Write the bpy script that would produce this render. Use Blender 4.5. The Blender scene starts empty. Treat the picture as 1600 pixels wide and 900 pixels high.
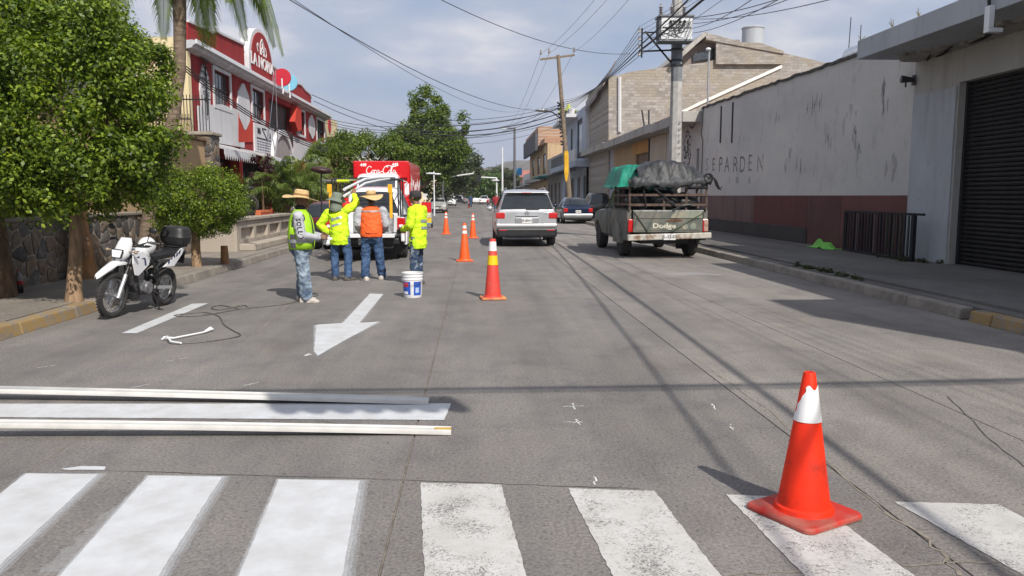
import bpy, bmesh, math, random
import numpy as np
from mathutils import Vector, Matrix
PI = math.pi
RD = random.Random(11)
NR = np.random.default_rng(5)
SC = bpy.context.scene
COL = SC.collection

# ------------------------------------------------------------ camera, light, sky
EYE = 1.55
YAW, PITCH, FPX = math.radians(2.70), math.radians(6.68), 1230.0
cam_data = bpy.data.cameras.new('camera')
cam = bpy.data.objects.new('camera', cam_data); COL.objects.link(cam)
cam.location = (0, 0, EYE)
cam.rotation_euler = (PI/2 - PITCH, 0, -YAW)
cam_data.sensor_width = 36; cam_data.lens = FPX/1600*36
cam_data.clip_start = 0.05; cam_data.clip_end = 6000
SC.camera = cam
SUN_SHIFT = Vector((-0.43, 0.97, -1.0))          # how light travels; shadows fall away from the viewer and to the left
sun_data = bpy.data.lights.new('sun', 'SUN'); sun_data.energy = 4.9; sun_data.angle = math.radians(0.5)
sun_data.color = (1.0, 0.945, 0.87)
sun = bpy.data.objects.new('sun', sun_data); COL.objects.link(sun)
sun.rotation_euler = SUN_SHIFT.to_track_quat('-Z', 'Y').to_euler(); sun.location = (10, -20, 30)
SC.view_settings.view_transform = 'Standard'; SC.view_settings.look = 'None'
SC.view_settings.exposure = 0.06; SC.view_settings.gamma = 1
SC.cycles.max_bounces = 6; SC.cycles.transparent_max_bounces = 10

world = bpy.data.worlds.new('World'); SC.world = world; world.use_nodes = True
wt = world.node_tree; wn = wt.nodes; wl = wt.links; wn.clear()
def wnode(t, **k):
    n = wn.new(t)
    for a, b in k.items(): setattr(n, a, b)
    return n
w_out = wnode('ShaderNodeOutputWorld'); w_bg = wnode('ShaderNodeBackground')
w_sky = wnode('ShaderNodeTexSky', sky_type='NISHITA', sun_disc=False)
w_sky.sun_elevation = math.atan(1/math.hypot(0.43, 0.97)); w_sky.sun_rotation = math.atan2(0.43, -0.97)
w_sky.air_density = 1.0; w_sky.dust_density = 2.5; w_sky.ozone_density = 1.5
w_tc = wnode('ShaderNodeTexCoord'); w_map = wnode('ShaderNodeMapping'); w_map.inputs['Scale'].default_value = (1, 1, 2.6)
w_map.inputs['Location'].default_value = (0.35, 0.1, 0.0)
w_n1 = wnode('ShaderNodeTexNoise'); w_n1.inputs['Scale'].default_value = 2.3; w_n1.inputs['Detail'].default_value = 7; w_n1.inputs['Roughness'].default_value = 0.55
w_r1 = wnode('ShaderNodeValToRGB'); w_r1.color_ramp.elements[0].position = 0.34; w_r1.color_ramp.elements[1].position = 0.60
w_n2 = wnode('ShaderNodeTexNoise'); w_n2.inputs['Scale'].default_value = 4.6; w_n2.inputs['Detail'].default_value = 8; w_n2.inputs['Roughness'].default_value = 0.5
w_r2 = wnode('ShaderNodeValToRGB')
w_r2.color_ramp.elements[0].position = 0.36; w_r2.color_ramp.elements[0].color = (3.9, 4.75, 6.6, 1)
w_r2.color_ramp.elements[1].position = 0.64; w_r2.color_ramp.elements[1].color = (8.3, 8.1, 8.4, 1)
e_ = w_r2.color_ramp.elements.new(0.53); e_.color = (5.3, 5.75, 7.0, 1)
w_mix = wnode('ShaderNodeMixRGB'); w_mf = wnode('ShaderNodeMath', operation='MULTIPLY_ADD'); w_mf.inputs[1].default_value = 0.3; w_mf.inputs[2].default_value = 0.66
wl.new(w_tc.outputs['Generated'], w_map.inputs['Vector'])
wl.new(w_map.outputs[0], w_n1.inputs['Vector']); wl.new(w_map.outputs[0], w_n2.inputs['Vector'])
wl.new(w_n1.outputs['Fac'], w_r1.inputs[0]); wl.new(w_n2.outputs['Fac'], w_r2.inputs[0])
wl.new(w_r1.outputs[0], w_mf.inputs[0]); wl.new(w_mf.outputs[0], w_mix.inputs[0])
wl.new(w_sky.outputs[0], w_mix.inputs[1]); wl.new(w_r2.outputs[0], w_mix.inputs[2])
wl.new(w_mix.outputs[0], w_bg.inputs['Color']); w_bg.inputs['Strength'].default_value = 0.1
wl.new(w_bg.outputs[0], w_out.inputs['Surface'])

# ------------------------------------------------------------ measuring helpers: where a sight line meets a real surface
_f = Vector((math.sin(YAW)*math.cos(PITCH), math.cos(YAW)*math.cos(PITCH), -math.sin(PITCH)))
_r = Vector((math.cos(YAW), -math.sin(YAW), 0)); _u = _r.cross(_f); _o = Vector((0, 0, EYE))
def ray(x, y): return _f*FPX + _r*(x-800) - _u*(y-450)
def G(x, y, z=0.0): d = ray(x, y); return _o + d*((z-EYE)/d.z)
def AX(x, y, X): d = ray(x, y); return _o + d*(X/d.x)
def AY(x, y, Y): d = ray(x, y); return _o + d*(Y/d.y)

# ------------------------------------------------------------ materials
MATS = {}
def mat(name, col, rough=0.6, var=0.12, scale=6.0, bump=0.0, bscale=None, metal=0.0, coat=0.0, col2=None, spec=0.5,
        detail=5, ramp=(0.35, 0.65), emit=None, trans=0.0, glassy=False, coords='Object', stretch=None):
    """col varies towards col2 (or a darker shade) by noise; optional bump; all procedural."""
    if name in MATS: return MATS[name]
    m = bpy.data.materials.new(name); m.use_nodes = True; MATS[name] = m
    nt = m.node_tree; ns = nt.nodes; ln = nt.links
    b = ns['Principled BSDF']
    b.inputs['Roughness'].default_value = rough; b.inputs['Metallic'].default_value = metal
    b.inputs['Coat Weight'].default_value = coat; b.inputs['Coat Roughness'].default_value = 0.08
    b.inputs['Specular IOR Level'].default_value = spec
    tc = ns.new('ShaderNodeTexCoord')
    src = tc.outputs[coords]
    if stretch:
        mp = ns.new('ShaderNodeMapping'); mp.inputs['Scale'].default_value = stretch
        ln.new(src, mp.inputs['Vector']); src = mp.outputs[0]
    if var > 0 or col2:
        n = ns.new('ShaderNodeTexNoise'); n.inputs['Scale'].default_value = scale; n.inputs['Detail'].default_value = detail
        n.inputs['Roughness'].default_value = 0.6
        ln.new(src, n.inputs['Vector'])
        r = ns.new('ShaderNodeValToRGB'); r.color_ramp.elements[0].position = ramp[0]; r.color_ramp.elements[1].position = ramp[1]
        c2 = col2 if col2 else tuple(c*(1-var) for c in col); c1 = col if col2 else tuple(min(1, c*(1+var*0.5)) for c in col)
        r.color_ramp.elements[0].color = (*c2, 1); r.color_ramp.elements[1].color = (*c1, 1)
        ln.new(n.outputs['Fac'], r.inputs[0]); ln.new(r.outputs[0], b.inputs['Base Color'])
        m['ramp'] = r.name
    else: b.inputs['Base Color'].default_value = (*col, 1)
    if bump > 0:
        n2 = ns.new('ShaderNodeTexNoise'); n2.inputs['Scale'].default_value = bscale or scale*4; n2.inputs['Detail'].default_value = 6
        ln.new(src, n2.inputs['Vector'])
        bp = ns.new('ShaderNodeBump'); bp.inputs['Strength'].default_value = bump; bp.inputs['Distance'].default_value = 0.02
        ln.new(n2.outputs['Fac'], bp.inputs['Height']); ln.new(bp.outputs[0], b.inputs['Normal'])
    if emit:
        b.inputs['Emission Color'].default_value = (*emit[0], 1); b.inputs['Emission Strength'].default_value = emit[1]
    if trans: b.inputs['Transmission Weight'].default_value = trans
    return m

# ------------------------------------------------------------ mesh building
def set_smooth(me, ang=35):
    me.polygons.foreach_set('use_smooth', [True]*len(me.polygons))
    try: me.set_sharp_from_angle(angle=math.radians(ang))
    except Exception: pass

def root_matrix(o):
    while o.parent is not None: o = o.parent
    return Matrix.LocRotScale(o.location, o.rotation_euler.to_quaternion(), None)

class MB:
    def __init__(s): s.v = []; s.f = []
    def add(s, vs, fs):
        k = len(s.v); s.v += [tuple(p) for p in vs]; s.f += [tuple(i+k for i in f) for f in fs]; return s
    def box(s, x0, x1, y0, y1, z0, z1):
        v = [(x, y, z) for z in (z0, z1) for y in (y0, y1) for x in (x0, x1)]
        return s.add(v, [(0, 2, 3, 1), (4, 5, 7, 6), (0, 1, 5, 4), (2, 6, 7, 3), (0, 4, 6, 2), (1, 3, 7, 5)])
    def obox(s, c, size, rot=None):
        c = Vector(c); hx, hy, hz = (a/2 for a in size)
        m = rot if rot is not None else Matrix.Identity(3)
        v = [c + m @ Vector((x*hx, y*hy, z*hz)) for z in (-1, 1) for y in (-1, 1) for x in (-1, 1)]
        return s.add(v, [(0, 2, 3, 1), (4, 5, 7, 6), (0, 1, 5, 4), (2, 6, 7, 3), (0, 4, 6, 2), (1, 3, 7, 5)])
    def bar(s, a, b, w, h=None, up=(0, 0, 1)):
        a = Vector(a); b = Vector(b); h = h or w; d = (b-a); L = d.length
        if L < 1e-6: return s
        d.normalize(); x = d.cross(Vector(up))
        if x.length < 1e-3: x = d.cross(Vector((1, 0, 0)))
        x.normalize(); z = x.cross(d)
        return s.obox((a+b)/2, (w, L, h), Matrix((x, d, z)).transposed())
    def tube(s, pts, r, n=8, cap=True):
        pts = [Vector(p) for p in pts]; rr = r if isinstance(r, (list, tuple)) else [r]*len(pts)
        rings = []; prev = None
        for i, p in enumerate(pts):
            d = (pts[min(i+1, len(pts)-1)] - pts[max(i-1, 0)])
            if d.length < 1e-9: d = Vector((0, 0, 1))
            d.normalize()
            if prev is None:
                x = d.cross(Vector((0, 0, 1)));
                if x.length < 1e-3: x = d.cross(Vector((1, 0, 0)))
            else:
                x = prev - d*prev.dot(d)
                if x.length < 1e-4: x = d.cross(Vector((1, 0, 0)))
            x.normalize(); prev = x; y = d.cross(x)
            rings.append([p + (x*math.cos(2*PI*k/n) + y*math.sin(2*PI*k/n))*rr[i] for k in range(n)])
        return s.loft(rings, cap)
    def loft(s, rings, cap=True, closed=True):
        n = len(rings[0]); vs = [p for r in rings for p in r]; fs = []
        for i in range(len(rings)-1):
            for k in range(n if closed else n-1):
                a = i*n+k; b = i*n+(k+1) % n
                fs.append((a, b, b+n, a+n))
        if cap and closed:
            fs.append(tuple(reversed(range(n)))); m = (len(rings)-1)*n; fs.append(tuple(range(m, m+n)))
        return s.add(vs, fs)
    def lathe(s, prof, n=20, c=(0, 0, 0), axis='z', wob=None):
        rings = []
        for r, z in prof:
            ring = []
            for k in range(n):
                a = 2*PI*k/n; rr = r*(wob(a, r, z) if wob else 1)
                x, y = rr*math.cos(a), rr*math.sin(a)
                p = {'z': (x, y, z), 'x': (z, x, y), 'y': (y, z, x)}[axis]
                ring.append((p[0]+c[0], p[1]+c[1], p[2]+c[2]))
            rings.append(ring)
        return s.loft(rings)
    def prism(s, pts, off):
        off = Vector(off); p = [Vector(q) for q in pts]; n = len(p)
        vs = p + [q+off for q in p]
        fs = [tuple(reversed(range(n))), tuple(range(n, 2*n))] + [(i, (i+1) % n, n+(i+1) % n, n+i) for i in range(n)]
        return s.add(vs, fs)
    def quad(s, *p): return s.add(p, [tuple(range(len(p)))])
    def ell(s, c, r, n=14, m=9, rot=None):
        vs = []; c = Vector(c)
        for i in range(m+1):
            t = PI*i/m
            for k in range(n):
                a = 2*PI*k/n; q = Vector((r[0]*math.sin(t)*math.cos(a), r[1]*math.sin(t)*math.sin(a), r[2]*math.cos(t)))
                if rot is not None: q = rot @ q
                vs.append(c+q)
        fs = [(i*n+k, (i+1)*n+k, (i+1)*n+(k+1) % n, i*n+(k+1) % n) for i in range(m) for k in range(n)]
        return s.add(vs, fs)
    def torus(s, c, R, r, axis='x', n=28, m=10, flat=1.0):
        vs = []
        for i in range(n):
            a = 2*PI*i/n
            for k in range(m):
                b = 2*PI*k/m; q = R + r*math.cos(b); h = r*flat*math.sin(b)
                p = {'x': (h, q*math.cos(a), q*math.sin(a)), 'y': (q*math.cos(a), h, q*math.sin(a)), 'z': (q*math.cos(a), q*math.sin(a), h)}[axis]
                vs.append((p[0]+c[0], p[1]+c[1], p[2]+c[2]))
        fs = [(i*m+k, ((i+1) % n)*m+k, ((i+1) % n)*m+(k+1) % m, i*m+(k+1) % m) for i in range(n) for k in range(m)]
        return s.add(vs, fs)
    def build(s, name, m, parent=None, world=False, smooth=None, bevel=0.0, label=None, kind=None, fix=True):
        me = bpy.data.meshes.new(name)
        vs = s.v
        if world and parent is not None:
            inv = root_matrix(parent).inverted(); vs = [inv @ Vector(p) for p in vs]
        me.from_pydata([tuple(p) for p in vs], [], s.f); me.validate()
        if fix:
            bm = bmesh.new(); bm.from_mesh(me); bmesh.ops.remove_doubles(bm, verts=bm.verts, dist=1e-5)
            bmesh.ops.recalc_face_normals(bm, faces=bm.faces); bm.to_mesh(me); bm.free()
        if m: me.materials.append(m)
        if smooth: set_smooth(me, smooth)
        o = bpy.data.objects.new(name, me); COL.objects.link(o)
        if parent is not None: o.parent = parent
        if bevel:
            b = o.modifiers.new('bevel', 'BEVEL'); b.width = bevel; b.segments = 2; b.limit_method = 'ANGLE'; b.angle_limit = math.radians(40)
        if label: o['label'] = label
        if kind: o['kind'] = kind
        return o

def thing(name, label, cat, loc=(0, 0, 0), rotz=0.0, group=None, rot=None):
    o = bpy.data.objects.new(name, None); COL.objects.link(o); o.empty_display_size = 0.2
    o.location = loc; o.rotation_euler = rot if rot else (0, 0, rotz)
    o['label'] = label; o['category'] = cat
    if group: o['group'] = group
    return o
def tag(o, label, cat, group=None, kind=None):
    o['label'] = label; o['category'] = cat
    if group: o['group'] = group
    if kind: o['kind'] = kind
    return o
def struct(o): o['kind'] = 'structure'; return o
def dup(root, loc, rotz, label=None):
    def cp(o, par):
        c = o.copy(); COL.objects.link(c); c.parent = par
        for ch in list(o.children): cp(ch, c)
        return c
    r = cp(root, None); r.location = loc; r.rotation_euler = (0, 0, rotz)
    if label: r['label'] = label
    return r
def np_mesh(name, verts, quads, m, parent=None):
    me = bpy.data.meshes.new(name); nv = len(verts); nf = len(quads); k = quads.shape[1]
    me.vertices.add(nv); me.vertices.foreach_set('co', np.ascontiguousarray(verts, dtype=np.float32).ravel())
    me.loops.add(nf*k); me.loops.foreach_set('vertex_index', np.ascontiguousarray(quads, dtype=np.int32).ravel())
    me.polygons.add(nf); me.polygons.foreach_set('loop_start', np.arange(0, nf*k, k, dtype=np.int32))
    try: me.polygons.foreach_set('loop_total', np.full(nf, k, dtype=np.int32))
    except Exception: pass
    me.update(calc_edges=True); me.validate()
    if m: me.materials.append(m)
    o = bpy.data.objects.new(name, me); COL.objects.link(o)
    if parent is not None: o.parent = parent
    return o
def text_mb(body, size, shear=0.0, depth=0.004, bold=0.0, align='CENTER'):
    """flat lettering as a mesh: returns MB in the XZ plane (x right, z up), facing -Y"""
    cu = bpy.data.curves.new('lettering', 'FONT'); cu.body = body; cu.size = size; cu.shear = shear; cu.extrude = depth
    cu.offset = bold; cu.align_x = align; cu.align_y = 'CENTER'; cu.resolution_u = 3
    o = bpy.data.objects.new('lettering', cu); COL.objects.link(o)
    dg = bpy.context.evaluated_depsgraph_get(); me = bpy.data.meshes.new_from_object(o.evaluated_get(dg))
    b = MB(); b.v = [(v.co.x, -v.co.z, v.co.y) for v in me.vertices]; b.f = [tuple(p.vertices) for p in me.polygons]
    bpy.data.objects.remove(o); bpy.data.curves.remove(cu); bpy.data.meshes.remove(me)
    return b
def xf(mb, M):
    mb.v = [tuple(M @ Vector(p)) for p in mb.v]; return mb
def catenary(a, b, sag, n=14):
    a = Vector(a); b = Vector(b)
    return [a.lerp(b, i/n) - Vector((0, 0, sag*4*(i/n)*(1-i/n))) for i in range(n+1)]
def clip_poly(poly, nx, ny, d):
    out = []
    for i in range(len(poly)):
        p = poly[i]; q = poly[(i+1) % len(poly)]
        a = p[0]*nx+p[1]*ny-d; b = q[0]*nx+q[1]*ny-d
        if a <= 0: out.append(p)
        if (a < 0) != (b < 0) and abs(a-b) > 1e-12:
            t = a/(a-b); out.append((p[0]+(q[0]-p[0])*t, p[1]+(q[1]-p[1])*t))
    return out
def holed_wall(name, u0, u1, v0, v1, holes, t, fn, m, parent, world=True, back=True):
    """wall sheet with real openings: fn(u, v, w) -> point; w=0 front, w=t back"""
    us = sorted({u0, u1, *[h[0] for h in holes], *[h[1] for h in holes]}); vs = sorted({v0, v1, *[h[2] for h in holes], *[h[3] for h in holes]})
    us = [u for u in us if u0 <= u <= u1]; vs = [v for v in vs if v0 <= v <= v1]
    def solid(i, j):
        if i < 0 or j < 0 or i >= len(us)-1 or j >= len(vs)-1: return False
        cu = (us[i]+us[i+1])/2; cv = (vs[j]+vs[j+1])/2
        return not any(h[0] < cu < h[1] and h[2] < cv < h[3] for h in holes)
    b = MB()
    for i in range(len(us)-1):
        for j in range(len(vs)-1):
            if not solid(i, j): continue
            a, c, d, e = us[i], us[i+1], vs[j], vs[j+1]
            b.quad(fn(a, d, 0), fn(c, d, 0), fn(c, e, 0), fn(a, e, 0))
            if back: b.quad(fn(a, d, t), fn(c, d, t), fn(c, e, t), fn(a, e, t))
            if not solid(i-1, j): b.quad(fn(a, d, 0), fn(a, d, t), fn(a, e, t), fn(a, e, 0))
            if not solid(i+1, j): b.quad(fn(c, d, 0), fn(c, d, t), fn(c, e, t), fn(c, e, 0))
            if not solid(i, j-1): b.quad(fn(a, d, 0), fn(c, d, 0), fn(c, d, t), fn(a, d, t))
            if not solid(i, j+1): b.quad(fn(a, e, 0), fn(c, e, 0), fn(c, e, t), fn(a, e, t))
    return b.build(name, m, parent, world=world)
# ------------------------------------------------------------ materials of the place
def node_mat(name):
    m = bpy.data.materials.new(name); m.use_nodes = True; MATS[name] = m
    return m, m.node_tree.nodes, m.node_tree.links, m.node_tree.nodes['Principled BSDF']
def noise(ns, ln, src, scale, detail=5, rough=0.6, dist=0.0):
    n = ns.new('ShaderNodeTexNoise'); n.inputs['Scale'].default_value = scale; n.inputs['Detail'].default_value = detail
    n.inputs['Roughness'].default_value = rough; n.inputs['Distortion'].default_value = dist
    ln.new(src, n.inputs['Vector']); return n.outputs['Fac']
def ramp(ns, ln, src, stops):
    r = ns.new('ShaderNodeValToRGB'); els = r.color_ramp.elements
    while len(els) < len(stops): els.new(0.5)
    for e, (p, c) in zip(els, stops): e.position = p; e.color = (*c, 1) if len(c) == 3 else c
    ln.new(src, r.inputs[0]); return r.outputs[0]
def mix(ns, ln, fac, a, b, mode='MIX'):
    n = ns.new('ShaderNodeMixRGB'); n.blend_type = mode
    if isinstance(fac, (int, float)): n.inputs[0].default_value = fac
    else: ln.new(fac, n.inputs[0])
    for i, q in ((1, a), (2, b)):
        if isinstance(q, tuple): n.inputs[i].default_value = (*q, 1) if len(q) == 3 else q
        else: ln.new(q, n.inputs[i])
    return n.outputs[0]
def mapping(ns, ln, src, scale=(1, 1, 1), rot=(0, 0, 0)):
    n = ns.new('ShaderNodeMapping'); n.inputs['Scale'].default_value = scale; n.inputs['Rotation'].default_value = rot
    ln.new(src, n.inputs['Vector']); return n.outputs[0]

def make_road_mat(name, dark, light, warm):
    m, ns, ln, b = node_mat(name)
    tc = ns.new('ShaderNodeNewGeometry').outputs['Position']
    big = noise(ns, ln, mapping(ns, ln, tc, (0.9, 0.25, 1)), 1.0, 4, 0.55)
    col = ramp(ns, ln, big, [(0.3, dark), (0.7, light)])
    streak = noise(ns, ln, mapping(ns, ln, tc, (3.0, 0.12, 1)), 1.0, 5, 0.6)
    col = mix(ns, ln, 0.5, col, ramp(ns, ln, streak, [(0.35, (0.78, 0.78, 0.8)), (0.65, (1.12, 1.1, 1.06))]), 'MULTIPLY')
    blot = noise(ns, ln, tc, 1.7, 8, 0.68, 0.4)
    col = mix(ns, ln, 0.75, col, ramp(ns, ln, blot, [(0.36, (0.8, 0.79, 0.8)), (0.5, (1, 1, 1)), (0.66, (1.13, 1.1, 1.05))]), 'MULTIPLY')
    oil = noise(ns, ln, mapping(ns, ln, tc, (0.9, 0.5, 1)), 0.9, 3, 0.5)
    col = mix(ns, ln, ramp(ns, ln, oil, [(0.62, (0, 0, 0)), (0.75, (0.55, 0.55, 0.55))]), col, warm)
    fine = noise(ns, ln, tc, 55, 4, 0.75)
    col = mix(ns, ln, 0.85, col, ramp(ns, ln, fine, [(0.33, (0.5, 0.5, 0.5)), (0.5, (1, 1, 1)), (0.68, (1.45, 1.42, 1.38))]), 'MULTIPLY')
    v = ns.new('ShaderNodeTexVoronoi'); v.inputs['Scale'].default_value = 20; ln.new(tc, v.inputs['Vector'])
    peb = ramp(ns, ln, v.outputs['Distance'], [(0.1, (1, 1, 1)), (0.22, (0, 0, 0))])
    msk = noise(ns, ln, tc, 3.0, 3, 0.6)
    pm = mix(ns, ln, 1.0, peb, ramp(ns, ln, msk, [(0.40, (0, 0, 0)), (0.55, (0.75, 0.75, 0.75))]), 'MULTIPLY')
    col = mix(ns, ln, pm, col, (dark[0]*0.5, dark[1]*0.5, dark[2]*0.5))
    spk = noise(ns, ln, tc, 130, 2, 0.6)
    col = mix(ns, ln, ramp(ns, ln, spk, [(0.66, (0, 0, 0)), (0.73, (0.65, 0.65, 0.65))]), col, (0.42, 0.4, 0.37))
    ln.new(col, b.inputs['Base Color']); b.inputs['Roughness'].default_value = 0.82; b.inputs['Specular IOR Level'].default_value = 0.3
    bp = ns.new('ShaderNodeBump'); bp.inputs['Strength'].default_value = 0.55; bp.inputs['Distance'].default_value = 0.006
    hgt = mix(ns, ln, 0.5, ramp(ns, ln, fine, [(0.3, (0, 0, 0)), (0.7, (1, 1, 1))]), ramp(ns, ln, spk, [(0.3, (0, 0, 0)), (0.7, (1, 1, 1))]))
    ln.new(hgt, bp.inputs['Height']); ln.new(bp.outputs[0], b.inputs['Normal'])
    return m
M_ROAD = make_road_mat('worn_grey_pavement', (0.150, 0.141, 0.134), (0.226, 0.212, 0.2), (0.135, 0.112, 0.096))
M_ROAD_R = make_road_mat('pale_concrete_pavement', (0.170, 0.158, 0.147), (0.262, 0.244, 0.224), (0.165, 0.138, 0.11))

def paint_mat(name, col, wear, wscale=9, soft=0.07, peak=1.0, dirt=0.15):
    """thin road paint, worn through to the pavement where the noise mask says so"""
    m, ns, ln, b = node_mat(name)
    tc = ns.new('ShaderNodeNewGeometry').outputs['Position']
    n1 = noise(ns, ln, tc, wscale*2.2, 9, 0.78, 1.2); n2 = noise(ns, ln, tc, wscale*0.18, 3, 0.5)
    both = mix(ns, ln, 0.28, n1, n2)
    c = mix(ns, ln, ramp(ns, ln, noise(ns, ln, tc, 5, 6, 0.65), [(0.35, (dirt, dirt, dirt)), (0.65, (0, 0, 0))]), col, (0.33, 0.31, 0.28))
    ln.new(c, b.inputs['Base Color']); b.inputs['Roughness'].default_value = 0.6
    if wear > 0:
        mask = ramp(ns, ln, both, [(max(0, wear-soft*.7), (0, 0, 0)), (wear+soft*.3, (peak, peak, peak))])
        tr = ns.new('ShaderNodeBsdfTransparent'); mx = ns.new('ShaderNodeMixShader')
        ln.new(mask, mx.inputs[0]); ln.new(tr.outputs[0], mx.inputs[1]); ln.new(b.outputs[0], mx.inputs[2])
        ln.new(mx.outputs[0], ns['Material Output'].inputs['Surface'])
    return m
M_PAINT_NEW = paint_mat('fresh_white_road_paint', (0.56, 0.575, 0.59), 0.355, 18, dirt=0.42)
M_PAINT_OLD = paint_mat('worn_white_road_paint', (0.54, 0.53, 0.505), 0.455, 26, soft=0.1, dirt=0.4)
M_PAINT_MIST = paint_mat('thin_white_overspray', (0.55, 0.55, 0.55), 0.5, 30, dirt=0.2, soft=0.32, peak=0.4)
MISTS = [paint_mat('overspray_%s' % n, (0.58, 0.59, 0.6), 0.46, 40, soft=0.3, peak=p, dirt=0.1) for n, p in (('dense', .55), ('medium', .38), ('faint', .22))]
M_PAINT_MARK = paint_mat('chalk_white_mark', (0.72, 0.72, 0.7), 0.44, 14, dirt=0.2)
M_DUST = mat('sandy_joint_fill', (0.24, 0.21, 0.17), 0.95, 0.35, 14, coords='Object')
M_DARKJOINT = mat('dark_joint', (0.07, 0.065, 0.06), 0.95, 0.3, 9)
M_SIDEWALK = make_road_mat('sidewalk_concrete', (0.2, 0.18, 0.155), (0.3, 0.27, 0.235), (0.17, 0.15, 0.13))
M_SIDEWALK_R = make_road_mat('sidewalk_concrete_grey', (0.105, 0.1, 0.095), (0.165, 0.158, 0.15), (0.08, 0.075, 0.07))
def kerb_mat(name, yellow):
    m, ns, ln, b = node_mat(name)
    tc = ns.new('ShaderNodeNewGeometry').outputs['Position']
    base = ramp(ns, ln, noise(ns, ln, tc, 3, 6, 0.65), [(0.3, (0.16, 0.14, 0.12)), (0.7, (0.29, 0.26, 0.22))])
    if yellow:
        k = ramp(ns, ln, noise(ns, ln, tc, 6, 7, 0.7), [(0.44, (0, 0, 0)), (0.56, (0.85, 0.85, 0.85))])
        base = mix(ns, ln, k, base, (0.30, 0.19, 0.06))
    ln.new(base, b.inputs['Base Color']); b.inputs['Roughness'].default_value = 0.85
    bp = ns.new('ShaderNodeBump'); bp.inputs['Strength'].default_value = 0.6; bp.inputs['Distance'].default_value = 0.01
    ln.new(noise(ns, ln, tc, 22, 6, 0.7), bp.inputs['Height']); ln.new(bp.outputs[0], b.inputs['Normal'])
    return m
M_KERB = kerb_mat('kerb_concrete', False); M_KERB_Y = kerb_mat('kerb_worn_yellow_paint', True)
def plaster_mat(name, col, stain, amount=0.5, vert=True, scale=1.0, peel=None, bump=0.35):
    m, ns, ln, b = node_mat(name)
    tc = ns.new('ShaderNodeNewGeometry').outputs['Position']
    base = ramp(ns, ln, noise(ns, ln, tc, 0.7*scale, 5, 0.6), [(0.3, tuple(c*0.86 for c in col)), (0.7, tuple(min(1, c*1.06) for c in col))])
    if vert:
        dr = noise(ns, ln, mapping(ns, ln, tc, (2.2*scale, 2.2*scale, 0.35*scale)), 1.0, 8, 0.68)
        base = mix(ns, ln, ramp(ns, ln, dr, [(0.50, (0, 0, 0)), (0.68, (amount, amount, amount))]), base, stain)
    sp = noise(ns, ln, mapping(ns, ln, tc, (1.6, 1.6, 0.8)), 2.4*scale, 9, 0.75, 0.5)
    base = mix(ns, ln, ramp(ns, ln, sp, [(0.60, (0, 0, 0)), (0.68, (amount*0.9,)*3)]), base, tuple(c*0.6 for c in stain))
    if peel:
        pp = noise(ns, ln, tc, 1.9*scale, 8, 0.7, 0.6)
        base = mix(ns, ln, ramp(ns, ln, pp, [(0.57, (0, 0, 0)), (0.6, (0.8, 0.8, 0.8))]), base, peel)
    fine = noise(ns, ln, tc, 30, 6, 0.7)
    base = mix(ns, ln, 0.35, base, ramp(ns, ln, fine, [(0.3, (0.75, 0.75, 0.75)), (0.7, (1.15, 1.15, 1.15))]), 'MULTIPLY')
    ln.new(base, b.inputs['Base Color']); b.inputs['Roughness'].default_value = 0.9; b.inputs['Specular IOR Level'].default_value = 0.2
    bp = ns.new('ShaderNodeBump'); bp.inputs['Strength'].default_value = bump; bp.inputs['Distance'].default_value = 0.02
    ln.new(noise(ns, ln, tc, 9, 7, 0.7), bp.inputs['Height']); ln.new(bp.outputs[0], b.inputs['Normal'])
    return m
def brick_mat(name, c1, c2, mortar, sx=1.0, bw=0.28, bh=0.09, plane='xz', smear=0.4, smear_col=(0.4, 0.37, 0.32)):
    m, ns, ln, b = node_mat(name)
    g = ns.new('ShaderNodeNewGeometry').outputs['Position']
    sep = ns.new('ShaderNodeSeparateXYZ'); ln.new(g, sep.inputs[0]); cb = ns.new('ShaderNodeCombineXYZ')
    ln.new(sep.outputs['X' if plane == 'xz' else 'Y'], cb.inputs[0]); ln.new(sep.outputs['Z'], cb.inputs[1])
    br = ns.new('ShaderNodeTexBrick'); br.inputs['Scale'].default_value = 1.0; br.inputs['Brick Width'].default_value = bw; br.inputs['Row Height'].default_value = bh
    br.inputs['Mortar Size'].default_value = 0.012; br.inputs['Color1'].default_value = (*c1, 1); br.inputs['Color2'].default_value = (*c2, 1); br.inputs['Mortar'].default_value = (*mortar, 1)
    ln.new(cb.outputs[0], br.inputs['Vector'])
    k = ramp(ns, ln, noise(ns, ln, g, 0.55, 6, 0.62), [(0.42, (0, 0, 0)), (0.6, (smear,)*3)])
    col = mix(ns, ln, k, br.outputs['Color'], smear_col)
    col = mix(ns, ln, 0.6, col, ramp(ns, ln, noise(ns, ln, g, 6, 6, 0.7), [(0.3, (0.72, 0.72, 0.72)), (0.7, (1.2, 1.2, 1.2))]), 'MULTIPLY')
    ln.new(col, b.inputs['Base Color']); b.inputs['Roughness'].default_value = 0.92
    bp = ns.new('ShaderNodeBump'); bp.inputs['Strength'].default_value = 0.7; bp.inputs['Distance'].default_value = 0.02; bp.invert = True
    ln.new(br.outputs['Fac'], bp.inputs['Height']); ln.new(bp.outputs[0], b.inputs['Normal'])
    return m
M_GLASS = mat('dark_window_glass', (0.02, 0.024, 0.028), 0.06, 0.2, 2, spec=0.7)
M_GLASS_S = mat('grey_sky_glass', (0.05, 0.06, 0.07), 0.08, 0.3, 2, spec=0.9)
M_BLACK = mat('black_plastic', (0.018, 0.018, 0.02), 0.45, 0.3, 9)
M_RUBBER = mat('dusty_tyre_rubber', (0.032, 0.03, 0.029), 0.85, 0.3, 14)
M_STEEL = mat('bare_steel', (0.45, 0.45, 0.46), 0.35, 0.2, 10, metal=0.9)
M_IRON = mat('dark_painted_iron', (0.02, 0.02, 0.022), 0.5, 0.3, 9)
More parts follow.
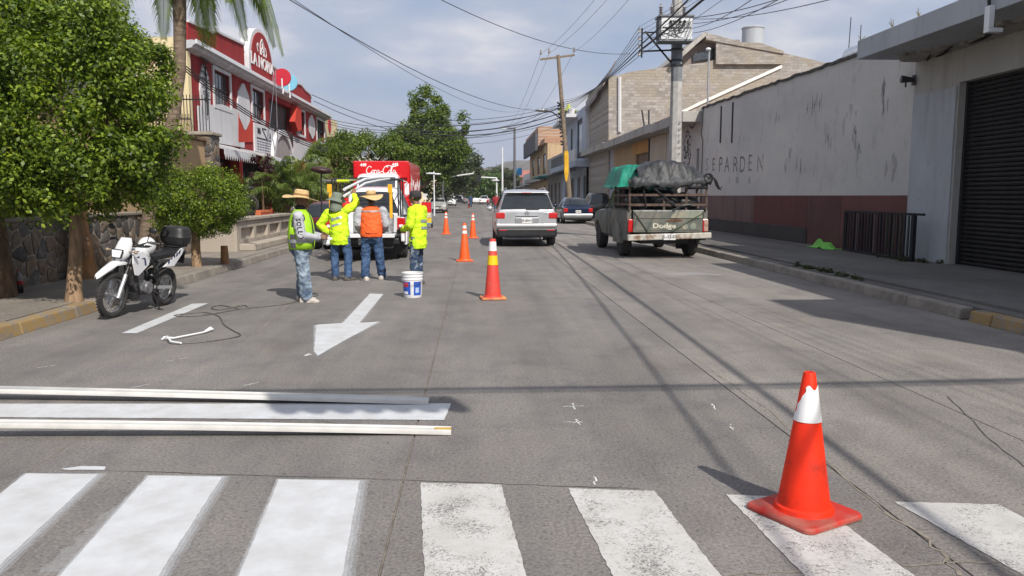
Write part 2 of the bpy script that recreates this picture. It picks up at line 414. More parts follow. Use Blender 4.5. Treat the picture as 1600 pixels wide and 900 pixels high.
M_INSIDE = mat('unlit_room_plaster', (0.08, 0.075, 0.07), 0.9, 0.2, 2)
M_WHITE = mat('white_painted_metal', (0.72, 0.73, 0.74), 0.35, 0.05, 4)
M_REDLENS = mat('red_lamp_lens', (0.5, 0.012, 0.012), 0.15, 0.1, 12, coat=0.6)
M_LENS = mat('clear_lamp_lens', (0.75, 0.77, 0.8), 0.12, 0.15, 30, coat=0.6)
M_CHROME = mat('chrome', (0.6, 0.61, 0.62), 0.12, 0.1, 8, metal=1.0)

# ------------------------------------------------------------ ground, road, pavements
KL, KR = -5.1, 6.12          # kerb lines
g = MB(); g.quad((-700, -60, -0.05), (700, -60, -0.05), (700, 2500, -0.05), (-700, 2500, -0.05))
struct(g.build('ground', mat('dry_earth', (0.2, 0.17, 0.13), 0.95, 0.3, 0.1, coords='Object')))
road = MB(); road.quad((KL-0.2, -30, -0.012), (KR+0.2, -30, -0.012), (KR+0.2, 300, -0.012), (KL-0.2, 300, -0.012))
road = struct(road.build('road', M_DUST))
def joints(xs, y0, y1, step, ph, gap=0.009):
    ys = [y0]; y = y0 + ph
    while y < y1: ys.append(y); y += step
    ys.append(y1); return ys
cols = [(KL, -0.405, joints(None, -30, 48, 9.0, 4.6), M_ROAD), (-0.395, 2.03, joints(None, -30, 48, 9.0, 8.1), M_ROAD),
        (2.04, 3.475, joints(None, -30, 48, 4.35, 2.95), M_ROAD_R), (3.485, KR, joints(None, -30, 48, 4.35, 2.8), M_ROAD_R)]
for x0, x1, ys, mm in cols:
    for a, b_ in zip(ys[:-1], ys[1:]):
        s = MB(); gp = 0.004
        s.box(x0, x1, a+gp, b_-gp, -0.011, 0.0)
        o = s.build('slab', mm, road); b = o.modifiers.new('bevel', 'BEVEL'); b.width = 0.002; b.segments = 1
for x0, x1, mm in ((KL, 0.8, M_ROAD), (0.805, KR, M_ROAD_R)):
    s = MB(); s.box(x0, x1, 48.004, 300, -0.011, 0.0); s.build('slab', mm, road)
# thin repaired cracks lying in the surface
def crack(pts, w, m, name='crack'):
    b = MB(); n = len(pts)
    P = []
    for i in range(n-1):
        for k in range(6):
            t = k/6; p = pts[i].lerp(pts[i+1], t); P.append(p + Vector((RD.uniform(-1, 1)*w*0.9, RD.uniform(-1, 1)*w*0.9, 0)))
    P.append(pts[-1])
    for i in range(len(P)-1):
        d = (P[i+1]-P[i]).normalized(); nn = Vector((-d.y, d.x, 0))*w*RD.uniform(0.4, 1)/2
        a, c = P[i], P[i+1]; z = 0.0025
        b.quad((a.x-nn.x, a.y-nn.y, z), (a.x+nn.x, a.y+nn.y, z), (c.x+nn.x, c.y+nn.y, z), (c.x-nn.x, c.y-nn.y, z))
    return b.build(name, m, road)
crack([G(1085, 560), G(1180, 625), G(1270, 700), G(1355, 780), G(1450, 845), G(1500, 900)], 0.02, M_DUST)
crack([G(425, 595), G(300, 630), G(120, 685), G(0, 770)], 0.012, M_DUST)
crack([G(340, 470), G(455, 474), G(400, 520), G(375, 530)], 0.02, M_DUST)
crack([G(1130, 899), G(1250, 893), G(1420, 884), G(1600, 876)], 0.014, M_DUST)
for p in [((880, 635), (912, 635)), ((895, 630), (897, 640)), ((882, 660), (910, 660)), ((900, 656), (906, 664)), ((928, 745), (930, 758)),
          ((1113, 632), (1117, 640)), ((1140, 662), (1145, 672))]:
    crack([G(*p[0]), G(*p[1])], 0.012, M_PAINT_MARK, 'chalk_mark')

crack([G(165, 735), G(330, 741), G(560, 748), G(800, 757), G(1000, 764)], 0.008, M_DARKJOINT)
crack([G(230, 640), G(380, 660), G(450, 650), G(560, 668)], 0.006, M_DARKJOINT)
crack([G(1480, 620), G(1540, 680), G(1600, 730)], 0.012, M_DARKJOINT)
# left pavement and kerb
def kerb_run(side, x, segs, lean=0.03):
    """segs: (y0, y1, material)"""
    for y0, y1, m in segs:
        y = y0
        while y < y1-0.01:
            e = min(y+1.25, y1); b = MB()
            sg = -1 if side == 'l' else 1; dz = RD.uniform(-0.006, 0.006); dx = RD.uniform(-0.008, 0.008)
            pts = [(x+dx, y+0.004, -0.011), (x+dx+sg*lean, y+0.004, 0.142+dz), (x+sg*0.2, y+0.004, 0.148+dz), (x+sg*0.2, y+0.004, -0.011)]
            b.prism(pts, (0, e-y-0.008, 0)); o = b.build('kerb_stone', m, kerb_parent); bv = o.modifiers.new('bevel', 'BEVEL'); bv.width = 0.02; bv.segments = 3
            y = e
b = MB(); b.box(-16, KL-0.205, -25, 240, -0.02, 0.15)
kerb_parent = struct(b.build('left_pavement', M_SIDEWALK))
kerb_run('l', KL, [(-6, 10.8, M_KERB_Y), (10.8, 46, M_KERB)])
b = MB(); b.box(KR+0.205, 40, -25, 300, -0.02, 0.15)
kerb_parent = struct(b.build('right_pavement', M_SIDEWALK_R))
kerb_run('r', KR, [(-6, 4.0, M_KERB), (4.0, 9.4, M_KERB_Y), (9.6, 60, M_KERB)])
# raised strip along the inner edge of the right pavement's kerb, with soil and weeds in the gap
b = MB(); b.box(KR+0.42, KR+0.6, 8, 33, 0.151, 0.185); o = b.build('edge_strip', M_SIDEWALK_R, kerb_parent)

# ------------------------------------------------------------ painted markings (sheets a few mm thick)
def marking(name, pts, m, label=None, z=0.004, edge=0.0):
    P = [Vector((p.x, p.y, z)) for p in pts]
    if edge:
        Q = []
        for i in range(len(P)):
            a, c = P[i], P[(i+1) % len(P)]; k = max(1, int((c-a).length/0.035))
            for j in range(k):
                q = a.lerp(c, j/k); Q.append(q + Vector((RD.uniform(-edge, edge), RD.uniform(-edge, edge), 0)))
        P = Q
    b = MB(); b.add(P, [tuple(range(len(P)))])
    o = b.build(name, m); o['kind'] = 'structure'
    if label: o['label'] = label
    return o
def ext(a, b, f): return a + (b-a)*f
bars = [((40, 741), (153, 742), (0, 773), (0, 884), 1, 'fresh white crosswalk bar at the far left edge'),
        ((232, 744), (347, 746), (95, 900), (248, 900), 1, 'fresh white crosswalk bar second from the left'),
        ((436, 750), (562, 752), (374, 900), (535, 900), 1, 'fresh white crosswalk bar just left of the road seam'),
        ((657, 755), (783, 758), (663, 900), (822, 900), 0, 'worn crosswalk bar just right of the road seam'),
        ((888, 764), (1023, 768), (957, 900), (1125, 900), 0, 'worn crosswalk bar with a scraped middle left of the near cone'),
        ((1134, 774), (1262, 778), (1257, 900), (1428, 900), 0, 'worn crosswalk bar under the near traffic cone'),
        ((1397, 785), (1561, 789), (1560, 878), (1700, 862), 0, 'worn crosswalk bar at the far right edge')]
for a, b_, c, d, new, lab in bars:
    A, B, C_, D = G(*a), G(*b_), G(*c), G(*d)
    # run the bar on towards the viewer until y = 1.2
    C2 = A + (C_-A)*((1.2-A.y)/(C_.y-A.y)); D2 = B + (D-B)*((1.2-B.y)/(D.y-B.y))
    marking('crosswalk_bar', [A, B, D2, C2], M_PAINT_NEW if new else M_PAINT_OLD, lab, edge=0.0025 if new else 0.004)
    if new:
        for k in range(3):
            d = .011*(k+1); marking('paint_overspray', [A+Vector((-d*.6, d*.5, 0)), B+Vector((d*1.5, d*.5, 0)), D2+Vector((d*1.5, 0, 0)), C2+Vector((-d*.6, 0, 0))], MISTS[k], z=0.0032-.0007*k, edge=.004)
marking('paint_smear', [G(60, 895), G(190, 780), G(235, 760), G(240, 768), G(120, 880), G(105, 899)], MISTS[2], z=0.0012, edge=0.02)
marking('paint_smear', [G(95, 733), G(128, 729), G(166, 730), G(163, 735), G(100, 735)], M_PAINT_NEW, 'small white paint sliver above the first crosswalk bars', z=0.0035, edge=0.003)
marking('stop_line', [G(-400, 632), G(705, 631), G(694, 657), G(-400, 650)], M_PAINT_NEW, 'fresh white stop line between the two boards', edge=0.003)
marking('lane_line', [G(190, 521), G(300, 475), G(326, 474), G(214, 521)], M_PAINT_NEW, 'fresh white lane line beside the motorcycle', edge=0.003)
marking('lane_arrow', [G(578, 459), G(599, 460), G(561, 505), G(592, 503), G(544, 529), G(497, 556), G(491, 549), G(494, 508), G(536, 505)], M_PAINT_NEW,
        'fresh white left lane arrow pointing towards the viewer', edge=0.005)
AR = [(578, 459), (599, 460), (561, 505), (592, 503), (544, 529), (497, 556), (491, 549), (494, 508), (536, 505)]
for k in range(3):
    d = .014*(k+1); c = sum((G(*q) for q in AR), Vector())/len(AR)
    marking('paint_overspray', [G(*q)+(G(*q)-c).normalized()*d for q in AR], MISTS[k], z=0.0032-.0007*k, edge=.004)
marking('paint_smear', [G(474, 556), G(482, 553), G(488, 554), G(478, 557)], M_PAINT_NEW, z=0.004)
marking('paint_smear', [G(1040, 427), G(1090, 425), G(1130, 430), G(1060, 431)], M_PAINT_MIST, z=0.003)
for k, (px, py) in enumerate([(60, 575), (260, 565), (270, 563), (205, 606), (380, 603)]):
    a = G(px, py); crack([a, a+Vector((0.1, 0.12, 0))], 0.012, M_PAINT_MARK, 'chalk_mark')

# grit and dry leaf crumbs scattered on the road
b = MB(); rq = random.Random(77)
for k in range(900):
    y = 2.2+rq.random()**1.6*14; x = rq.choice([rq.uniform(-5, 6), rq.gauss(2.05, .12), rq.gauss(-.4, .1), rq.gauss(5.9, .2), rq.gauss(-4.9, .15)]); s_ = rq.uniform(.003, .009)
    x = max(-5.0, min(6.05, x)); q = [(x+s_*rq.uniform(.6, 1.4)*math.cos(a), y+s_*rq.uniform(.6, 1.4)*math.sin(a), .001) for a in (0, 1.6, 3.1, 4.7)]
    n_ = len(b.v); b.v += q+[(x, y, .001+s_*.9)]; b.f += [(n_+i, n_+(i+1) % 4, n_+4) for i in range(4)]
tag(b.build('road_grit', mat('grit', (.2, .17, .14), .95, .6, 3), fix=False), 'fine grit and dry crumbs scattered over the near road', 'grit', kind='stuff')
# the two long white boards lying along the stop line
M_BOARD = mat('white_pvc_moulding', (0.56, 0.55, 0.52), 0.45, 0.12, 5)
def board(x_r, y_far, x_l, y_l, z_r, z_l, w, label, group=None):
    t = thing('moulding_board', label, 'board', (x_r, y_far-w/2, 0))
    rings = []; rib = []; n = 24
    for i in range(n+1):
        s = i/n; x = x_r+(x_l-x_r)*s; y = y_far+(y_l-y_far)*s; z = z_r+(z_l-z_r)*(1-(1-s)**2)
        prof = [(0, 0), (-w, 0), (-w, 0.02), (-w*0.94, 0.032), (-w*0.86, 0.032), (-w*0.8, 0.024), (-w*0.2, 0.024), (-w*0.14, 0.032), (-w*0.05, 0.032), (0, 0.02)]
        rings.append([(x, y+a, z+c) for a, c in prof])
    MB().loft(rings).build('board', M_BOARD, t, world=True, smooth=30)
    return t
A = G(672, 622); B_ = G(0, 607)
t1 = board(A.x, A.y-0.10, B_.x-3.2, 2*(B_.y-0.30)-(A.y-0.10), 0.004, 0.085, 0.115, 'white board with a shaded right half lying along the far side of the stop line')
A = G(706, 667); B_ = G(0, 656)
t2 = board(A.x, A.y-0.10, B_.x-3.2, 2*(B_.y-0.37)-(A.y-0.10), 0.004, 0.11, 0.095, 'white board with a yellow stained end lying nearest the crosswalk')
bb = MB(); bb.box(A.x-0.11, A.x+0.002, A.y-0.175, A.y-0.13, 0.029, 0.037); bb.build('yellow_stain', mat('dried_yellow_glue', (0.6, 0.38, 0.05), 0.5, 0.4, 40), t2, world=True)
for bx in (-7.3,):
    bb = MB(); bb.box(bx-0.05, bx+0.15, 4.3, 5.7, 0, 0.082)
    tag(bb.build('timber_block', mat('raw_timber', (0.35, 0.24, 0.13), 0.8, 0.3, 12, stretch=(1, 8, 8)), bevel=0.005), 'timber block under the left ends of the boards', 'block')

# spray hose and wand lying on the road
M_HOSE = mat('dusty_grey_hose', (0.12, 0.11, 0.1), 0.6, 0.4, 20)
hp = [(497, 462), (452, 475), (400, 481), (375, 483), (345, 478), (330, 482), (345, 485), (380, 478), (386, 482), (372, 484), (340, 490), (305, 495), (272, 494), (300, 490), (318, 489), (335, 492), (345, 498), (350, 508), (365, 518), (376, 525), (350, 531), (310, 536), (270, 538), (262, 533)]
ht = thing('spray_hose', 'thin grey spray hose snaking over the road from the left worker', 'hose', G(330, 500))
P = [G(*q)+Vector((0, 0, 0.008)) for q in hp]; PP = []
for i in range(len(P)-1):
    for k in range(4):
        a = P[max(i-1, 0)]; b0 = P[i]; c = P[i+1]; d = P[min(i+2, len(P)-1)]; t = k/4
        PP.append(0.5*((2*b0)+(c-a)*t+(2*a-5*b0+4*c-d)*t*t+(3*b0-a-3*c+d)*t**3))
PP.append(P[-1])
MB().tube(PP, 0.008, 6).build('hose', M_HOSE, ht, world=True, smooth=50)
w_ = [G(256, 531)+Vector((0, 0, 0.02)), G(272, 531)+Vector((0, 0, 0.02)), G(318, 522)+Vector((0, 0, 0.02)), G(329, 518)+Vector((0, 0, 0.03))]
wand = thing('spray_wand', 'white paint crusted spray wand at the end of the hose', 'spray wand', G(290, 530))
MB().tube(w_, [0.02, 0.01, 0.01, 0.028], 8).build('wand_tube', M_WHITE, wand, world=True, smooth=50)
MB().tube([G(253, 533)+Vector((0, 0, 0.02)), G(262, 533)+Vector((0, 0, 0.05)), G(268, 537)+Vector((0, 0, 0.02)), G(283, 539)+Vector((0, 0, 0.02))], 0.012, 6).build('trigger_guard', M_WHITE, wand, world=True, smooth=50)
MB().torus(tuple(G(329, 518)+Vector((0, 0, 0.028))), 0.028, 0.008, 'z').build('nozzle_guard', M_WHITE, wand, world=True, smooth=50)
# ------------------------------------------------------------ LEFT: stone wall with every stone a piece
M_MORTAR = mat('pale_wall_mortar', (0.33, 0.29, 0.24), 0.95, 0.25, 10, bump=0.5)
STONES = [mat('basalt_stone_%s' % n, c, 0.85, 0.35, 9, bump=0.6, bscale=30) for n, c in
          (('dark', (0.085, 0.078, 0.075)), ('grey', (0.14, 0.13, 0.12)), ('brown', (0.19, 0.15, 0.115)), ('rust', (0.22, 0.16, 0.11)))]
def stone_wall(parent, u0, u1, v0, v1, fn, cell=0.3, seed=3, gap=0.02, proud=0.028):
    """stones as separate child objects: clipped cells on the plane given by fn(u, v, w), w outwards"""
    rg = random.Random(seed); nu = max(1, int((u1-u0)/cell)); nv = max(1, int(round((v1-v0)/(cell*0.9))))
    pts = []
    for i in range(nu+1):
        for j in range(nv+1):
            pts.append((u0+(i+0.5+rg.uniform(-.38, .38))*(u1-u0)/nu - 0.0, v0+(j+0.5*(i % 2)+rg.uniform(-.34, .34))*(v1-v0)/nv))
    for i, (pu, pv) in enumerate(pts):
        poly = [(u0, v0), (u1, v0), (u1, v1), (u0, v1)]
        for j, (qu, qv) in enumerate(pts):
            if i == j or abs(pu-qu) > cell*2.6 or abs(pv-qv) > cell*2.6: continue
            nx, ny = qu-pu, qv-pv; L = math.hypot(nx, ny)
            if L < 1e-6: continue
            nx /= L; ny /= L; d = (nx*(pu+qu)+ny*(pv+qv))/2 - gap/2
            poly = clip_poly(poly, nx, ny, d)
            if len(poly) < 3: break
        if len(poly) < 3: continue
        cu = sum(p[0] for p in poly)/len(poly); cv = sum(p[1] for p in poly)/len(poly)
        ar = abs(sum(poly[k][0]*poly[(k+1) % len(poly)][1]-poly[(k+1) % len(poly)][0]*poly[k][1] for k in range(len(poly))))/2
        if ar < 0.006: continue
        pr = proud*rg.uniform(0.5, 1.3); ri = []
        # soften the corners a little
        P = []
        for k in range(len(poly)):
            a, b0, c = poly[k-1], poly[k], poly[(k+1) % len(poly)]
            P.append((b0[0]*0.8+a[0]*0.2, b0[1]*0.8+a[1]*0.2)); P.append((b0[0]*0.8+c[0]*0.2, b0[1]*0.8+c[1]*0.2))
        r0 = [fn(u, v, -0.01) for u, v in P]; r1 = [fn(u, v, pr*0.7) for u, v in P]
        r2 = [fn(cu+(u-cu)*0.8, cv+(v-cv)*0.8, pr+rg.uniform(-.004, .004)) for u, v in P]
        b = MB().loft([r0, r1, r2], cap=False); k = len(P); b.f.append(tuple(range(2*k, 3*k)))
        b.build('stone', rg.choice(STONES), parent, world=True, smooth=40, fix=True)

XW = -6.95
sw = thing('stone_wall', 'low dark stone wall with pale mortar behind the near trees and motorcycle', 'stone wall', (XW, 12, 0.15))
b = MB(); b.box(XW-0.35, XW, 3.0, 20.6, 0.14, 1.16); b.build('mortar_core', M_MORTAR, sw, world=True)
stone_wall(sw, 9.0, 20.6, 0.16, 1.14, lambda u, v, w: (XW+w, u, v), 0.31, gap=0.034, proud=0.022)
b = MB(); b.box(XW-0.4, XW+0.05, 3.0, 20.6, 1.161, 1.215); b.build('coping', plaster_mat('wall_coping_concrete', (0.27, 0.24, 0.2), (0.15, 0.13, 0.1), 0.5), sw, world=True, bevel=0.01)

# beige plastered garden wall with its cap and stone pilaster
M_BEIGE = plaster_mat('beige_plaster', (0.47, 0.33, 0.19), (0.25, 0.17, 0.1), 0.3)
bw = thing('garden_wall', 'tan plastered garden wall with a projecting cap and stone pilaster beside the red building', 'garden wall', (XW-0.4, 20, 0.15))
b = MB(); b.box(XW-0.75, XW-0.45, 14.0, 22.3, 0.14, 3.02); b.build('wall_face', M_BEIGE, bw, world=True)
b = MB(); b.box(XW-0.8, XW-0.38, 13.9, 22.28, 3.025, 3.12); b.build('cap', plaster_mat('brown_cap', (0.2, 0.13, 0.08), (0.1, 0.07, 0.05), 0.5), bw, world=True, bevel=0.015)
b = MB(); b.box(XW-0.85, XW-0.28, 22.3, 23.0, 0.14, 3.2); pil = b.build('pilaster', M_MORTAR, bw, world=True)
def fnp(u, v, w): return (u, 22.3-w, v)
stone_wall(bw, XW-0.85, XW-0.28, 0.2, 3.18, fnp, 0.22, 9, 0.016, 0.02)
stone_wall(bw, 22.3, 23.0, 0.2, 3.18, lambda u, v, w: (XW-0.28+w, u, v), 0.24, 10, 0.016, 0.02)
b = MB(); b.box(XW-0.92, XW-0.2, 22.22, 23.08, 3.205, 3.3); b.build('pilaster_cap', M_MORTAR, bw, world=True, bevel=0.02)

# ------------------------------------------------------------ the red restaurant
XF = -8.2
M_RED = plaster_mat('dark_red_wall_paint', (0.31, 0.035, 0.035), (0.12, 0.02, 0.02), 0.6, bump=0.15)
M_REDB = plaster_mat('bright_red_wall_paint', (0.52, 0.06, 0.04), (0.3, 0.04, 0.03), 0.2, bump=0.1)
M_WPL = plaster_mat('white_wall_paint', (0.62, 0.62, 0.63), (0.33, 0.31, 0.3), 0.45, bump=0.15)
M_CREAM = plaster_mat('cream_wall_paint', (0.74, 0.62, 0.38), (0.5, 0.4, 0.25), 0.2, bump=0.1)
M_GREYSH = mat('grey_archway_plaster', (0.3, 0.27, 0.26), 0.9, 0.1, 2)
def fp(px, py, X=XF): v = AX(px, py, X); return (v.y, v.z)
rest = thing('restaurant', 'two storey dark red and white restaurant with an arched name gable on the left', 'building', (XF, 32, 0.15))
Y0, Y1 = 23.3, 44.3; ZG = 5.85; ZS = 3.22
FN = lambda u, v, w: (XF - w, u, v)
def rect(px0, px1, py0, py1):
    a = fp(px0, py0); c = fp(px0, py1); d = fp(px1, (py0+py1)/2)
    return [min(a[0], d[0]), max(a[0], d[0]), min(a[1], c[1]), max(a[1], c[1])]
wins = [rect(332, 358, 100, 160), rect(392, 411, 132, 186), rect(463, 475, 165, 203), rect(494, 506, 180, 214)]
for w_ in wins: w_[2], w_[3] = 4.42, 5.52
balc = [AX(421, 180, XF).y, AX(455, 180, XF).y, 3.75, 5.45]
gates = [(24.0, 27.3, 0.15, 2.75), (28.6, 31.4, 0.15, 2.75), (38.4, 40.2, 0.15, 2.6)]
arch = (AX(428, 200, XF).y, AX(456, 200, XF).y)
holed_wall('upper_wall', Y0, Y1, ZS, ZG, [tuple(w_) for w_ in wins]+[tuple(balc)], 0.22, FN, M_RED, rest)
holed_wall('ground_floor_wall', Y0, Y1, 0.14, ZS-0.003, gates, 0.22, FN, M_RED, rest)
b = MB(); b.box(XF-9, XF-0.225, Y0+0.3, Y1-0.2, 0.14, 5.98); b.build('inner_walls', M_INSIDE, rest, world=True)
b = MB(); b.box(XF-9, XF-0.225, Y0, Y0+0.28, 0.14, 6.0); b.build('end_wall', M_CREAM, rest, world=True)
b = MB(); b.prism([(XF-0.75, Y0-0.02, 3.0), (XF+0.10, Y0-0.02, 3.0), (XF+0.10, Y0-0.02, 5.62), (XF-0.75, Y0-0.02, 5.62)], (0, 0.25, 0))
b.build('end_fin', M_CREAM, rest, world=True)
b = MB(); b.box(XF-9, XF-0.23, Y1-0.2, Y1, 0.14, 6.0); b.build('far_end_wall', M_RED, rest, world=True)
# parapet with steps and the name gable
pz = [(Y0, 7.05)]
def pt(px, py): q = fp(px, py); return q
para = [fp(293, 34), fp(332, 52), fp(337, 49), fp(345, 54), fp(381, 71)]
para2 = [fp(420, 100), fp(458, 127), fp(463, 131), fp(470, 133), fp(476, 141), fp(484, 148), fp(486, 154)]
b = MB(); base = [(q[0], q[1]) for q in para]
def wallpoly(pts, x, th): return [(x, y, z) for y, z in pts], (-th, 0, 0)
lo = ZG+0.0
P_, off = wallpoly([(para[0][0], lo)]+base+[(para[-1][0], lo)], XF, 0.18); b.prism(P_, off); b.build('parapet', M_RED, rest, world=True)
P_, off = wallpoly([(para2[0][0], lo)]+para2+[(para2[-1][0], lo)], XF, 0.18); MB().prism(P_, off).build('parapet', M_RED, rest, world=True)
for seq in (para, para2):
    e = MB()
    for a, c in zip(seq[:-1], seq[1:]): e.bar((XF-0.08, a[0], a[1]+0.03), (XF-0.08, c[0], c[1]+0.03), 0.26, 0.07)
    e.build('parapet_coping', M_WPL, rest, world=True)
gy0, gy1 = AX(384, 95, XF).y, AX(422, 110, XF).y; gc = (gy0+gy1)/2; gw = (gy1-gy0)/2
gz = lambda t: 6.2+0.35 + 1.25*max(0, 1-abs(t)**2.2)**0.55
gp = [(gc-gw, 5.98)]+[(gc+t*gw, gz(t)) for t in [-1, -.97, -.9, -.8, -.65, -.5, -.3, -.1, .1, .3, .5, .65, .8, .9, .97, 1]]+[(gc+gw, 5.98)]
P_, off = wallpoly(gp, XF+0.12, 0.34); MB().prism(P_, off).build('name_gable', M_WPL, rest, world=True)
gi = [(gc+(y-gc)*0.86, 5.98+(z-5.98)*0.92+0.02) for y, z in gp]
P_, off = wallpoly(gi, XF+0.15, 0.028); gable = MB().prism(P_, off).build('gable_panel', M_RED, rest, world=True)
M_LET = mat('white_sign_lettering', (0.75, 0.75, 0.74), 0.6, 0.1, 5)
RX = Matrix.Rotation(PI/2, 4, 'Z')     # lettering facing +X
def facade_text(body, size, y, z, x, m, parent, name='lettering', shear=0, bold=0.0, sy=1.0):
    t = text_mb(body, size, shear=shear, depth=0.01, bold=bold)
    xf(t, Matrix.Translation((x, y, z)) @ RX @ Matrix.Diagonal((sy, 1, 1, 1))); return t.build(name, m, parent, world=True)
facade_text('LA NORIA', 0.60, gc, 6.52, XF+0.165, M_LET, rest, bold=0.012, sy=1.2)
# the emblem over the name: a figure by a well wheel, as broken white strokes
e = MB()
for s in ([(-.3, 6.85), (-.25, 7.25), (.0, 7.45), (.25, 7.25), (.3, 6.85)], [(-.15, 6.85), (-.1, 7.1), (.12, 7.1), (.15, 6.85)], [(-.2, 6.98), (.2, 6.98)], [(0, 7.1), (0, 7.3)],
          [(-.62, 6.9), (-.72, 7.1), (-.6, 7.2), (-.5, 7.1)], [(.45, 7.2), (.6, 7.0), (.5, 6.85)]):
    for a, c in zip(s[:-1], s[1:]): e.bar((XF+0.16, gc+a[0], a[1]), (XF+0.16, gc+c[0], c[1]), 0.02, 0.05)
e.build('emblem', M_LET, rest, world=True)
# gutter cornice
b = MB(); prof = [(0.0, 5.66), (0.26, 5.72), (0.29, 5.79), (0.33, 5.79), (0.35, 5.9), (0.27, 5.93), (0.0, 5.9)]
b.prism([(XF+0.002+x, Y0-0.05, z) for x, z in prof], (0, Y1-Y0+0.3, 0)); b.build('gutter_cornice', mat('pale_grey_gutter', (0.5, 0.5, 0.52), 0.6, 0.25, 3), rest, world=True)
b = MB(); b.box(XF+0.352, XF+0.40, Y0-0.05, Y1+0.2, 5.82, 5.94); b.build('gutter_lip', M_WHITE, rest, world=True)
# windows: white surround, dark panes, mullion
for (a, c, z0, z1) in wins:
    f = MB(); t = 0.11
    for q in ((a-t, a, z0-t, z1+t), (c, c+t, z0-t, z1+t), (a, c, z1, z1+t), (a, c, z0-t, z0)): f.box(XF+0.001, XF+0.05, q[0], q[1], q[2], q[3])
    fr = f.build('window', M_WPL, rest, world=True)
    p = MB(); p.box(XF-0.12, XF-0.10, a, c, z0, z1); p.build('pane', M_GLASS_S, fr, world=True)
    p = MB(); n = 5
    for k in range(n+1): y = a+(c-a)*k/n; p.box(XF-0.06, XF-0.04, y-0.018, y+0.018, z0, z1)
    p.box(XF-0.062, XF-0.038, a, c, (z0+z1)/2-0.02, (z0+z1)/2+0.02)
    p.build('window_bars', M_IRON, fr, world=True)
# white lower band painted on the upper storey, with red wave panels
def panel(pts, m, d, name, par=rest, label=None):
    P = [(XF+0.002, y, z) for y, z in pts]; return MB().prism(P, (d, 0, 0)).build(name, m, par, world=True, label=label)
panel([(Y0+0.9, 3.2), fp(381, 231), fp(379, 172), fp(372, 172), fp(345, 163), (Y0+0.9, 4.2)], M_WPL, 0.03, 'white_panel')
panel([(AX(395, 200, XF).y, 3.2), (AX(426, 200, XF).y, 3.2), (AX(426, 200, XF).y, 4.25), (AX(395, 200, XF).y, 4.25)], M_WPL, 0.06, 'menu_board')
panel([(AX(456, 200, XF).y, 3.2), (Y1, 3.2), (Y1, 4.2), (AX(456, 200, XF).y, 4.2)], M_WPL, 0.03, 'white_panel')
def hexagon(px0, px1, pyt, pyb):
    a = AX(px0, 150, XF).y; c = AX(px1, 150, XF).y; zt = AX((px0+px1)/2, pyt, XF).z; zb = AX((px0+px1)/2, pyb, XF).z; m_ = (a+c)/2; h = zt-zb
    return [(m_-0.1, zb), (m_+0.1, zb), (a+(c-a)*.9, zb+h*.22), (c, zb+h*.5), (a+(c-a)*.9, zb+h*.78), (m_+.1, zt), (m_-.1, zt), (a+(c-a)*.1, zb+h*.78), (a, zb+h*.5), (a+(c-a)*.1, zb+h*.22)]
panel([fp(371, 172), fp(371, 222), fp(394, 222), fp(394, 180)], M_REDB, 0.035, 'red_panel')
hx = [hexagon(311, 327, 103, 185), hexagon(369, 389, 131, 202), hexagon(480, 490, 179, 216)]
for h in hx: panel(h, M_WPL, 0.045, 'white_hexagon')
# wrought iron leaf ornament on the first hexagon
t = MB(); cy = (hx[0][0][0]+hx[0][1][0])/2; zb = hx[0][0][1]
for k in range(11):
    for s in (-1, 1):
        z = zb+0.5+k*0.19; L = 0.38*math.sin(PI*(k+1.5)/13)+0.08
        t.tube([(XF+0.075, cy, z), (XF+0.08, cy+s*L*.5, z+0.12), (XF+0.075, cy+s*L, z+0.1)], 0.017, 4)
t.tube([(XF+0.075, cy, zb+0.1), (XF+0.075, cy, zb+2.7)], 0.022, 5); t.build('iron_leaf_ornament', M_IRON, rest, world=True)
my = AX(410, 200, XF).y
facade_text('MA', 0.30, my-0.75, 3.98, XF+0.07, M_IRON, rest, bold=0.01); facade_text('A', 0.30, my+0.85, 3.9, XF+0.07, M_IRON, rest, bold=0.01)
e = MB(); e.bar((XF+0.07, my-0.3, 4.1), (XF+0.07, my+0.4, 3.72), 0.01, 0.06); e.bar((XF+0.07, my-1.1, 3.72), (XF+0.07, my+1.0, 3.72), 0.01, 0.04)
e.bar((XF+0.07, my-0.3, 4.12), (XF+0.07, my+0.3, 4.12), 0.01, 0.04); e.build('sign_strokes', M_IRON, rest, world=True)
e = MB()
for k in range(4):
    z = 3.6-k*0.1
    for j in range(6): e.box(XF+0.062, XF+0.066, my-1.05+j*0.35, my-1.05+j*0.35+0.28, z-0.025, z+0.02)
e.build('menu_lines', mat('faded_blue_grey_print', (0.16, 0.17, 0.22), 0.8, 0.2, 9), rest, world=True)
# balcony recess: dark room, railing, red side panels
a, c, z0, z1 = balc
b = MB(); b.box(XF-1.4, XF-1.35, a-0.1, c+0.1, z0-0.1, z1+0.1); b.build('balcony_back', M_RED, rest, world=True)
r = MB(); r.box(XF+0.02, XF+0.06, a, c, 4.3, 4.34)
for k in range(22): y = a+(c-a)*k/21; r.box(XF+0.025, XF+0.05, y-0.012, y+0.012, z0, 4.3)
r.build('balcony_railing', M_IRON, rest, world=True)
panel([fp(455, 165), fp(452, 190), fp(457, 205), fp(463, 203), fp(462, 170)], M_REDB, 0.25, 'red_panel')
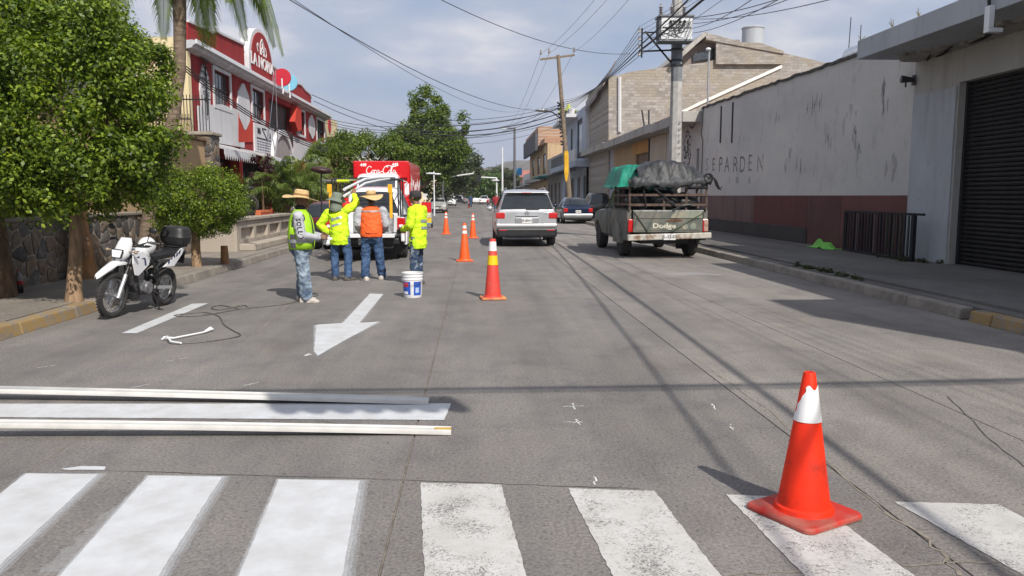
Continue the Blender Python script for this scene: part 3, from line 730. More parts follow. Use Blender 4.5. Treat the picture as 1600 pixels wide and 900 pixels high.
# tall plastered arch standing proud of the ground floor
ay0, ay1 = AX(427, 230, XF+0.2).y, AX(459, 230, XF+0.2).y; am = (ay0+ay1)/2; aw = (ay1-ay0)/2
am = (ay0+ay1)/2
def archring(r0, r1, zc, x0, d, m, name):
    pts = [(am-aw*r0, 0.16)]+[(am+aw*r0*math.cos(t), zc+1.55*r0*math.sin(t)) for t in np.linspace(PI, 0, 15)]+[(am+aw*r0, 0.16)]
    inn = [(am+aw*r1, 0.16)]+[(am+aw*r1*math.cos(t), zc+1.55*r1*math.sin(t)) for t in np.linspace(0, PI, 15)]+[(am-aw*r1, 0.16)]
    b = MB(); n = len(pts); 
    for k in range(n-1):
        q = [pts[k], pts[k+1], inn[n-2-k], inn[n-1-k]]; b.prism([(x0, y, z) for y, z in q], (d, 0, 0))
    return b.build(name, m, rest, world=True)
archring(1.0, 0.86, 2.75, XF+0.03, 0.18, M_WPL, 'arch')
b = MB(); pts = [(am-aw*.88, 0.16)]+[(am+aw*.88*math.cos(t), 2.75+1.33*math.sin(t)) for t in np.linspace(PI, 0, 15)]+[(am+aw*.88, 0.16)]
b.prism([(XF+0.035, y, z) for y, z in pts], (0.09, 0, 0)); b.build('arch_infill', M_GREYSH, rest, world=True)
# awnings with scalloped valance over the ground floor openings
for (y0, y1) in ((24.0, 27.4), (28.4, 31.6)):
    b = MB(); b.prism([(XF+0.01, y0, 3.2), (XF+0.8, y0, 2.95), (XF+0.8, y0, 2.92), (XF+0.01, y0, 3.13)], (0, y1-y0, 0))
    aw_ = b.build('awning', mat('grey_awning_cloth', (0.42, 0.41, 0.42), 0.8, 0.2, 3), rest, world=True)
    v = MB(); n = int((y1-y0)/0.22)
    for k in range(n):
        ya = y0+(y1-y0)*k/n; yb = y0+(y1-y0)*(k+1)/n
        v.prism([(XF+0.8, ya, 2.95), (XF+0.8, yb, 2.95), (XF+0.8, yb, 2.78), (XF+0.8, (ya+yb)/2, 2.62), (XF+0.8, ya, 2.78)], (0.012, 0, 0))
    v.build('scalloped_valance', mat('pale_valance_cloth', (0.62, 0.62, 0.64), 0.8, 0.1, 5), aw_, world=True)
b = MB()
for k in range(14): b.box(XF-0.12, XF-0.09, 28.7+k*0.2, 28.73+k*0.2, 0.2, 2.7)
b.build('iron_gate', M_IRON, rest, world=True)
b = MB(); b.box(XF-0.1, XF-0.05, 24.1, 27.2, 0.2, 2.7); b.build('dark_doorway', M_GLASS, rest, world=True)
for yy, mm in ((27.6, M_REDB), (31.9, M_REDB)):
    b = MB(); b.box(XF+0.01, XF+0.22, yy-0.16, yy+0.16, 0.15, 3.1); b.build('red_pilaster', mm, rest, world=True)
# iron railing on top of the garden wall side terrace
b = MB()
for k in range(19): x = XF-0.75-0.0+k*0.085; b.box(x, x+0.018, Y0-0.5, Y0-0.482, 3.3, 4.35 + (0.9 if k in (3, 7) else 0))
b.box(XF-0.8, XF+0.85, Y0-0.505, Y0-0.477, 4.2, 4.235); b.box(XF-0.8, XF+0.85, Y0-0.505, Y0-0.477, 3.32, 3.35)
b.box(XF-0.6, XF-0.05, Y0-0.505, Y0-0.477, 4.95, 4.98)
tag(b.build('iron_railing', M_IRON), 'thin black iron railing in front of the cream end of the restaurant', 'railing')
b = MB(); b.box(XF-0.9, XF+0.9, Y0-0.62, Y0-0.02, 3.12, 3.26); b.build('terrace_slab', M_RED, rest, world=True)
# red disc and blue disc on the roof edge (soft drink signs), each on a bracket
for px, py, m, lab in ((441, 121, mat('red_enamel_sign', (0.5, 0.02, 0.04), 0.4, 0.1, 3), 'round red disc sign above the restaurant gutter'),
                       (452, 129, mat('pale_blue_enamel_sign', (0.2, 0.5, 0.66), 0.4, 0.1, 3), 'round pale blue disc sign behind the red disc on the restaurant roof')):
    c = AX(px, py, XF+0.45+(0.15 if m.name.startswith('red') else 0)); r = 0.34
    t = thing('disc_sign', lab, 'disc sign', c-Vector((0, 0, 0.5)))
    b = MB(); b.lathe([(0.0, -0.05), (r, -0.05), (r*1.03, 0), (r, 0.05), (0.0, 0.05)], 28, tuple(c), 'y'); b.build('disc', m, t, world=True)
    b = MB(); b.tube([(c.x, c.y+0.04, c.z-0.15), (c.x, c.y+0.04, c.z-0.62)], 0.035, 8)
    b.tube([(c.x, c.y-0.07, c.z-0.05), (c.x, c.y-0.07, c.z-0.42)], 0.03, 6); b.build('bracket', M_WHITE, t, world=True)
# thin antenna mast with guy wires in front of the balcony
t = thing('antenna_mast', 'thin antenna mast with guy wires rising in front of the balcony', 'mast', (XF+0.4, 36.4, 3.3))
a = AX(432, 165, XF+0.5); MB().tube([(XF+0.5, a.y, 3.3), (XF+0.5, a.y, 6.5)], 0.02, 5).build('mast', M_STEEL, t, world=True)
MB().tube([(XF+0.5, a.y, 6.3), (XF+0.5, a.y-1.6, 3.4)], 0.012, 4).build('guy_wire', M_STEEL, t, world=True)

# low planter wall and steps in front of the restaurant
pw = thing('planter_wall', 'low pale concrete planter wall with recessed panels before the restaurant', 'planter', (-6, 23, 0.15))
M_PALEC = plaster_mat('pale_concrete', (0.42, 0.37, 0.31), (0.25, 0.21, 0.17), 0.5)
holes = [(20.6+k*1.55, 21.9+k*1.55, 0.42, 0.72) for k in range(6)]
holed_wall('wall_face', 20.2, 30.0, 0.15, 0.9, holes, 0.1, lambda u, v, w: (-6.0-w-(u-20)*0.02, u, v), M_PALEC, pw)
b = MB(); b.prism([(-6.101, 20.2, 0.15), (-6.101, 20.2, 0.9), (-7.4, 20.2, 0.9), (-7.4, 20.2, 0.15)], (-0.2, 9.8, 0)); b.build('earth_fill', M_PALEC, pw, world=True)
b = MB(); b.prism([(-5.95, 20.15, 0.902), (-6.35, 20.15, 0.902), (-6.35, 20.15, 0.98), (-5.95, 20.15, 0.98)], (-0.2, 9.9, 0)); b.build('coping', M_PALEC, pw, world=True, bevel=0.01)
b = MB(); b.box(-6.02, -5.6, 20.4, 25.0, 0.152, 0.32); b.build('step', M_PALEC, pw, world=True, bevel=0.02)
# small things on the planter: stack of red bricks, dark flower pots
c = AX(412, 335, -6.35)
bs = thing('brick_stack', 'small stack of orange red bricks on the planter wall', 'bricks', (-6.35, c.y, 0.98))
for k in range(8):
    b = MB(); i, j = k % 4, k//4; b.box(-6.45+j*0.02, -6.3+j*0.02, c.y-0.55+i*0.27, c.y-0.55+i*0.27+0.24, 0.982+j*0.075, 0.982+j*0.075+0.07)
    b.build('brick', mat('orange_clay', (0.5, 0.13, 0.05), 0.85, 0.3, 7), bs, world=True)
# folded parasols: red and blue cloth by the doorway
for px, py, m, lab in ((436, 310, M_REDB, 'folded red parasol leaning by the doorway behind the left worker'), (444, 305, mat('blue_cloth', (0.02, 0.08, 0.42), 0.7, 0.2, 4), 'blue and white folded parasol beside the red one')):
    c = AX(px, 340, -7.3); y = c.y
    t = thing('folded_parasol', lab, 'parasol', (c.x, y, 0.9))
    b = MB(); b.lathe([(0.03, 0.95), (0.22, 1.05), (0.27, 1.3), (0.2, 1.9), (0.06, 2.5), (0.02, 2.55)], 14, (c.x, y, 0), wob=lambda a, r, z: 1+0.14*math.cos(5*a)); b.build('canopy', m, t, world=True, smooth=50)
    MB().tube([(c.x, y, 0.16), (c.x, y, 1.0)], 0.025, 6).build('pole', M_WHITE, t, world=True)

# ------------------------------------------------------------ trees
def leaf_mat(name, c1, c2, tr=0.35):
    m, ns, ln, b = node_mat(name)
    oi = ns.new('ShaderNodeNewGeometry')
    rnd = oi.outputs['Random Per Island']
    col = ramp(ns, ln, rnd, [(0.0, c1), (0.6, tuple((a+b_)/2 for a, b_ in zip(c1, c2))), (1.0, c2)])
    big = noise(ns, ln, oi.outputs['Position'], 1.6, 3)
    col = mix(ns, ln, 0.6, col, ramp(ns, ln, big, [(0.35, (0.55, 0.62, 0.6)), (0.65, (1.35, 1.25, 1.0))]), 'MULTIPLY')
    ln.new(col, b.inputs['Base Color']); b.inputs['Roughness'].default_value = 0.45; b.inputs['Specular IOR Level'].default_value = 0.4
    t = ns.new('ShaderNodeBsdfTranslucent'); ln.new(mix(ns, ln, 1.0, col, (1.3, 1.5, 0.5), 'MULTIPLY'), t.inputs['Color'])
    mx = ns.new('ShaderNodeMixShader'); mx.inputs[0].default_value = tr
    ln.new(b.outputs[0], mx.inputs[1]); ln.new(t.outputs[0], mx.inputs[2]); ln.new(mx.outputs[0], ns['Material Output'].inputs['Surface'])
    return m
M_LEAF = leaf_mat('glossy_ficus_leaf', (0.035, 0.075, 0.009), (0.26, 0.345, 0.032), 0.32)
M_LEAF2 = leaf_mat('feathery_green_leaf', (0.035, 0.07, 0.01), (0.19, 0.26, 0.035), 0.34)
M_LEAFD = leaf_mat('dark_mango_leaf', (0.02, 0.045, 0.012), (0.06, 0.11, 0.025))
M_LEAFP = leaf_mat('palm_frond_green', (0.08, 0.13, 0.03), (0.23, 0.29, 0.08), 0.4)
M_BARK = mat('pale_brown_bark', (0.3, 0.2, 0.12), 0.95, 0.4, 5, bump=0.9, bscale=14, stretch=(3, 3, 1))
M_BARKD = mat('dark_fissured_bark', (0.16, 0.1, 0.06), 0.95, 0.5, 4, bump=1.0, bscale=12, stretch=(3, 3, 1))
M_BARKO = mat('orange_peeling_bark', (0.42, 0.2, 0.07), 0.95, 0.0, 3, bump=1.0, bscale=9, col2=(0.14, 0.1, 0.075), stretch=(2, 2, 0.7))
def leaf_cloud(clumps, per, size, flat=0.55, seed=1, aspect=0.5, shell=0.35):
    """clumps: array (n,4) of centre and radius; leaves spread through each, facing roughly outwards"""
    rg = np.random.default_rng(seed); cl = np.asarray(clumps, float); n = len(cl)*per
    ci = np.repeat(np.arange(len(cl)), per)
    d = rg.normal(size=(n, 3)); d /= np.linalg.norm(d, axis=1, keepdims=True)
    rr = (1-shell*rg.random(n)**1.2*2.2).clip(0.05, 1.12)+rg.normal(size=n)*0.06
    c = cl[ci, :3] + d*(cl[ci, 3]*rr)[:, None]*np.array([1, 1, flat+0.3])
    nrm = d*0.8 + np.array([0, 0, 0.55]) + rg.normal(size=(n, 3))*0.55; nrm /= np.linalg.norm(nrm, axis=1, keepdims=True)
    t = np.cross(nrm, rg.normal(size=(n, 3))); t /= np.linalg.norm(t, axis=1, keepdims=True)
    s = np.cross(nrm, t); L = size*(0.6+0.8*rg.random(n)); W = L*aspect
    tip = c + t*(L*0.5)[:, None] - nrm*(L*0.08)[:, None]; base = c - t*(L*0.5)[:, None]
    a = c + s*(W*0.5)[:, None]; b = c - s*(W*0.5)[:, None]
    v = np.stack([base, a, tip, b], 1).reshape(-1, 3); q = np.arange(n*4).reshape(-1, 4)
    return v, q
def tree(label, base, trunk_pts, trunk_r, clumps, per, size, lm, bm, group=None, name='tree', limbs=10, seed=1, aspect=0.5, shell=0.35, cat='tree', flat=0.55):
    t = thing(name, label, cat, base, group=group)
    b = MB(); b.tube(trunk_pts, trunk_r, 10); b.build('trunk', bm, t, world=True, smooth=60)
    top = Vector(trunk_pts[-1]); rg = random.Random(seed); b = MB()
    for k in range(limbs):
        q = clumps[rg.randrange(len(clumps))]; e = Vector(q[:3]); m_ = top.lerp(e, 0.5)+Vector((rg.uniform(-.1, .1), rg.uniform(-.1, .1), rg.uniform(0, .2)))*((e-top).length*0.4)
        b.tube([top-Vector((0, 0, 0.1)), m_, e], [trunk_r[-1]*0.6, trunk_r[-1]*0.35, trunk_r[-1]*0.12], 5)
    b.build('limb', bm, t, world=True, smooth=60)
    v, q = leaf_cloud(clumps, per, size, seed=seed, aspect=aspect, shell=shell, flat=flat)
    inv = root_matrix(t).translation; v = v - np.array(inv)
    o = np_mesh('crown', v, q, lm, t); return t
def superclumps(c, r, n, cr, seed, pw=2.6, inner=0.25, cut=None, var=(0.6, 1.5)):
    rg = random.Random(seed); out = []
    while len(out) < n:
        p = [rg.uniform(-1, 1) for _ in range(3)]; s = sum(abs(a)**pw for a in p)
        if s > 1 or s < (0.42 if rg.random() > inner else 0.05): continue
        q = (c[0]+p[0]*r[0], c[1]+p[1]*r[1], c[2]+p[2]*r[2], cr*rg.uniform(*var))
        if cut and cut(q): continue
        out.append(q)
    return out
# near tree: clipped broad crown over the pavement
bx, by = -5.35, 10.68
cl = superclumps((-5.45, 10.7, 2.66), (1.38, 1.25, 1.36), 280, 0.25, 4, pw=3.4, inner=0.3, var=(0.5, 1.75), cut=lambda q: (q[2] > 3.68 and q[0] > -4.5) or (q[2] > 3.85 and q[0] > -4.9) or (q[2] > 3.75 and q[0] < -6.2) or (q[2] < 1.7 and q[0] > -4.3))
cl += superclumps((-4.55, 10.6, 2.35), (0.5, 0.7, 0.75), 30, 0.17, 5)
tree('big near tree with a dense clipped green crown and slim pale trunk at the kerb', (bx, by, 0.15),
     [(bx, by, 0.12), (bx+0.01, by, 0.3), (bx+0.06, by, 0.8), (bx+0.1, by, 1.3), (bx+0.05, by, 1.8)], [0.125, 0.098, 0.08, 0.078, 0.075], cl, 480, 0.056, M_LEAF, M_BARK, limbs=16, seed=2, shell=0.45, aspect=0.6)
cl = superclumps((-8.0, 12.4, 2.45), (1.3, 1.3, 1.4), 120, 0.3, 14, pw=2.8)
tree('second dense tree behind the near one at the left edge with a thick dark trunk', (-7.0, 9.9, 0.15) if False else (-7.15, 11.75, 0.15),
     [(-6.62, 11.2, 0.12), (-6.64, 11.2, 0.8), (-6.9, 11.6, 1.5), (-7.4, 12.0, 2.2)], [0.24, 0.19, 0.16, 0.12], cl, 240, 0.075, M_LEAF, M_BARKD, limbs=10, seed=3)
# small round tree at the kerb further on
bx, by = -5.52, 15.85
cl = superclumps((bx+0.07, by, 1.45), (0.86, 0.85, 0.66), 150, 0.19, 6, pw=2.5, inner=0.4)
tree('small low round tree on the kerb right behind the motorcycle', (bx, by, 0.15), [(bx, by, 0.12), (bx, by, 0.5), (bx+0.03, by, 1.1)], [0.1, 0.085, 0.07], cl, 330, 0.045, M_LEAF, M_BARK, limbs=12, seed=7, shell=0.45)
tag(MB().tube([(-5.2, 16.6, 0.14), (-5.2, 16.6, 0.52)], [0.09, 0.07], 9).build('kerb_stump', M_BARKO, smooth=60), 'short orange tree stump behind the small round tree', 'stump')
# peeling trunk in front of the stone wall
t = thing('peeling_tree', 'orange peeling tree trunk standing before the stone wall, its top lost in leaves', 'tree', (-6.65, 13.7, 0.15))
MB().tube([(-6.66, 13.7, 0.12), (-6.64, 13.7, 0.5), (-6.7, 13.7, 1.0), (-6.72, 13.7, 1.5), (-6.65, 13.7, 2.4)], [0.22, 0.17, 0.15, 0.14, 0.12], 12).build('trunk', M_BARKO, t, world=True, smooth=60)

# ------------------------------------------------------------ palms with every frond a part
def frond(b, base, az, L, lift, droop, leaflets=34, ll=0.42, w=0.036, dens=1.0, roll=0.0):
    """arching rachis with drooping leaflets"""
    ax = Vector((math.cos(az), math.sin(az), 0)); pts = []
    for i in range(13):
        s = i/12; pts.append(base + ax*(L*s*(1-0.18*droop*s)) + Vector((0, 0, L*(lift*s - droop*s*s))))
    b.tube(pts, [0.022*(1-0.85*i/12)*max(L/2, .5) for i in range(13)], 4)
    side = ax.cross(Vector((0, 0, 1)))
    for k in range(leaflets):
        s = 0.14+0.86*k/(leaflets-1); i = min(int(s*12), 11); p = pts[i].lerp(pts[i+1], s*12-i); d = (pts[i+1]-pts[i]).normalized()
        l = ll*math.sin(PI*(0.12+0.85*s))**0.7*RD.uniform(0.8, 1.1)
        for sg in (-1, 1):
            q = (side*sg*0.75 + d*0.55 + Vector((0, 0, 0.15-0.25*roll))).normalized(); m_ = p+q*l*0.5; e = p+q*l*0.8+Vector((0, 0, -l*(0.4+0.35*RD.random())))
            nn = q.cross(d).normalized() if q.cross(d).length > 1e-3 else Vector((0, 0, 1)); wv = d*w*0.5
            b.quad(p-wv*0.5, p+wv*0.5, m_+wv, m_-wv); b.quad(m_-wv, m_+wv, e)
def palm(label, base, trunk_pts, trunk_r, n, L, bm, seed, lift=(0.2, 1.1), droop=(0.6, 1.1), ll=0.42, azs=None, name='palm_tree', leaflets=34):
    t = thing(name, label, 'palm', base); rg = random.Random(seed)
    if trunk_pts: MB().tube(trunk_pts, trunk_r, 12).build('trunk', bm, t, world=True, smooth=60)
    top = Vector(trunk_pts[-1]) if trunk_pts else Vector(base)
    for k in range(n):
        az = azs[k] if azs else 2*PI*k/n+rg.uniform(-.25, .25); f = MB()
        frond(f, top, az, L*rg.uniform(0.8, 1.1), rg.uniform(*lift), rg.uniform(*droop), leaflets, ll)
        f.build('frond', M_LEAFP, t, world=True, fix=False)
    return t
py_ = 16.8
M_PTR = mat('ringed_palm_bark', (.25, .19, .14), .95, 0, 3, bump=1.0, bscale=3, col2=(.12, .085, .06), stretch=(1, 1, 5))
tp = AY(279, 0, py_)
palm('tall palm with a ringed brown trunk rising beside the restaurant, fronds hanging into the sky', (AY(232, 360, py_).x, py_, 0.15),
     [AY(228, 420, py_), AY(233, 360, py_), AY(243, 300, py_), AY(272, 180, py_), AY(281, 110, py_), AY(281, 40, py_), AY(278, -110, py_)], [0.24, 0.2, 0.14, 0.12, 0.12, 0.125, 0.16],
     20, 2.55, M_PTR, 8, lift=(0.45, 0.9), droop=(1.15, 1.5), ll=0.6, leaflets=110)
# bushy areca palm before the restaurant
c = AY(462, 330, 27.0)
rg = random.Random(12)
t = thing('areca_palm', 'bushy yellow green palm clump in front of the restaurant arch', 'palm', (-6.3, 27.5, 0.9))
for k in range(76):
    az = rg.uniform(0, 2*PI); f = MB(); bs_ = Vector((-6.35+rg.uniform(-.5, .75), 27.0+rg.uniform(-.7, .7), 0.9+rg.uniform(0, 1.0)))
    frond(f, bs_, az, rg.uniform(1.0, 1.7), rg.uniform(1.2, 2.0), rg.uniform(0.8, 1.4), 24, 0.4, 0.04)
    f.build('frond', M_LEAFP, t, world=True, fix=False)
MB().tube([(-6.3, 27.0, 0.2), (-6.3, 27.0, 1.5)], 0.09, 7).build('stem', M_BARK, t, world=True)
# purple leaved shrub by the arch
cl = [(-6.9+rg.uniform(-.3, .3), 26.2+rg.uniform(-.3, .3), 2.3+rg.uniform(-.5, .5), 0.16) for _ in range(14)]
tree('small purple leaved shrub between the awning and the palm', (-6.9, 26.2, 0.9), [(-6.9, 26.2, 0.88), (-6.9, 26.2, 2.0)], [0.04, 0.03], cl, 60, 0.08, leaf_mat('purple_leaf', (0.05, 0.02, 0.03), (0.1, 0.03, 0.05)), M_BARKD, name='shrub', limbs=4, cat='shrub')
# yellowish bush behind the workers
cl = superclumps((-6.5, 30.0, 1.7), (1.6, 1.0, 1.0), 50, 0.3, 33)
tree('yellowish green bush behind the maroon car', (-6.5, 30, 0.15), [(-6.5, 30, .14), (-6.5, 30, 1.0)], [0.07, 0.05], cl, 120, 0.09, leaf_mat('yellow_green_leaf', (0.07, 0.085, 0.02), (0.2, 0.19, 0.05)), M_BARK, name='bush', limbs=6, cat='bush')

# ------------------------------------------------------------ trees further up the left side
def fartree(label, X, Y, zc, r, n, cr, per, size, lm, seed, group=None, trunk=0.3, extra=None, pw=2.2, shell=0.4, bx=None):
    bx = X if bx is None else bx
    cl = superclumps((X, Y, zc), r, n, cr, seed, pw=pw) + (extra or [])
    return tree(label, (bx, Y, 0.15), [(bx, Y, 0.1), (bx+0.1, Y, 1.4), (X, Y, zc-r[2]*0.4)], [trunk, trunk*0.8, trunk*0.5], cl, per, size, lm, M_BARKD, group=group, limbs=14, seed=seed, shell=shell)
def ctr(px, py, Y): return AY(px, py, Y)
Yt = 72.0
c1 = ctr(575, 255, 45); fartree('broad feathery green tree left of the red delivery truck', c1.x, 45, 3.5, (2.9, 2.2, 1.6), 120, 0.5, 210, 0.15, M_LEAF2, 21)
c1 = ctr(535, 275, 40); fartree('light feathery tree between the restaurant and the truck', c1.x-0.4, 40, 2.7, (1.7, 1.6, 1.5), 70, 0.42, 210, 0.12, M_LEAF2, 22)
c2 = ctr(666, 238, Yt); c3 = ctr(668, 168, Yt); c4 = ctr(690, 202, Yt)
ex = superclumps((c3.x, Yt, c3.z-0.1), (1.5, 1.4, 1.7), 28, 0.6, 25) + superclumps((c4.x, Yt, c4.z), (2.3, 1.9, 1.7), 40, 0.65, 26) + [(AY(712+k*4, 226+k*2, Yt).x, Yt, AY(715, 226+k*2, Yt).z, 0.36) for k in range(6)]
fartree('tall dense green tree rising behind the red delivery truck', c2.x, Yt, 5.7, (3.4, 3.0, 2.8), 120, 0.78, 210, 0.24, M_LEAF2, 27, extra=ex, trunk=0.4, bx=-6.0)
c5 = ctr(684, 262, 80); fartree('dark tree at the right rear corner of the delivery truck', c5.x, 80, 4.9, (1.7, 1.7, 1.8), 40, 0.65, 160, 0.24, M_LEAFD, 28, bx=-6.2)
# ------------------------------------------------------------ RIGHT: garage building with the roller shutter
XR = 9.75
M_GAR = plaster_mat('offwhite_garage_paint', (0.44, 0.425, 0.39), (0.24, 0.21, 0.17), 0.4)
M_GARB = plaster_mat('bluish_white_paint', (0.43, 0.45, 0.475), (0.26, 0.26, 0.25), 0.45, peel=None)
M_SOFF = plaster_mat('cracked_soffit_plaster', (0.36, 0.34, 0.31), (0.15, 0.13, 0.1), 0.8, peel=(0.24, 0.21, 0.17))
M_SHUT = mat('black_roller_shutter', (0.014, 0.0125, 0.013), 0.6, 0.45, 5, bump=0.15, spec=0.25)
gb = thing('garage_building', 'off-white garage building with black roller shutter and deep roof slab at the right edge', 'building', (XR, 10, 0.15))
RN = lambda u, v, w: (XR + w, u, v)
sh0, sh1, shz = 8.2, 15.75, 3.82
holed_wall('front_wall', -8, 17.38, 0.14, 4.5, [(sh0, sh1, 0.14, shz)], 0.35, RN, M_GAR, gb)
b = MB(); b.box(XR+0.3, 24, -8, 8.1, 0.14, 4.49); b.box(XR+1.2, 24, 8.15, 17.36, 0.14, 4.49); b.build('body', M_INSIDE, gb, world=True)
b = MB(); b.box(XR-0.035, XR-0.002, sh1+0.05, 17.36, 0.15, 3.75); b.build('pier_face', M_GARB, gb, world=True)
n = int((shz-0.16)/0.088); slat = None
prof = [(0, 0), (-0.018, 0.012), (-0.026, 0.04), (-0.018, 0.07), (0, 0.08), (0.012, 0.08), (0.012, 0)]
for k in range(n+1):
    if slat is None:
        b = MB(); b.prism([(XR+0.2+x, 0, z) for x, z in prof], (0, sh1-sh0-0.02, 0)); slat = b.build('slat', M_SHUT, gb); me0 = slat.data
    else: slat = bpy.data.objects.new('slat', me0); COL.objects.link(slat); slat.parent = gb
    slat.location = Vector((0, sh0+0.01, 0.155+k*0.088)) - Vector((XR, 10, 0.15))
b = MB(); b.box(XR+0.14, XR+0.24, sh0-0.001, sh0+0.06, 0.15, shz); b.build('guide_rail', M_IRON, gb, world=True)
b = MB(); b.box(XR+0.14, XR+0.26, sh1-0.07, sh1-0.003, 0.15, shz); b.build('guide_rail', M_IRON, gb, world=True)
# roof slab: fascia, soffit with broken plaster
b = MB(); b.box(8.4, XR+6, -8, 17.38, 4.52, 4.92); b.build('roof_slab', M_GARB, gb, world=True, bevel=0.01)
pts = []
b = MB(); rgs = random.Random(4)
for k in range(60):
    y = 17.3-k*0.16; w = 0.45+0.25*math.sin(k*0.35)+rgs.uniform(-.08, .08)
    b.box(XR-max(0.08, w), XR-0.003, y-0.16, y+0.002, 4.47+rgs.uniform(-.01, .015), 4.519)
b.build('broken_render', M_SOFF, gb, world=True)
for (y0, y1, x0, x1) in ((13.6, 15.2, 9.25, 9.35), (12.0, 13.2, 9.1, 9.2), (15.4, 16.6, 9.45, 9.52), (16.3, 17.2, 9.55, 9.62)):
    b = MB(); m_ = (y0+y1)/2; b.prism([(x0-.1, y0, 4.44), (x0+.02, m_-.1, 4.44), (x0+.25, m_+.3, 4.44), (x1+.2, y1, 4.44), (x1+.05, m_, 4.44)], (0, 0, 0.04))
    b.build('plaster_gap', mat('dark_spalled_concrete', (0.05, 0.042, 0.035), 0.95, 0.4, 8), gb, world=True)
# storey set on the slab (its shadow falls across the road) with a stair box
b = MB(); b.box(8.42, 20, -12, 11.1, 4.925, 7.0); b.build('upper_storey', M_GARB, gb, world=True)
b = MB(); b.box(8.44, 11, 0.7, 2.35, 7.005, 9.45); b.build('stair_box', M_GARB, gb, world=True)
p = AX(1548, 30, 8.36)
b = MB(); b.box(8.3, 8.39, p.y-0.05, p.y+0.08, 4.25, 4.6); b.box(8.3, 8.55, p.y-0.05, p.y+0.08, 4.18, 4.249); b.build('white_spout', M_WHITE, gb, world=True, bevel=0.006)
b = MB(); b.tube([(8.34, p.y+0.02, 4.55), (8.3, p.y, 4.8), (8.36, p.y+0.06, 5.0)], 0.03, 6); b.build('spout_cable', M_BLACK, gb, world=True)
c = AX(1421, 125, XR-0.12)
t = thing('wall_lamp', 'small dark lamp fitting on the corner between the long wall and garage', 'lamp', (XR, c.y, c.z))
b = MB(); b.box(XR-0.06, XR-0.037, c.y-0.1, c.y+0.02, c.z-0.12, c.z+0.1); b.tube([(XR-0.05, c.y-0.03, c.z), (XR-0.3, c.y+0.02, c.z+0.02)], [0.05, 0.085], 8); b.tube([(XR-0.2, c.y, c.z-0.02), (XR-0.2, c.y, c.z-0.16)], 0.02, 5)
b.build('lamp_body', M_IRON, t, world=True)
# weeds and sprigs along the slab edge
for px, py in ((1436, 24), (1395, 42), (1345, 60), (1500, 4)):
    c = AX(px, py, 8.45); b = MB()
    for k in range(5): b.tube([(c.x, c.y, 4.92), (c.x+RD.uniform(-.08, .08), c.y+RD.uniform(-.12, .12), 4.92+RD.uniform(.08, .2))], 0.006, 4)
    tag(b.build('dry_weed', mat('dry_straw', (0.2, 0.17, 0.08), 0.9, 0.3, 9)), {1436: 'largest dry weed sprig at the middle of the garage roof edge', 1395: 'small dry weed sprig left of the largest one on the garage roof edge', 1345: 'dry weed sprig at the far left corner of the garage roof edge', 1500: 'dry weed sprig nearest the top right on the garage roof edge'}[px], 'weed', 'weeds on the garage roof edge')

# ------------------------------------------------------------ long stained wall with the red dado
M_LW, ns, ln, bsdf = node_mat('weathered_white_wall')
g = ns.new('ShaderNodeNewGeometry').outputs['Position']
base = ramp(ns, ln, noise(ns, ln, mapping(ns, ln, g, (1, 0.5, 1)), 0.6, 5), [(0.3, (0.50, 0.49, 0.47)), (0.7, (0.63, 0.605, 0.56))])
st = noise(ns, ln, mapping(ns, ln, g, (1, 2.6, 0.9)), 1.3, 8, 0.75, 0.4)
base = mix(ns, ln, ramp(ns, ln, st, [(0.57, (0, 0, 0)), (0.72, (0.5, 0.5, 0.5))]), base, (0.16, 0.15, 0.15))
pk = noise(ns, ln, g, 1.1, 8, 0.7)
base = mix(ns, ln, ramp(ns, ln, pk, [(0.56, (0, 0, 0)), (0.68, (0.35, 0.35, 0.35))]), base, (0.42, 0.33, 0.27))
sc_ = noise(ns, ln, mapping(ns, ln, g, (1, 7, 3)), 1.6, 7, 0.8)
base = mix(ns, ln, ramp(ns, ln, sc_, [(0.64, (0, 0, 0)), (0.70, (0.6, 0.6, 0.6))]), base, (0.17, 0.16, 0.16))
base = mix(ns, ln, 0.4, base, ramp(ns, ln, noise(ns, ln, g, 26, 6, 0.7), [(0.3, (0.8, 0.8, 0.8)), (0.7, (1.12, 1.12, 1.12))]), 'MULTIPLY')
ln.new(base, bsdf.inputs['Base Color']); bsdf.inputs['Roughness'].default_value = 0.92
bp = ns.new('ShaderNodeBump'); bp.inputs['Strength'].default_value = 0.5; bp.inputs['Distance'].default_value = 0.03
ln.new(noise(ns, ln, g, 5, 8, 0.75), bp.inputs['Height']); ln.new(bp.outputs[0], bsdf.inputs['Normal'])
lw = thing('long_wall', 'long weathered white wall with dark red dado and faded painted letters', 'wall', (XR, 25, 0.15))
WY0, WY1 = 17.39, 33.9
b = MB()
rg = random.Random(8); ys = [WY0+k*(WY1-WY0)/48 for k in range(49)]
top = [5.04+0.012*(y-WY0)+rg.uniform(-.025, .025) for y in ys]
b.prism([(XR, WY0, 0.14)]+[(XR, y, z) for y, z in zip(ys, top)]+[(XR, WY1, 0.14)], (0.3, 0, 0)); b.build('wall_face', M_LW, lw, world=True)
b = MB(); b.box(XR+0.3, 22, WY0, WY1, 0.14, 4.8); b.build('building_body', M_INSIDE, lw, world=True)
b = MB()
for i in range(48): b.prism([(XR-0.05-rg.uniform(0, .02), ys[i], top[i]+0.001), (XR-0.05, ys[i+1], top[i+1]+0.001), (XR+0.34, ys[i+1], top[i+1]), (XR+0.34, ys[i], top[i])], (0, 0, 0.07+rg.uniform(0, .02)))
b.build('dark_coping', mat('mossy_black_coping', (0.09, 0.085, 0.08), 0.95, 0.5, 6, bump=0.6), lw, world=True)
reds = [((17.4, 20.6), (0.17, 0.075, 0.068)), ((20.62, 22.8), (0.135, 0.065, 0.06)), ((22.82, 27.2), (0.15, 0.06, 0.056)), ((27.22, 33.9), (0.19, 0.125, 0.115))]
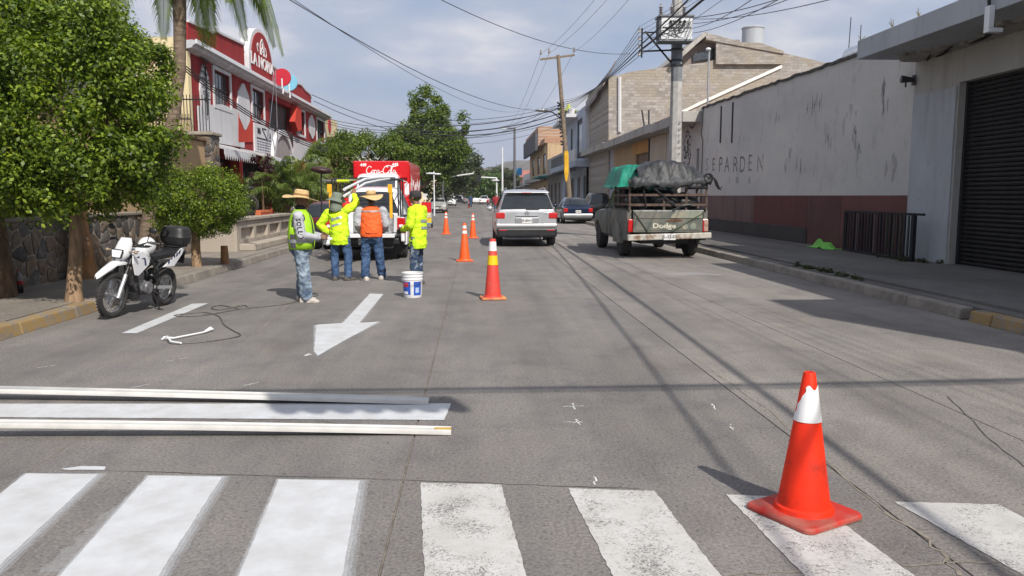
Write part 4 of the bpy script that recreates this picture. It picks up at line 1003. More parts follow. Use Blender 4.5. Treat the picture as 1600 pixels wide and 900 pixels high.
for k, ((a, c), col) in enumerate(reds):
    z0 = 0.15 if a < 22 else 0.62
    b = MB(); b.box(XR-0.018, XR-0.001, a, c, z0, 1.56); b.build('dado_panel', plaster_mat('dado_red_%s' % 'abcd'[k], col, (0.07, 0.05, 0.05), 0.6, scale=1.5), lw, world=True, bevel=0.004)
b = MB(); b.box(XR-0.06, XR-0.001, 22.7, 33.9, 0.15, 0.615); b.build('plinth', plaster_mat('dark_damp_plinth', (0.07, 0.062, 0.06), (0.05, 0.05, 0.045), 0.6), lw, world=True, bevel=0.015)
for px in (1127, 1145):
    c = AX(px, 190, XR); zt = AX(px, 166 if px < 1130 else 160, XR).z; zb = AX(px, 223, XR).z
    b = MB(); b.box(XR-0.04, XR-0.002, c.y-0.04, c.y+0.04, zb, zt); b.build('black_pipe', M_BLACK, lw, world=True)
# faded letters painted straight on the wall
M_FADE = paint_mat('faded_black_wall_paint', (0.17, 0.17, 0.185), 0.5, 5, soft=0.3, peak=0.36, dirt=0.3)
M_FADER = paint_mat('faded_red_wall_paint', (0.36, 0.24, 0.24), 0.53, 8, soft=0.12, peak=0.7, dirt=0.3)
LX = Matrix.Rotation(-PI/2, 4, 'Z')      # lettering facing -X
def wall_letters(body, px, py, h, m, sy=1.0):
    c = AX(px, py, XR); t = text_mb(body, h, depth=0.002, bold=0.0)
    xf(t, Matrix.Translation((XR-0.002, c.y, c.z)) @ LX @ Matrix.Diagonal((sy, 1, 1, 1))); return t.build('letter', m, lw, world=True)
for ch, px in (('S', 1105), ('E', 1115), ('P', 1126), ('A', 1136), ('R', 1149), ('D', 1160)):
    wall_letters(ch, px, 258, 0.84 if ch in 'PARD' else 0.74, M_FADE if ch in 'PARD' else M_FADER, 1.1)
for ch, px in (('E', 1172), ('N', 1188)): wall_letters(ch, px, 256, 0.85, M_FADER)
for ch, px in (('I', 1140), ('N', 1152), ('A', 1171)): wall_letters(ch, px, 282, 0.38, M_FADE)
rgp = random.Random(21)
for (px, py, w, h, nn) in ((1272, 178, .5, .8, 9), (1328, 190, .35, .9, 8), (1383, 158, .25, .7, 6), (1290, 215, .5, .6, 6), (1233, 250, .35, .7, 6), (1250, 264, .35, .35, 5), (1210, 188, .5, .25, 5), (1345, 226, .3, .4, 4), (1390, 260, .3, .5, 4), (1160, 215, .3, .4, 3)):
    c = AX(px, py, XR); b = MB()
    for k in range(nn):        # long ragged flakes, each thin and upright
        cy = c.y+rgp.uniform(-w, w); cz = c.z+rgp.uniform(-h, h)*.5; hw = rgp.uniform(.02, .07); hh = rgp.uniform(.08, .3); m_ = 11
        P = []
        for i in range(m_): a = 2*PI*i/m_; P.append((XR-0.0015-.0002*k, cy+hw*rgp.uniform(.4, 1.5)*math.cos(a)+.25*hh*math.sin(a)*rgp.uniform(-.2, .4), cz+hh*rgp.uniform(.6, 1.3)*math.sin(a)))
        b.add(P, [tuple(range(m_))])
    o = b.build('peeled_patch', M_FADE, lw, world=True); o['kind'] = 'stuff'
# cable clipped down the end of the wall
b = MB(); y = WY1-0.3; b.tube([(XR-0.05, y, 5.3), (XR-0.06, y, 4.6), (XR-0.06, y+0.2, 4.2), (XR-0.05, y-0.05, 3.9), (XR-0.05, y, 0.5)], 0.02, 5); b.build('wall_cable', M_BLACK, lw, world=True)
t = thing('thin_pipe_mast', 'thin steel mast with small white lamp at the far end of the long wall', 'mast', (XR+0.1, WY1-0.4, 5.2))
zt = AX(1092, 88, XR+0.1).z; b = MB(); b.tube([(XR+0.1, WY1-0.4, 5.2), (XR+0.1, WY1-0.4, zt)], 0.045, 7); b.build('pole', mat('galvanised_pipe', (0.35, 0.35, 0.35), 0.5, 0.2, 5, metal=0.6), t, world=True)
b = MB(); b.ell((XR+0.05, WY1-0.45, zt+0.02), (0.11, 0.11, 0.07)); b.build('lamp_head', M_WHITE, t, world=True)
# solar water heater on the roof
c = AX(1321, 84, 10.7)
t = thing('solar_water_heater', 'silver solar water heater on the roof above the long wall', 'water heater', (11.2, c.y, c.z-0.6))
b = MB(); b.tube([(11.2, c.y-0.75, c.z+0.05), (11.2, c.y+0.75, c.z+0.05)], 0.25, 16); b.build('tank', M_CHROME, t, world=True, smooth=40)
b = MB()
for k in range(9): y = c.y-0.65+k*0.16; b.tube([(11.1, y, c.z-0.05), (10.3, y, c.z-0.75)], 0.03, 6)
b.build('glass_tubes', mat('copper_tint_tube', (0.35, 0.12, 0.08), 0.2, 0.1, 5), t, world=True, smooth=40)
b = MB()
for y in (c.y-0.6, c.y+0.6): b.bar((11.2, y, c.z), (11.4, y, 4.8), 0.04); b.bar((11.2, y, c.z), (10.2, y, 4.8), 0.04)
b.build('stand', M_STEEL, t, world=True)
for px, py0, zz in ((1327, 25, 0), (1343, 40, 1)):
    a = AX(px-3 if zz == 0 else px, 88, 11.6); e = AX(px+6 if zz == 0 else px, py0, 11.6); e.y = a.y
    tag(MB().tube([(11.6, a.y, 4.8), (11.6, a.y-(0.12 if zz == 0 else 0), e.z)], 0.014, 4).build('antenna_rod', M_IRON), 'thin leaning antenna rod over the water heater' if zz == 0 else 'shorter upright antenna rod beside the garage roof slab', 'antenna')
# barred metal barrier leaning by the wall, cloth on the ground
M_BAR = mat('blue_black_iron', (.008, .009, .014), .6, .3, 9, spec=.3)
ba = thing('metal_barrier', 'dark barred metal barrier leaning by the wall next to the shutter', 'barrier', (9.3, 18, 0.15))
q0 = AX(1326, 395, 9.45); yb0 = 19.75; yb1 = 16.3
b = MB(); 
for z in (0.2, 1.16): b.bar((9.30, yb1-(0.35 if z > 1 else 0), z), (9.45, yb0, z), 0.05, 0.05)
b.bar((9.30, yb1, 0.16), (9.30, yb1, 1.16), 0.07); b.bar((9.45, yb0, 0.16), (9.45, yb0, 1.16), 0.05); b.build('frame', M_BAR, ba, world=True)
mg = [mat('greenish_worn_bar', (0.03, 0.042, 0.026), 0.6, 0.4, 10), M_BAR, mat('grey_worn_bar', (0.07, 0.07, 0.075), 0.6, 0.3, 10)]
for k in range(22):
    s = (k+0.5)/22; y = yb1+(yb0-yb1)*s; x = 9.30+0.15*s; b = MB(); b.bar((x, y, 0.2), (x, y+RD.uniform(-.01, .01), 1.16), 0.025 if k % 3 else 0.04, 0.05); b.build('bar', mg[0 if k < 8 and k % 2 else (2 if k % 6 == 5 else 1)], ba, world=True)
# crumpled lime cloth
def crumple(c, rx, ry, h, seed, n=18, ang=0):
    rg2 = np.random.default_rng(seed); b = MB(); ph = rg2.uniform(0, 6, 8); vs = []
    for i in range(n+1):
        for j in range(n+1):
            u, v = i/n*2-1, j/n*2-1; r = math.hypot(u, v)*(1+0.25*math.sin(5*math.atan2(v, u)+ph[0]))
            z = h*max(0, 1-r)*(0.6+0.4*math.sin(7*u+ph[1])+0.35*math.sin(9*v+3*u+ph[2]))+0.012
            x, y = u*rx*(1+0.12*math.sin(6*v+ph[3])), v*ry*(1+0.12*math.sin(5*u+ph[4]))
            vs.append((c[0]+x*math.cos(ang)-y*math.sin(ang), c[1]+x*math.sin(ang)+y*math.cos(ang), c[2]+max(0.008, z)))
    b.add(vs, [(i*(n+1)+j, (i+1)*(n+1)+j, (i+1)*(n+1)+j+1, i*(n+1)+j+1) for i in range(n) for j in range(n)]); return b
c = G(1300, 385, .15)
tag(crumple((9.38, 20.75, 0.15), 0.24, 0.7, 0.25, 4).build('crumpled_cloth', mat('lime_green_cloth', (0.16, 0.5, 0.06), 0.7, 0.2, 9), smooth=60), 'crumpled lime green cloth on the pavement at the barrier end', 'cloth')
# weeds and soil along the right kerb
cl = [(KR+0.35+RD.uniform(-.06, .06), y+RD.uniform(-.2, .2), 0.16, RD.uniform(.05, .11)) for y in np.arange(12.8, 15.6, 0.12)]
v, q = leaf_cloud(cl, 30, 0.07, seed=9)
tag(np_mesh('kerb_weeds', v, q, leaf_mat('dusty_weed_leaf', (0.03, 0.045, 0.015), (0.08, 0.09, 0.03))), 'low dusty weeds growing along the right kerb', 'weeds', kind='stuff')
cl = [(9.35+RD.uniform(-.2, .3), y, 0.17, 0.09) for y in np.arange(15.9, 17.6, 0.1)]
v, q = leaf_cloud(cl, 25, 0.07, seed=19)
tag(np_mesh('wall_weeds', v, q, MATS['dusty_weed_leaf']), 'green weeds at the foot of the white pier under the barrier', 'weeds', kind='stuff')

# ------------------------------------------------------------ houses further along the right side
def house(name, label, y0, y1, z, col, openings, cornice=None, x=XR, depth=12, mats=None, kind_mat=None, parapet=0.0):
    t = thing(name, label, 'building', (x, (y0+y1)/2, 0.15))
    m = kind_mat or plaster_mat(name+'_plaster_%d' % int(y0), col, tuple(c*0.5 for c in col), 0.35)
    holes = [o[:4] for o in openings]
    holed_wall('wall', y0, y1, 0.14, z, holes, 0.25, lambda u, v, w: (x+w, u, v), m, t)
    b = MB(); b.box(x+0.9, x+depth, y0+0.02, y1-0.02, 0.14, z-0.02); b.build('body', m, t, world=True)
    b = MB(); b.box(x, x+depth, y0+0.003, y1-0.003, z+0.001, z+0.12); b.build('roof', m, t, world=True)
    b = MB(); b.box(x+.26, x+0.89, y0+0.004, y0+0.03, 0.15, z-0.01); b.build('party_wall', m, t, world=True)
    b = MB(); b.box(x+.26, x+0.89, y1-0.03, y1-0.004, 0.15, z-0.01); b.build('party_wall', m, t, world=True)
    for o in openings:
        a, c, z0, z1 = o[:4]; kind = o[4]; cc = o[5] if len(o) > 5 else None
        if kind == 'window':
            f = MB()
            for q in ((a, a+.06, z0, z1), (c-.06, c, z0, z1), (a+.06, c-.06, z1-.06, z1), (a+.06, c-.06, z0, z0+.06)): f.box(x+0.08, x+0.14, *q)
            fr = f.build('window', cc or M_IRON, t, world=True); g_ = MB(); g_.box(x+0.11, x+0.125, a+.06, c-.06, z0+.06, z1-.06); g_.build('pane', M_GLASS, fr, world=True)
        else:
            f = MB(); f.box(x+0.12, x+0.17, a, c, z0, z1)
            for k in (1, 2): f.box(x+0.105, x+0.12, a+(c-a)*0.15, c-(c-a)*0.15, z0+(z1-z0)*(k/3-.22), z0+(z1-z0)*(k/3+.02))
            d = f.build('door', cc or M_IRON, t, world=True); h = MB(); h.box(x+0.07, x+0.105, c-0.2, c-0.15, z0+1.0, z0+1.15); h.build('handle', M_STEEL, d, world=True)
    if cornice:
        out, z0, z1, cm = cornice; b = MB(); b.box(x-out, x-0.001, y0, y1, z0, z1); b.build('cornice', cm, t, world=True, bevel=0.015)
    return t
def pY(px, X=XR): return AX(px, 300, X).y
def zat(px, py, X=XR): return AX(px, py, X).z
M_CORN = plaster_mat('stained_concrete_slab', (0.42, 0.4, 0.37), (0.12, 0.11, 0.1), 0.75)
M_BLUEG = mat('dark_blue_door_paint', (0.02, 0.04, 0.09), 0.5, 0.2, 5)
M_BROWN = mat('brown_door_wood', (0.14, 0.07, 0.035), 0.6, 0.3, 6)
# mural house
muralY = pY(1059); 
h1 = house('mural_house', 'grey white house with a faded painted mural between the long wall and the orange house', 33.92, pY(1040), 5.1, (0.5, 0.47, 0.44),
           [(34.2, 34.6, 0.15, 3.6, 'door')], (0.85, 4.7, 5.15, M_CORN))
# the mural: oval figure with rays and scrolls
mm = mat('mural_dark_line', (0.1, 0.085, 0.08), 0.9, 0.4, 9); c = AX(1074, 228, XR)
b = MB()
rgm = random.Random(3)
for k in range(14):
    a = 2*PI*k/14; b.bar((XR-0.004, c.y+0.45*math.cos(a), c.z-.2+0.8*math.sin(a)), (XR-0.004, c.y+0.6*math.cos(a+.3), c.z-.2+0.95*math.sin(a+.3)), 0.006, 0.1)
for k in range(60):
    y = c.y+rgm.gauss(0, .28); z = c.z-.2+rgm.gauss(0, .4); a = rgm.uniform(0, PI); l = rgm.uniform(.08, .3)
    b.bar((XR-0.004, y, z), (XR-0.004, y+l*math.cos(a), z+l*math.sin(a)), 0.006, 0.05)
for k in range(12): b.bar((XR-0.004, c.y+1.2-.25*k, c.z+1.0+.25*math.sin(k*.6)), (XR-0.004, c.y+.95-.25*k, c.z+1.0+.25*math.sin(k*.6+.6)), 0.006, 0.09)
b.build('mural', mm, h1, world=True)
b = MB(); b.box(XR-0.006, XR-0.002, c.y-.2, c.y+.3, 0.2, 2.1); b.build('mural_patch', M_WPL, h1, world=True)
M_OCH = (0.42, 0.29, 0.17)
h2 = house('orange_house', 'low orange ochre house with brown doorway under the long stained slab', pY(1040), pY(959), 5.15, M_OCH,
      [(pY(1011), pY(993), 0.15, 4.0, 'door', M_BROWN), (pY(984), pY(977), 0.15, 2.9, 'door', M_BROWN), (pY(970), pY(965), 1.2, 2.6, 'window')], (0.85, 4.75, 5.2, M_CORN))
b = MB(); b.box(XR-.02, XR-.002, pY(1013.5), pY(988), 4.02, 4.69); b.build('orange_band', plaster_mat('orange_band_paint', (.55, .29, .1), (.3, .16, .06), .3), h2, world=True)
b = MB(); b.box(XR-.03, XR-.002, pY(1040)+.02, pY(1015), .2, 4.69); b.build('pale_band', plaster_mat('pale_band_paint', (.5, .42, .33), (.3, .24, .18), .4), h2, world=True)
b = MB(); y = pY(1015)+.1; b.tube([(XR-0.06, y, 0.2), (XR-0.06, y, 4.7)], 0.05, 6); b.build('downpipe', M_BLACK, h2, world=True)
h3 = house('lilac_house', 'pale lilac grey low house with narrow dark windows and a blue door', pY(959), pY(916), 5.2, (0.40, 0.38, 0.42),
      [(pY(945), pY(940), 1.0, 3.4, 'window'), (pY(935), pY(931), 0.15, 3.1, 'door', M_BLUEG), (pY(925), pY(920.5), 1.1, 3.1, 'window')], (0.85, 4.8, 5.25, M_CORN))
# brick building behind: blank side wall faces us, gable slabs over the street front
M_BRK = brick_mat('old_grey_brick', (0.40, 0.37, 0.345), (0.24, 0.215, 0.195), (0.30, 0.27, 0.24), bw=0.44, bh=0.2, smear=0.8, smear_col=(0.33, 0.285, 0.22))
M_BRKD = plaster_mat('grey_brown_render', (0.26, 0.22, 0.2), (0.12, 0.1, 0.09), 0.4)
BY = 57.0
bk = thing('brick_building', 'tall bare brick building with blank side wall and sloping roof slabs', 'building', (XR+4, BY+5, 0.15))
def ap(px, py, Y=BY): v = AY(px, py, Y); return (v.x, Y, v.z)
P_ = [ap(951, 330), ap(951, 120), ap(968, 117), ap(985, 112), ap(1040, 105), ap(1055, 103), ap(1100, 98), ap(1160, 82), ap(1225, 83), ap(1303, 101), ap(1345, 112), ap(1345, 330)]
MB().prism(P_, (0, 10, 0)).build('side_wall', M_BRK, bk, world=True)
# penthouse with slab roof, white tank
P_ = [ap(1056, 104, BY+0.5), ap(1056, 92, BY+0.5), ap(1102, 62, BY+.5), ap(1156, 62, BY+.5), ap(1156, 104, BY+.5)]
MB().prism(P_, (0, 6, 0)).build('penthouse', M_BRKD, bk, world=True)
P_ = [ap(1050, 95, BY-0.6), ap(1100, 50, BY-.6), ap(1105, 54, BY-.6), ap(1055, 99, BY-.6)]
MB().prism(P_, (0, 9, 0)).build('roof_slab', M_CORN, bk, world=True)
P_ = [ap(1101, 50, BY-0.4), ap(1160, 66, BY-.4), ap(1192, 68, BY-.4), ap(1225, 80, BY-.4), ap(1225, 84, BY-.4), ap(1104, 62, BY-.4)]
MB().prism(P_, (0, 8, 0)).build('roof_slab', M_BRK, bk, world=True)
P_ = [ap(1119, 60, BY-0.3), ap(1225, 84, BY-.3), ap(1225, 100, BY-.3), ap(1119, 100, BY-.3)]
MB().prism(P_, (0, 0.28, 0)).build('side_wall', M_BRK, bk, world=True)
a = ap(1083, 91, BY+.4); c = ap(1117, 74, BY+.4); b = MB()
P_ = [ap(1083, 96, BY+.3), ap(1083, 86, BY+.3), ap(1117, 75, BY+.3), ap(1117, 90, BY+.3)]; MB().prism(P_, (0, .1, 0)).build('window', M_GLASS_S, bk, world=True)
c0 = ap(1176, 60, BY+2.5); b = MB(); r = 0.78
zt = AY(1176, 43, BY+2.5).z; zb = AY(1176, 70, BY+2.5).z
tk = thing('water_tank', 'white cylindrical water tank on top of the brick building', 'water tank', (c0[0], BY+2.5, zb))
MB().lathe([(0, zb), (r, zb), (r, zt-.12), (r*1.06, zt-.1), (r*1.06, zt-.02), (r*.9, zt+.04), (0, zt+.06)], 20, (c0[0], BY+2.5, 0)).build('drum', M_GARB, tk, world=True, smooth=40)
b = MB(); b.tube([ap(968, 120, BY-.1), ap(968, 206, BY-.1)], 0.14, 8); b.build('white_downpipe', M_WPL, bk, world=True)
# front over the street, Y 57..67, with dark recess and stepped gable slabs
b = MB(); b.box(XR-0.002, XR+4, BY+0.02, 66.5, 5.25, 9.9); b.build('front_wall', M_BRKD, bk, world=True)
b = MB(); b.box(XR-0.03, XR+0.0, BY+0.4, BY+1.8, 5.6, 9.6); b.build('tall_window', M_GLASS, bk, world=True)
b = MB(); b.box(XR-0.03, XR+0.0, 61, 63, 6.2, 7.4); b.build('window', M_GLASS, bk, world=True)
for (q0, q1, zz) in ((57.0, 60.2, 10.9), (60.3, 66.4, 10.4)):
    b = MB(); b.prism([(XR-0.55, q0, 8.9 if q0 > 58 else 9.3), (XR-0.55, q1, 8.5 if q0 > 58 else 9.2), (XR+0.3, q1, zz-0.5), (XR+0.3, q0, zz)], (0, 0, 0.22)); b.build('gable_slab', M_BRKD, bk, world=True)
# sloping white coped wall of the yard between
YB = 44.0
yw = thing('yard_wall', 'low brick yard wall with a white sloping coping in front of the brick building', 'wall', (13, YB, 5))
MB().prism([ap(1041, 200, YB), ap(1041, 189, YB), ap(1098, 160, YB), ap(1222, 104, YB), ap(1222, 107, YB), ap(1330, 128, YB), ap(1330, 200, YB)], (0, 0.25, 0)).build('wall_face', M_BRK, yw, world=True)
MB().prism([ap(1035, 192, YB-.1), ap(1035, 188, YB-.1), ap(1098, 157, YB-.1), ap(1222, 101, YB-.1), ap(1222, 106, YB-.1), ap(1098, 162, YB-.1)], (0, 0.45, 0)).build('coping', mat('bright_white_coping', (0.75, 0.74, 0.7), 0.8, 0.15, 3), yw, world=True)
for px in (1005, 1014):
    a = AY(px+(3 if px < 1010 else 0), 192, YB); e = AY(px-(2 if px < 1010 else 0), 172, YB)
    tag(MB().tube([(a.x, YB, a.z-0.4), (e.x, YB, e.z)], 0.05, 5).build('rusty_rebar', M_IRON), 'short dark post on the orange house roof, '+('left and leaning' if px < 1010 else 'right and upright'), 'post', 'posts on the orange house roof')

# blue white two storey house
y0, y1 = 66.6, 88.0
M_BLW = plaster_mat('pale_blue_white_paint', (0.42, 0.47, 0.54), (0.3, 0.33, 0.36), 0.2)
h4 = house('blue_house', 'pale blue white two storey house with balcony behind the leaning wooden pole', y0, y1, 9.3, (0.5, 0.55, 0.6),
      [(69, 71, .15, 3.3, 'door'), (73, 75, .15, 3.3, 'door', M_BROWN), (77.5, 80, .15, 3.3, 'door'), (83, 85, .15, 3.2, 'door', M_BROWN),
       (68, 69.4, 5.6, 8.2, 'window'), (72, 75.6, 5.0, 8.6, 'window', M_BLUEG), (79, 80.6, 5.8, 8.2, 'window'), (84, 86, 5.8, 8.2, 'window')], None, kind_mat=M_BLW)
b = MB(); b.box(XR-1.3, XR-0.002, y0, y1, 4.0, 4.5); b.build('balcony_slab', M_BLW, h4, world=True)
b = MB(); b.box(XR-1.32, XR-1.2, y0, y0+5, 4.5, 5.5); b.box(XR-.45, XR-0.002, y0+.003, y0+.12, 4.501, 9.9); b.build('balcony_wall', M_WPL, h4, world=True)
b = MB(); b.box(XR-1.9, XR-1.2, y0+.1, y0+13, 3.7, 3.85); b.build('canopy', mat('dark_canopy', (0.06, 0.05, 0.05), 0.6), h4, world=True)
b = MB(); b.box(XR-1.1, XR-0.002, 75, y1, 8.9, 9.2); b.build('eave', M_WPL, h4, world=True)
for k in range(7):
    b = MB(); y = 76+k*1.7; b.lathe([(0, 0), (.28, 0), (.34, .5), (.3, .6), (0, .6)], 8, (XR-0.5, y, 9.201)); tag(b.build('roof_pot', M_WPL), ['nearest', 'second nearest', 'third nearest', 'middle', 'third farthest', 'second farthest', 'farthest'][k]+' pale pot in the row on the blue house roof edge', 'pot', 'pots on the blue house roof')
tag(crumple((XR-0.5, 78.5, 9.7), 0.9, 1.5, 0.8, 9).build('yellow_tarp', mat('yellow_green_tarp', (0.45, 0.5, 0.12), 0.7, 0.2, 3), smooth=60), 'yellow green cloth bundle on the blue house roof edge', 'cloth')
r = MB()
for k in range(30): yy = y0+5.1+k*0.55; r.box(XR-1.27, XR-1.24, yy, yy+0.03, 4.5, 5.4)
r.box(XR-1.28, XR-1.23, y0+5, y1, 5.4, 5.45); r.build('balcony_railing', M_IRON, h4, world=True)
# taupe house further, then brick house
h5 = house('taupe_house', 'grey two storey house between the blue house and the orange brick one', 88.02, 106, 6.2, (0.35, 0.33, 0.32), [(90, 91.5, .15, 3, 'door'), (94, 96, .15, 3, 'door', M_BROWN), (99, 101, .15, 3, 'door'), (103, 105, .15, 3, 'door')], (1.2, 3.9, 4.2, M_CORN))
b = MB(); b.box(XR-2.3, XR-1.22, 92, 104, 3.7, 3.86); b.build('teal_awning', mat('teal_awning', (0.03, 0.22, 0.2), 0.6), h5, world=True)
M_OBR = brick_mat('raw_orange_brick', (0.40, 0.21, 0.13), (0.33, 0.18, 0.11), (0.38, 0.31, 0.25), bw=0.5, bh=0.22, plane='yz', smear=0.4, smear_col=(0.5, 0.33, 0.2))
h6 = house('orange_brick_house', 'unfinished orange brick two storey house with tan upper rooms', 106.02, 140, 8.4, (0.5, 0.36, 0.22),
      [(109, 111, .15, 3, 'door'), (116, 118, .15, 3, 'door'), (124, 126, .15, 3, 'door'), (132, 134, .15, 3, 'door'), (109, 113, 4.6, 7.4, 'window'), (119, 123, 4.8, 7.4, 'window'), (130, 134, 4.8, 7.4, 'window')], (1.0, 3.6, 4.2, M_CORN))
b = MB(); b.box(XR-0.8, XR+8, 112, 139, 8.55, 11.2); b.build('brick_top_storey', M_OBR, h6, world=True)
b = MB(); b.box(XR-0.4, XR+8, 106.1, 112, 8.55, 9.2); b.build('brick_top_storey', M_OBR, h6, world=True)
b = MB(); b.box(XR-1.2, XR-0.82, 112, 139, 7.9, 10.4); b.build('dark_side_slab', mat('dark_grey_render', (0.08, 0.08, 0.09), 0.8), h6, world=True)
cols_ = [(0.7, 0.68, 0.66), (0.35, 0.33, 0.34), (0.5, 0.22, 0.18), (0.6, 0.55, 0.48), (0.3, 0.3, 0.34), (0.55, 0.5, 0.45)]
y = 140.1; rg = random.Random(2)
for k in range(7):
    L = rg.uniform(13, 20); z = (5.5, 4.2, 7.2, 5.0, 6.4, 4.5, 5.5)[k]; cc = cols_[k % 6]
    house('far_house', ['white', 'grey', 'dull red', 'beige', 'slate', 'tan', 'ivory'][k]+' far house, number %s along the right side beyond the orange brick house' % ['one', 'two', 'three', 'four', 'five', 'six', 'seven'][k], y, y+L, z, cc,
          [(y+2, y+4, .15, 2.8, 'door'), (y+6, y+8, 1, 2.6, 'window'), (y+L-4, y+L-2, .15, 2.8, 'door')], (0.9, 3.2, 3.5, M_CORN)); y += L+0.1
# blue sign boxes projecting over the pavement
for k, (px0, px1) in enumerate(((804, 806.5), (808.5, 815.5))):
    a = AY((px0+px1)/2, 268, 118); b = MB(); w = (px1-px0)/1230*118
    b.box(a.x-w/2, a.x+w/2, 118, 118.15, a.z-0.65+0.1, a.z+0.5); tag(b.build('blue_shop_sign', mat('bright_blue_sign', (0.02, 0.35, 0.75), 0.5)), ['narrow blue shop sign', 'wide bright blue shop sign'][k]+' hanging over the far right pavement', 'shop sign')
# ------------------------------------------------------------ vehicles (local frame: +Y is forwards, origin on the ground under the centre)
def paint(name, col, metal=0.3, rough=0.3, coat=0.7, dirt=0.1):
    return mat(name, col, rough, dirt, 3, metal=metal, coat=coat, bump=0.02, bscale=2)
def lerp_list(L, y):
    if y <= L[0][0]: return L[0][1]
    for (a, za), (b, zb) in zip(L[:-1], L[1:]):
        if y <= b: return za+(zb-za)*(y-a)/(b-a)
    return L[-1][1]
TYRE_ME = {}
def wheel(parent, x, y, r, w=0.22, rim_m=None, spokes=6):
    key = (round(r, 3), round(w, 3), rim_m.name if rim_m else '', spokes)
    if key not in TYRE_ME:
        b = MB(); h = w/2
        b.lathe([(r*.62, -h*.9), (r*.9, -h), (r*.97, -h*.82), (r, -h*.5), (r, h*.5), (r*.97, h*.82), (r*.9, h), (r*.62, h*.9)], 32, axis='x')
        ty = b.build('wheel', M_RUBBER, None, smooth=40); c = MB()
        c.lathe([(r*.64, -h*.88), (r*.66, -h*.5), (r*.6, -h*.4), (r*.6, h*.4), (r*.66, h*.5), (r*.64, h*.88), (r*.58, h*.8), (r*.56, h*.2), (r*.56, -h*.2), (r*.58, -h*.8)], 28, axis='x')
        for k in range(spokes):
            a = 2*PI*k/spokes; d = Vector((0, math.cos(a), math.sin(a)))
            for s in (-1, 1): c.bar(Vector((s*h*.55, 0, 0))+d*r*.1, Vector((s*h*.7, 0, 0))+d*r*.6, r*.16, h*.3, up=(1, 0, 0))
        for s in (-1, 1): c.lathe([(0, s*h*.5), (r*.17, s*h*.5), (r*.15, s*h*.75), (0, s*h*.78)], 14, axis='x')
        c.lathe([(0, -h*.3), (r*.57, -h*.3), (r*.57, h*.3), (0, h*.3)], 20, axis='x')
        rim = c.build('rim', rim_m or M_STEEL, ty, smooth=40); TYRE_ME[key] = (ty.data, rim.data)
        bpy.data.objects.remove(rim); bpy.data.objects.remove(ty)
    tm, rm = TYRE_ME[key]
    t = bpy.data.objects.new('wheel', tm); COL.objects.link(t); t.parent = parent; t.location = (x, y, r)
    rr = bpy.data.objects.new('rim', rm); COL.objects.link(rr); rr.parent = t
    return t
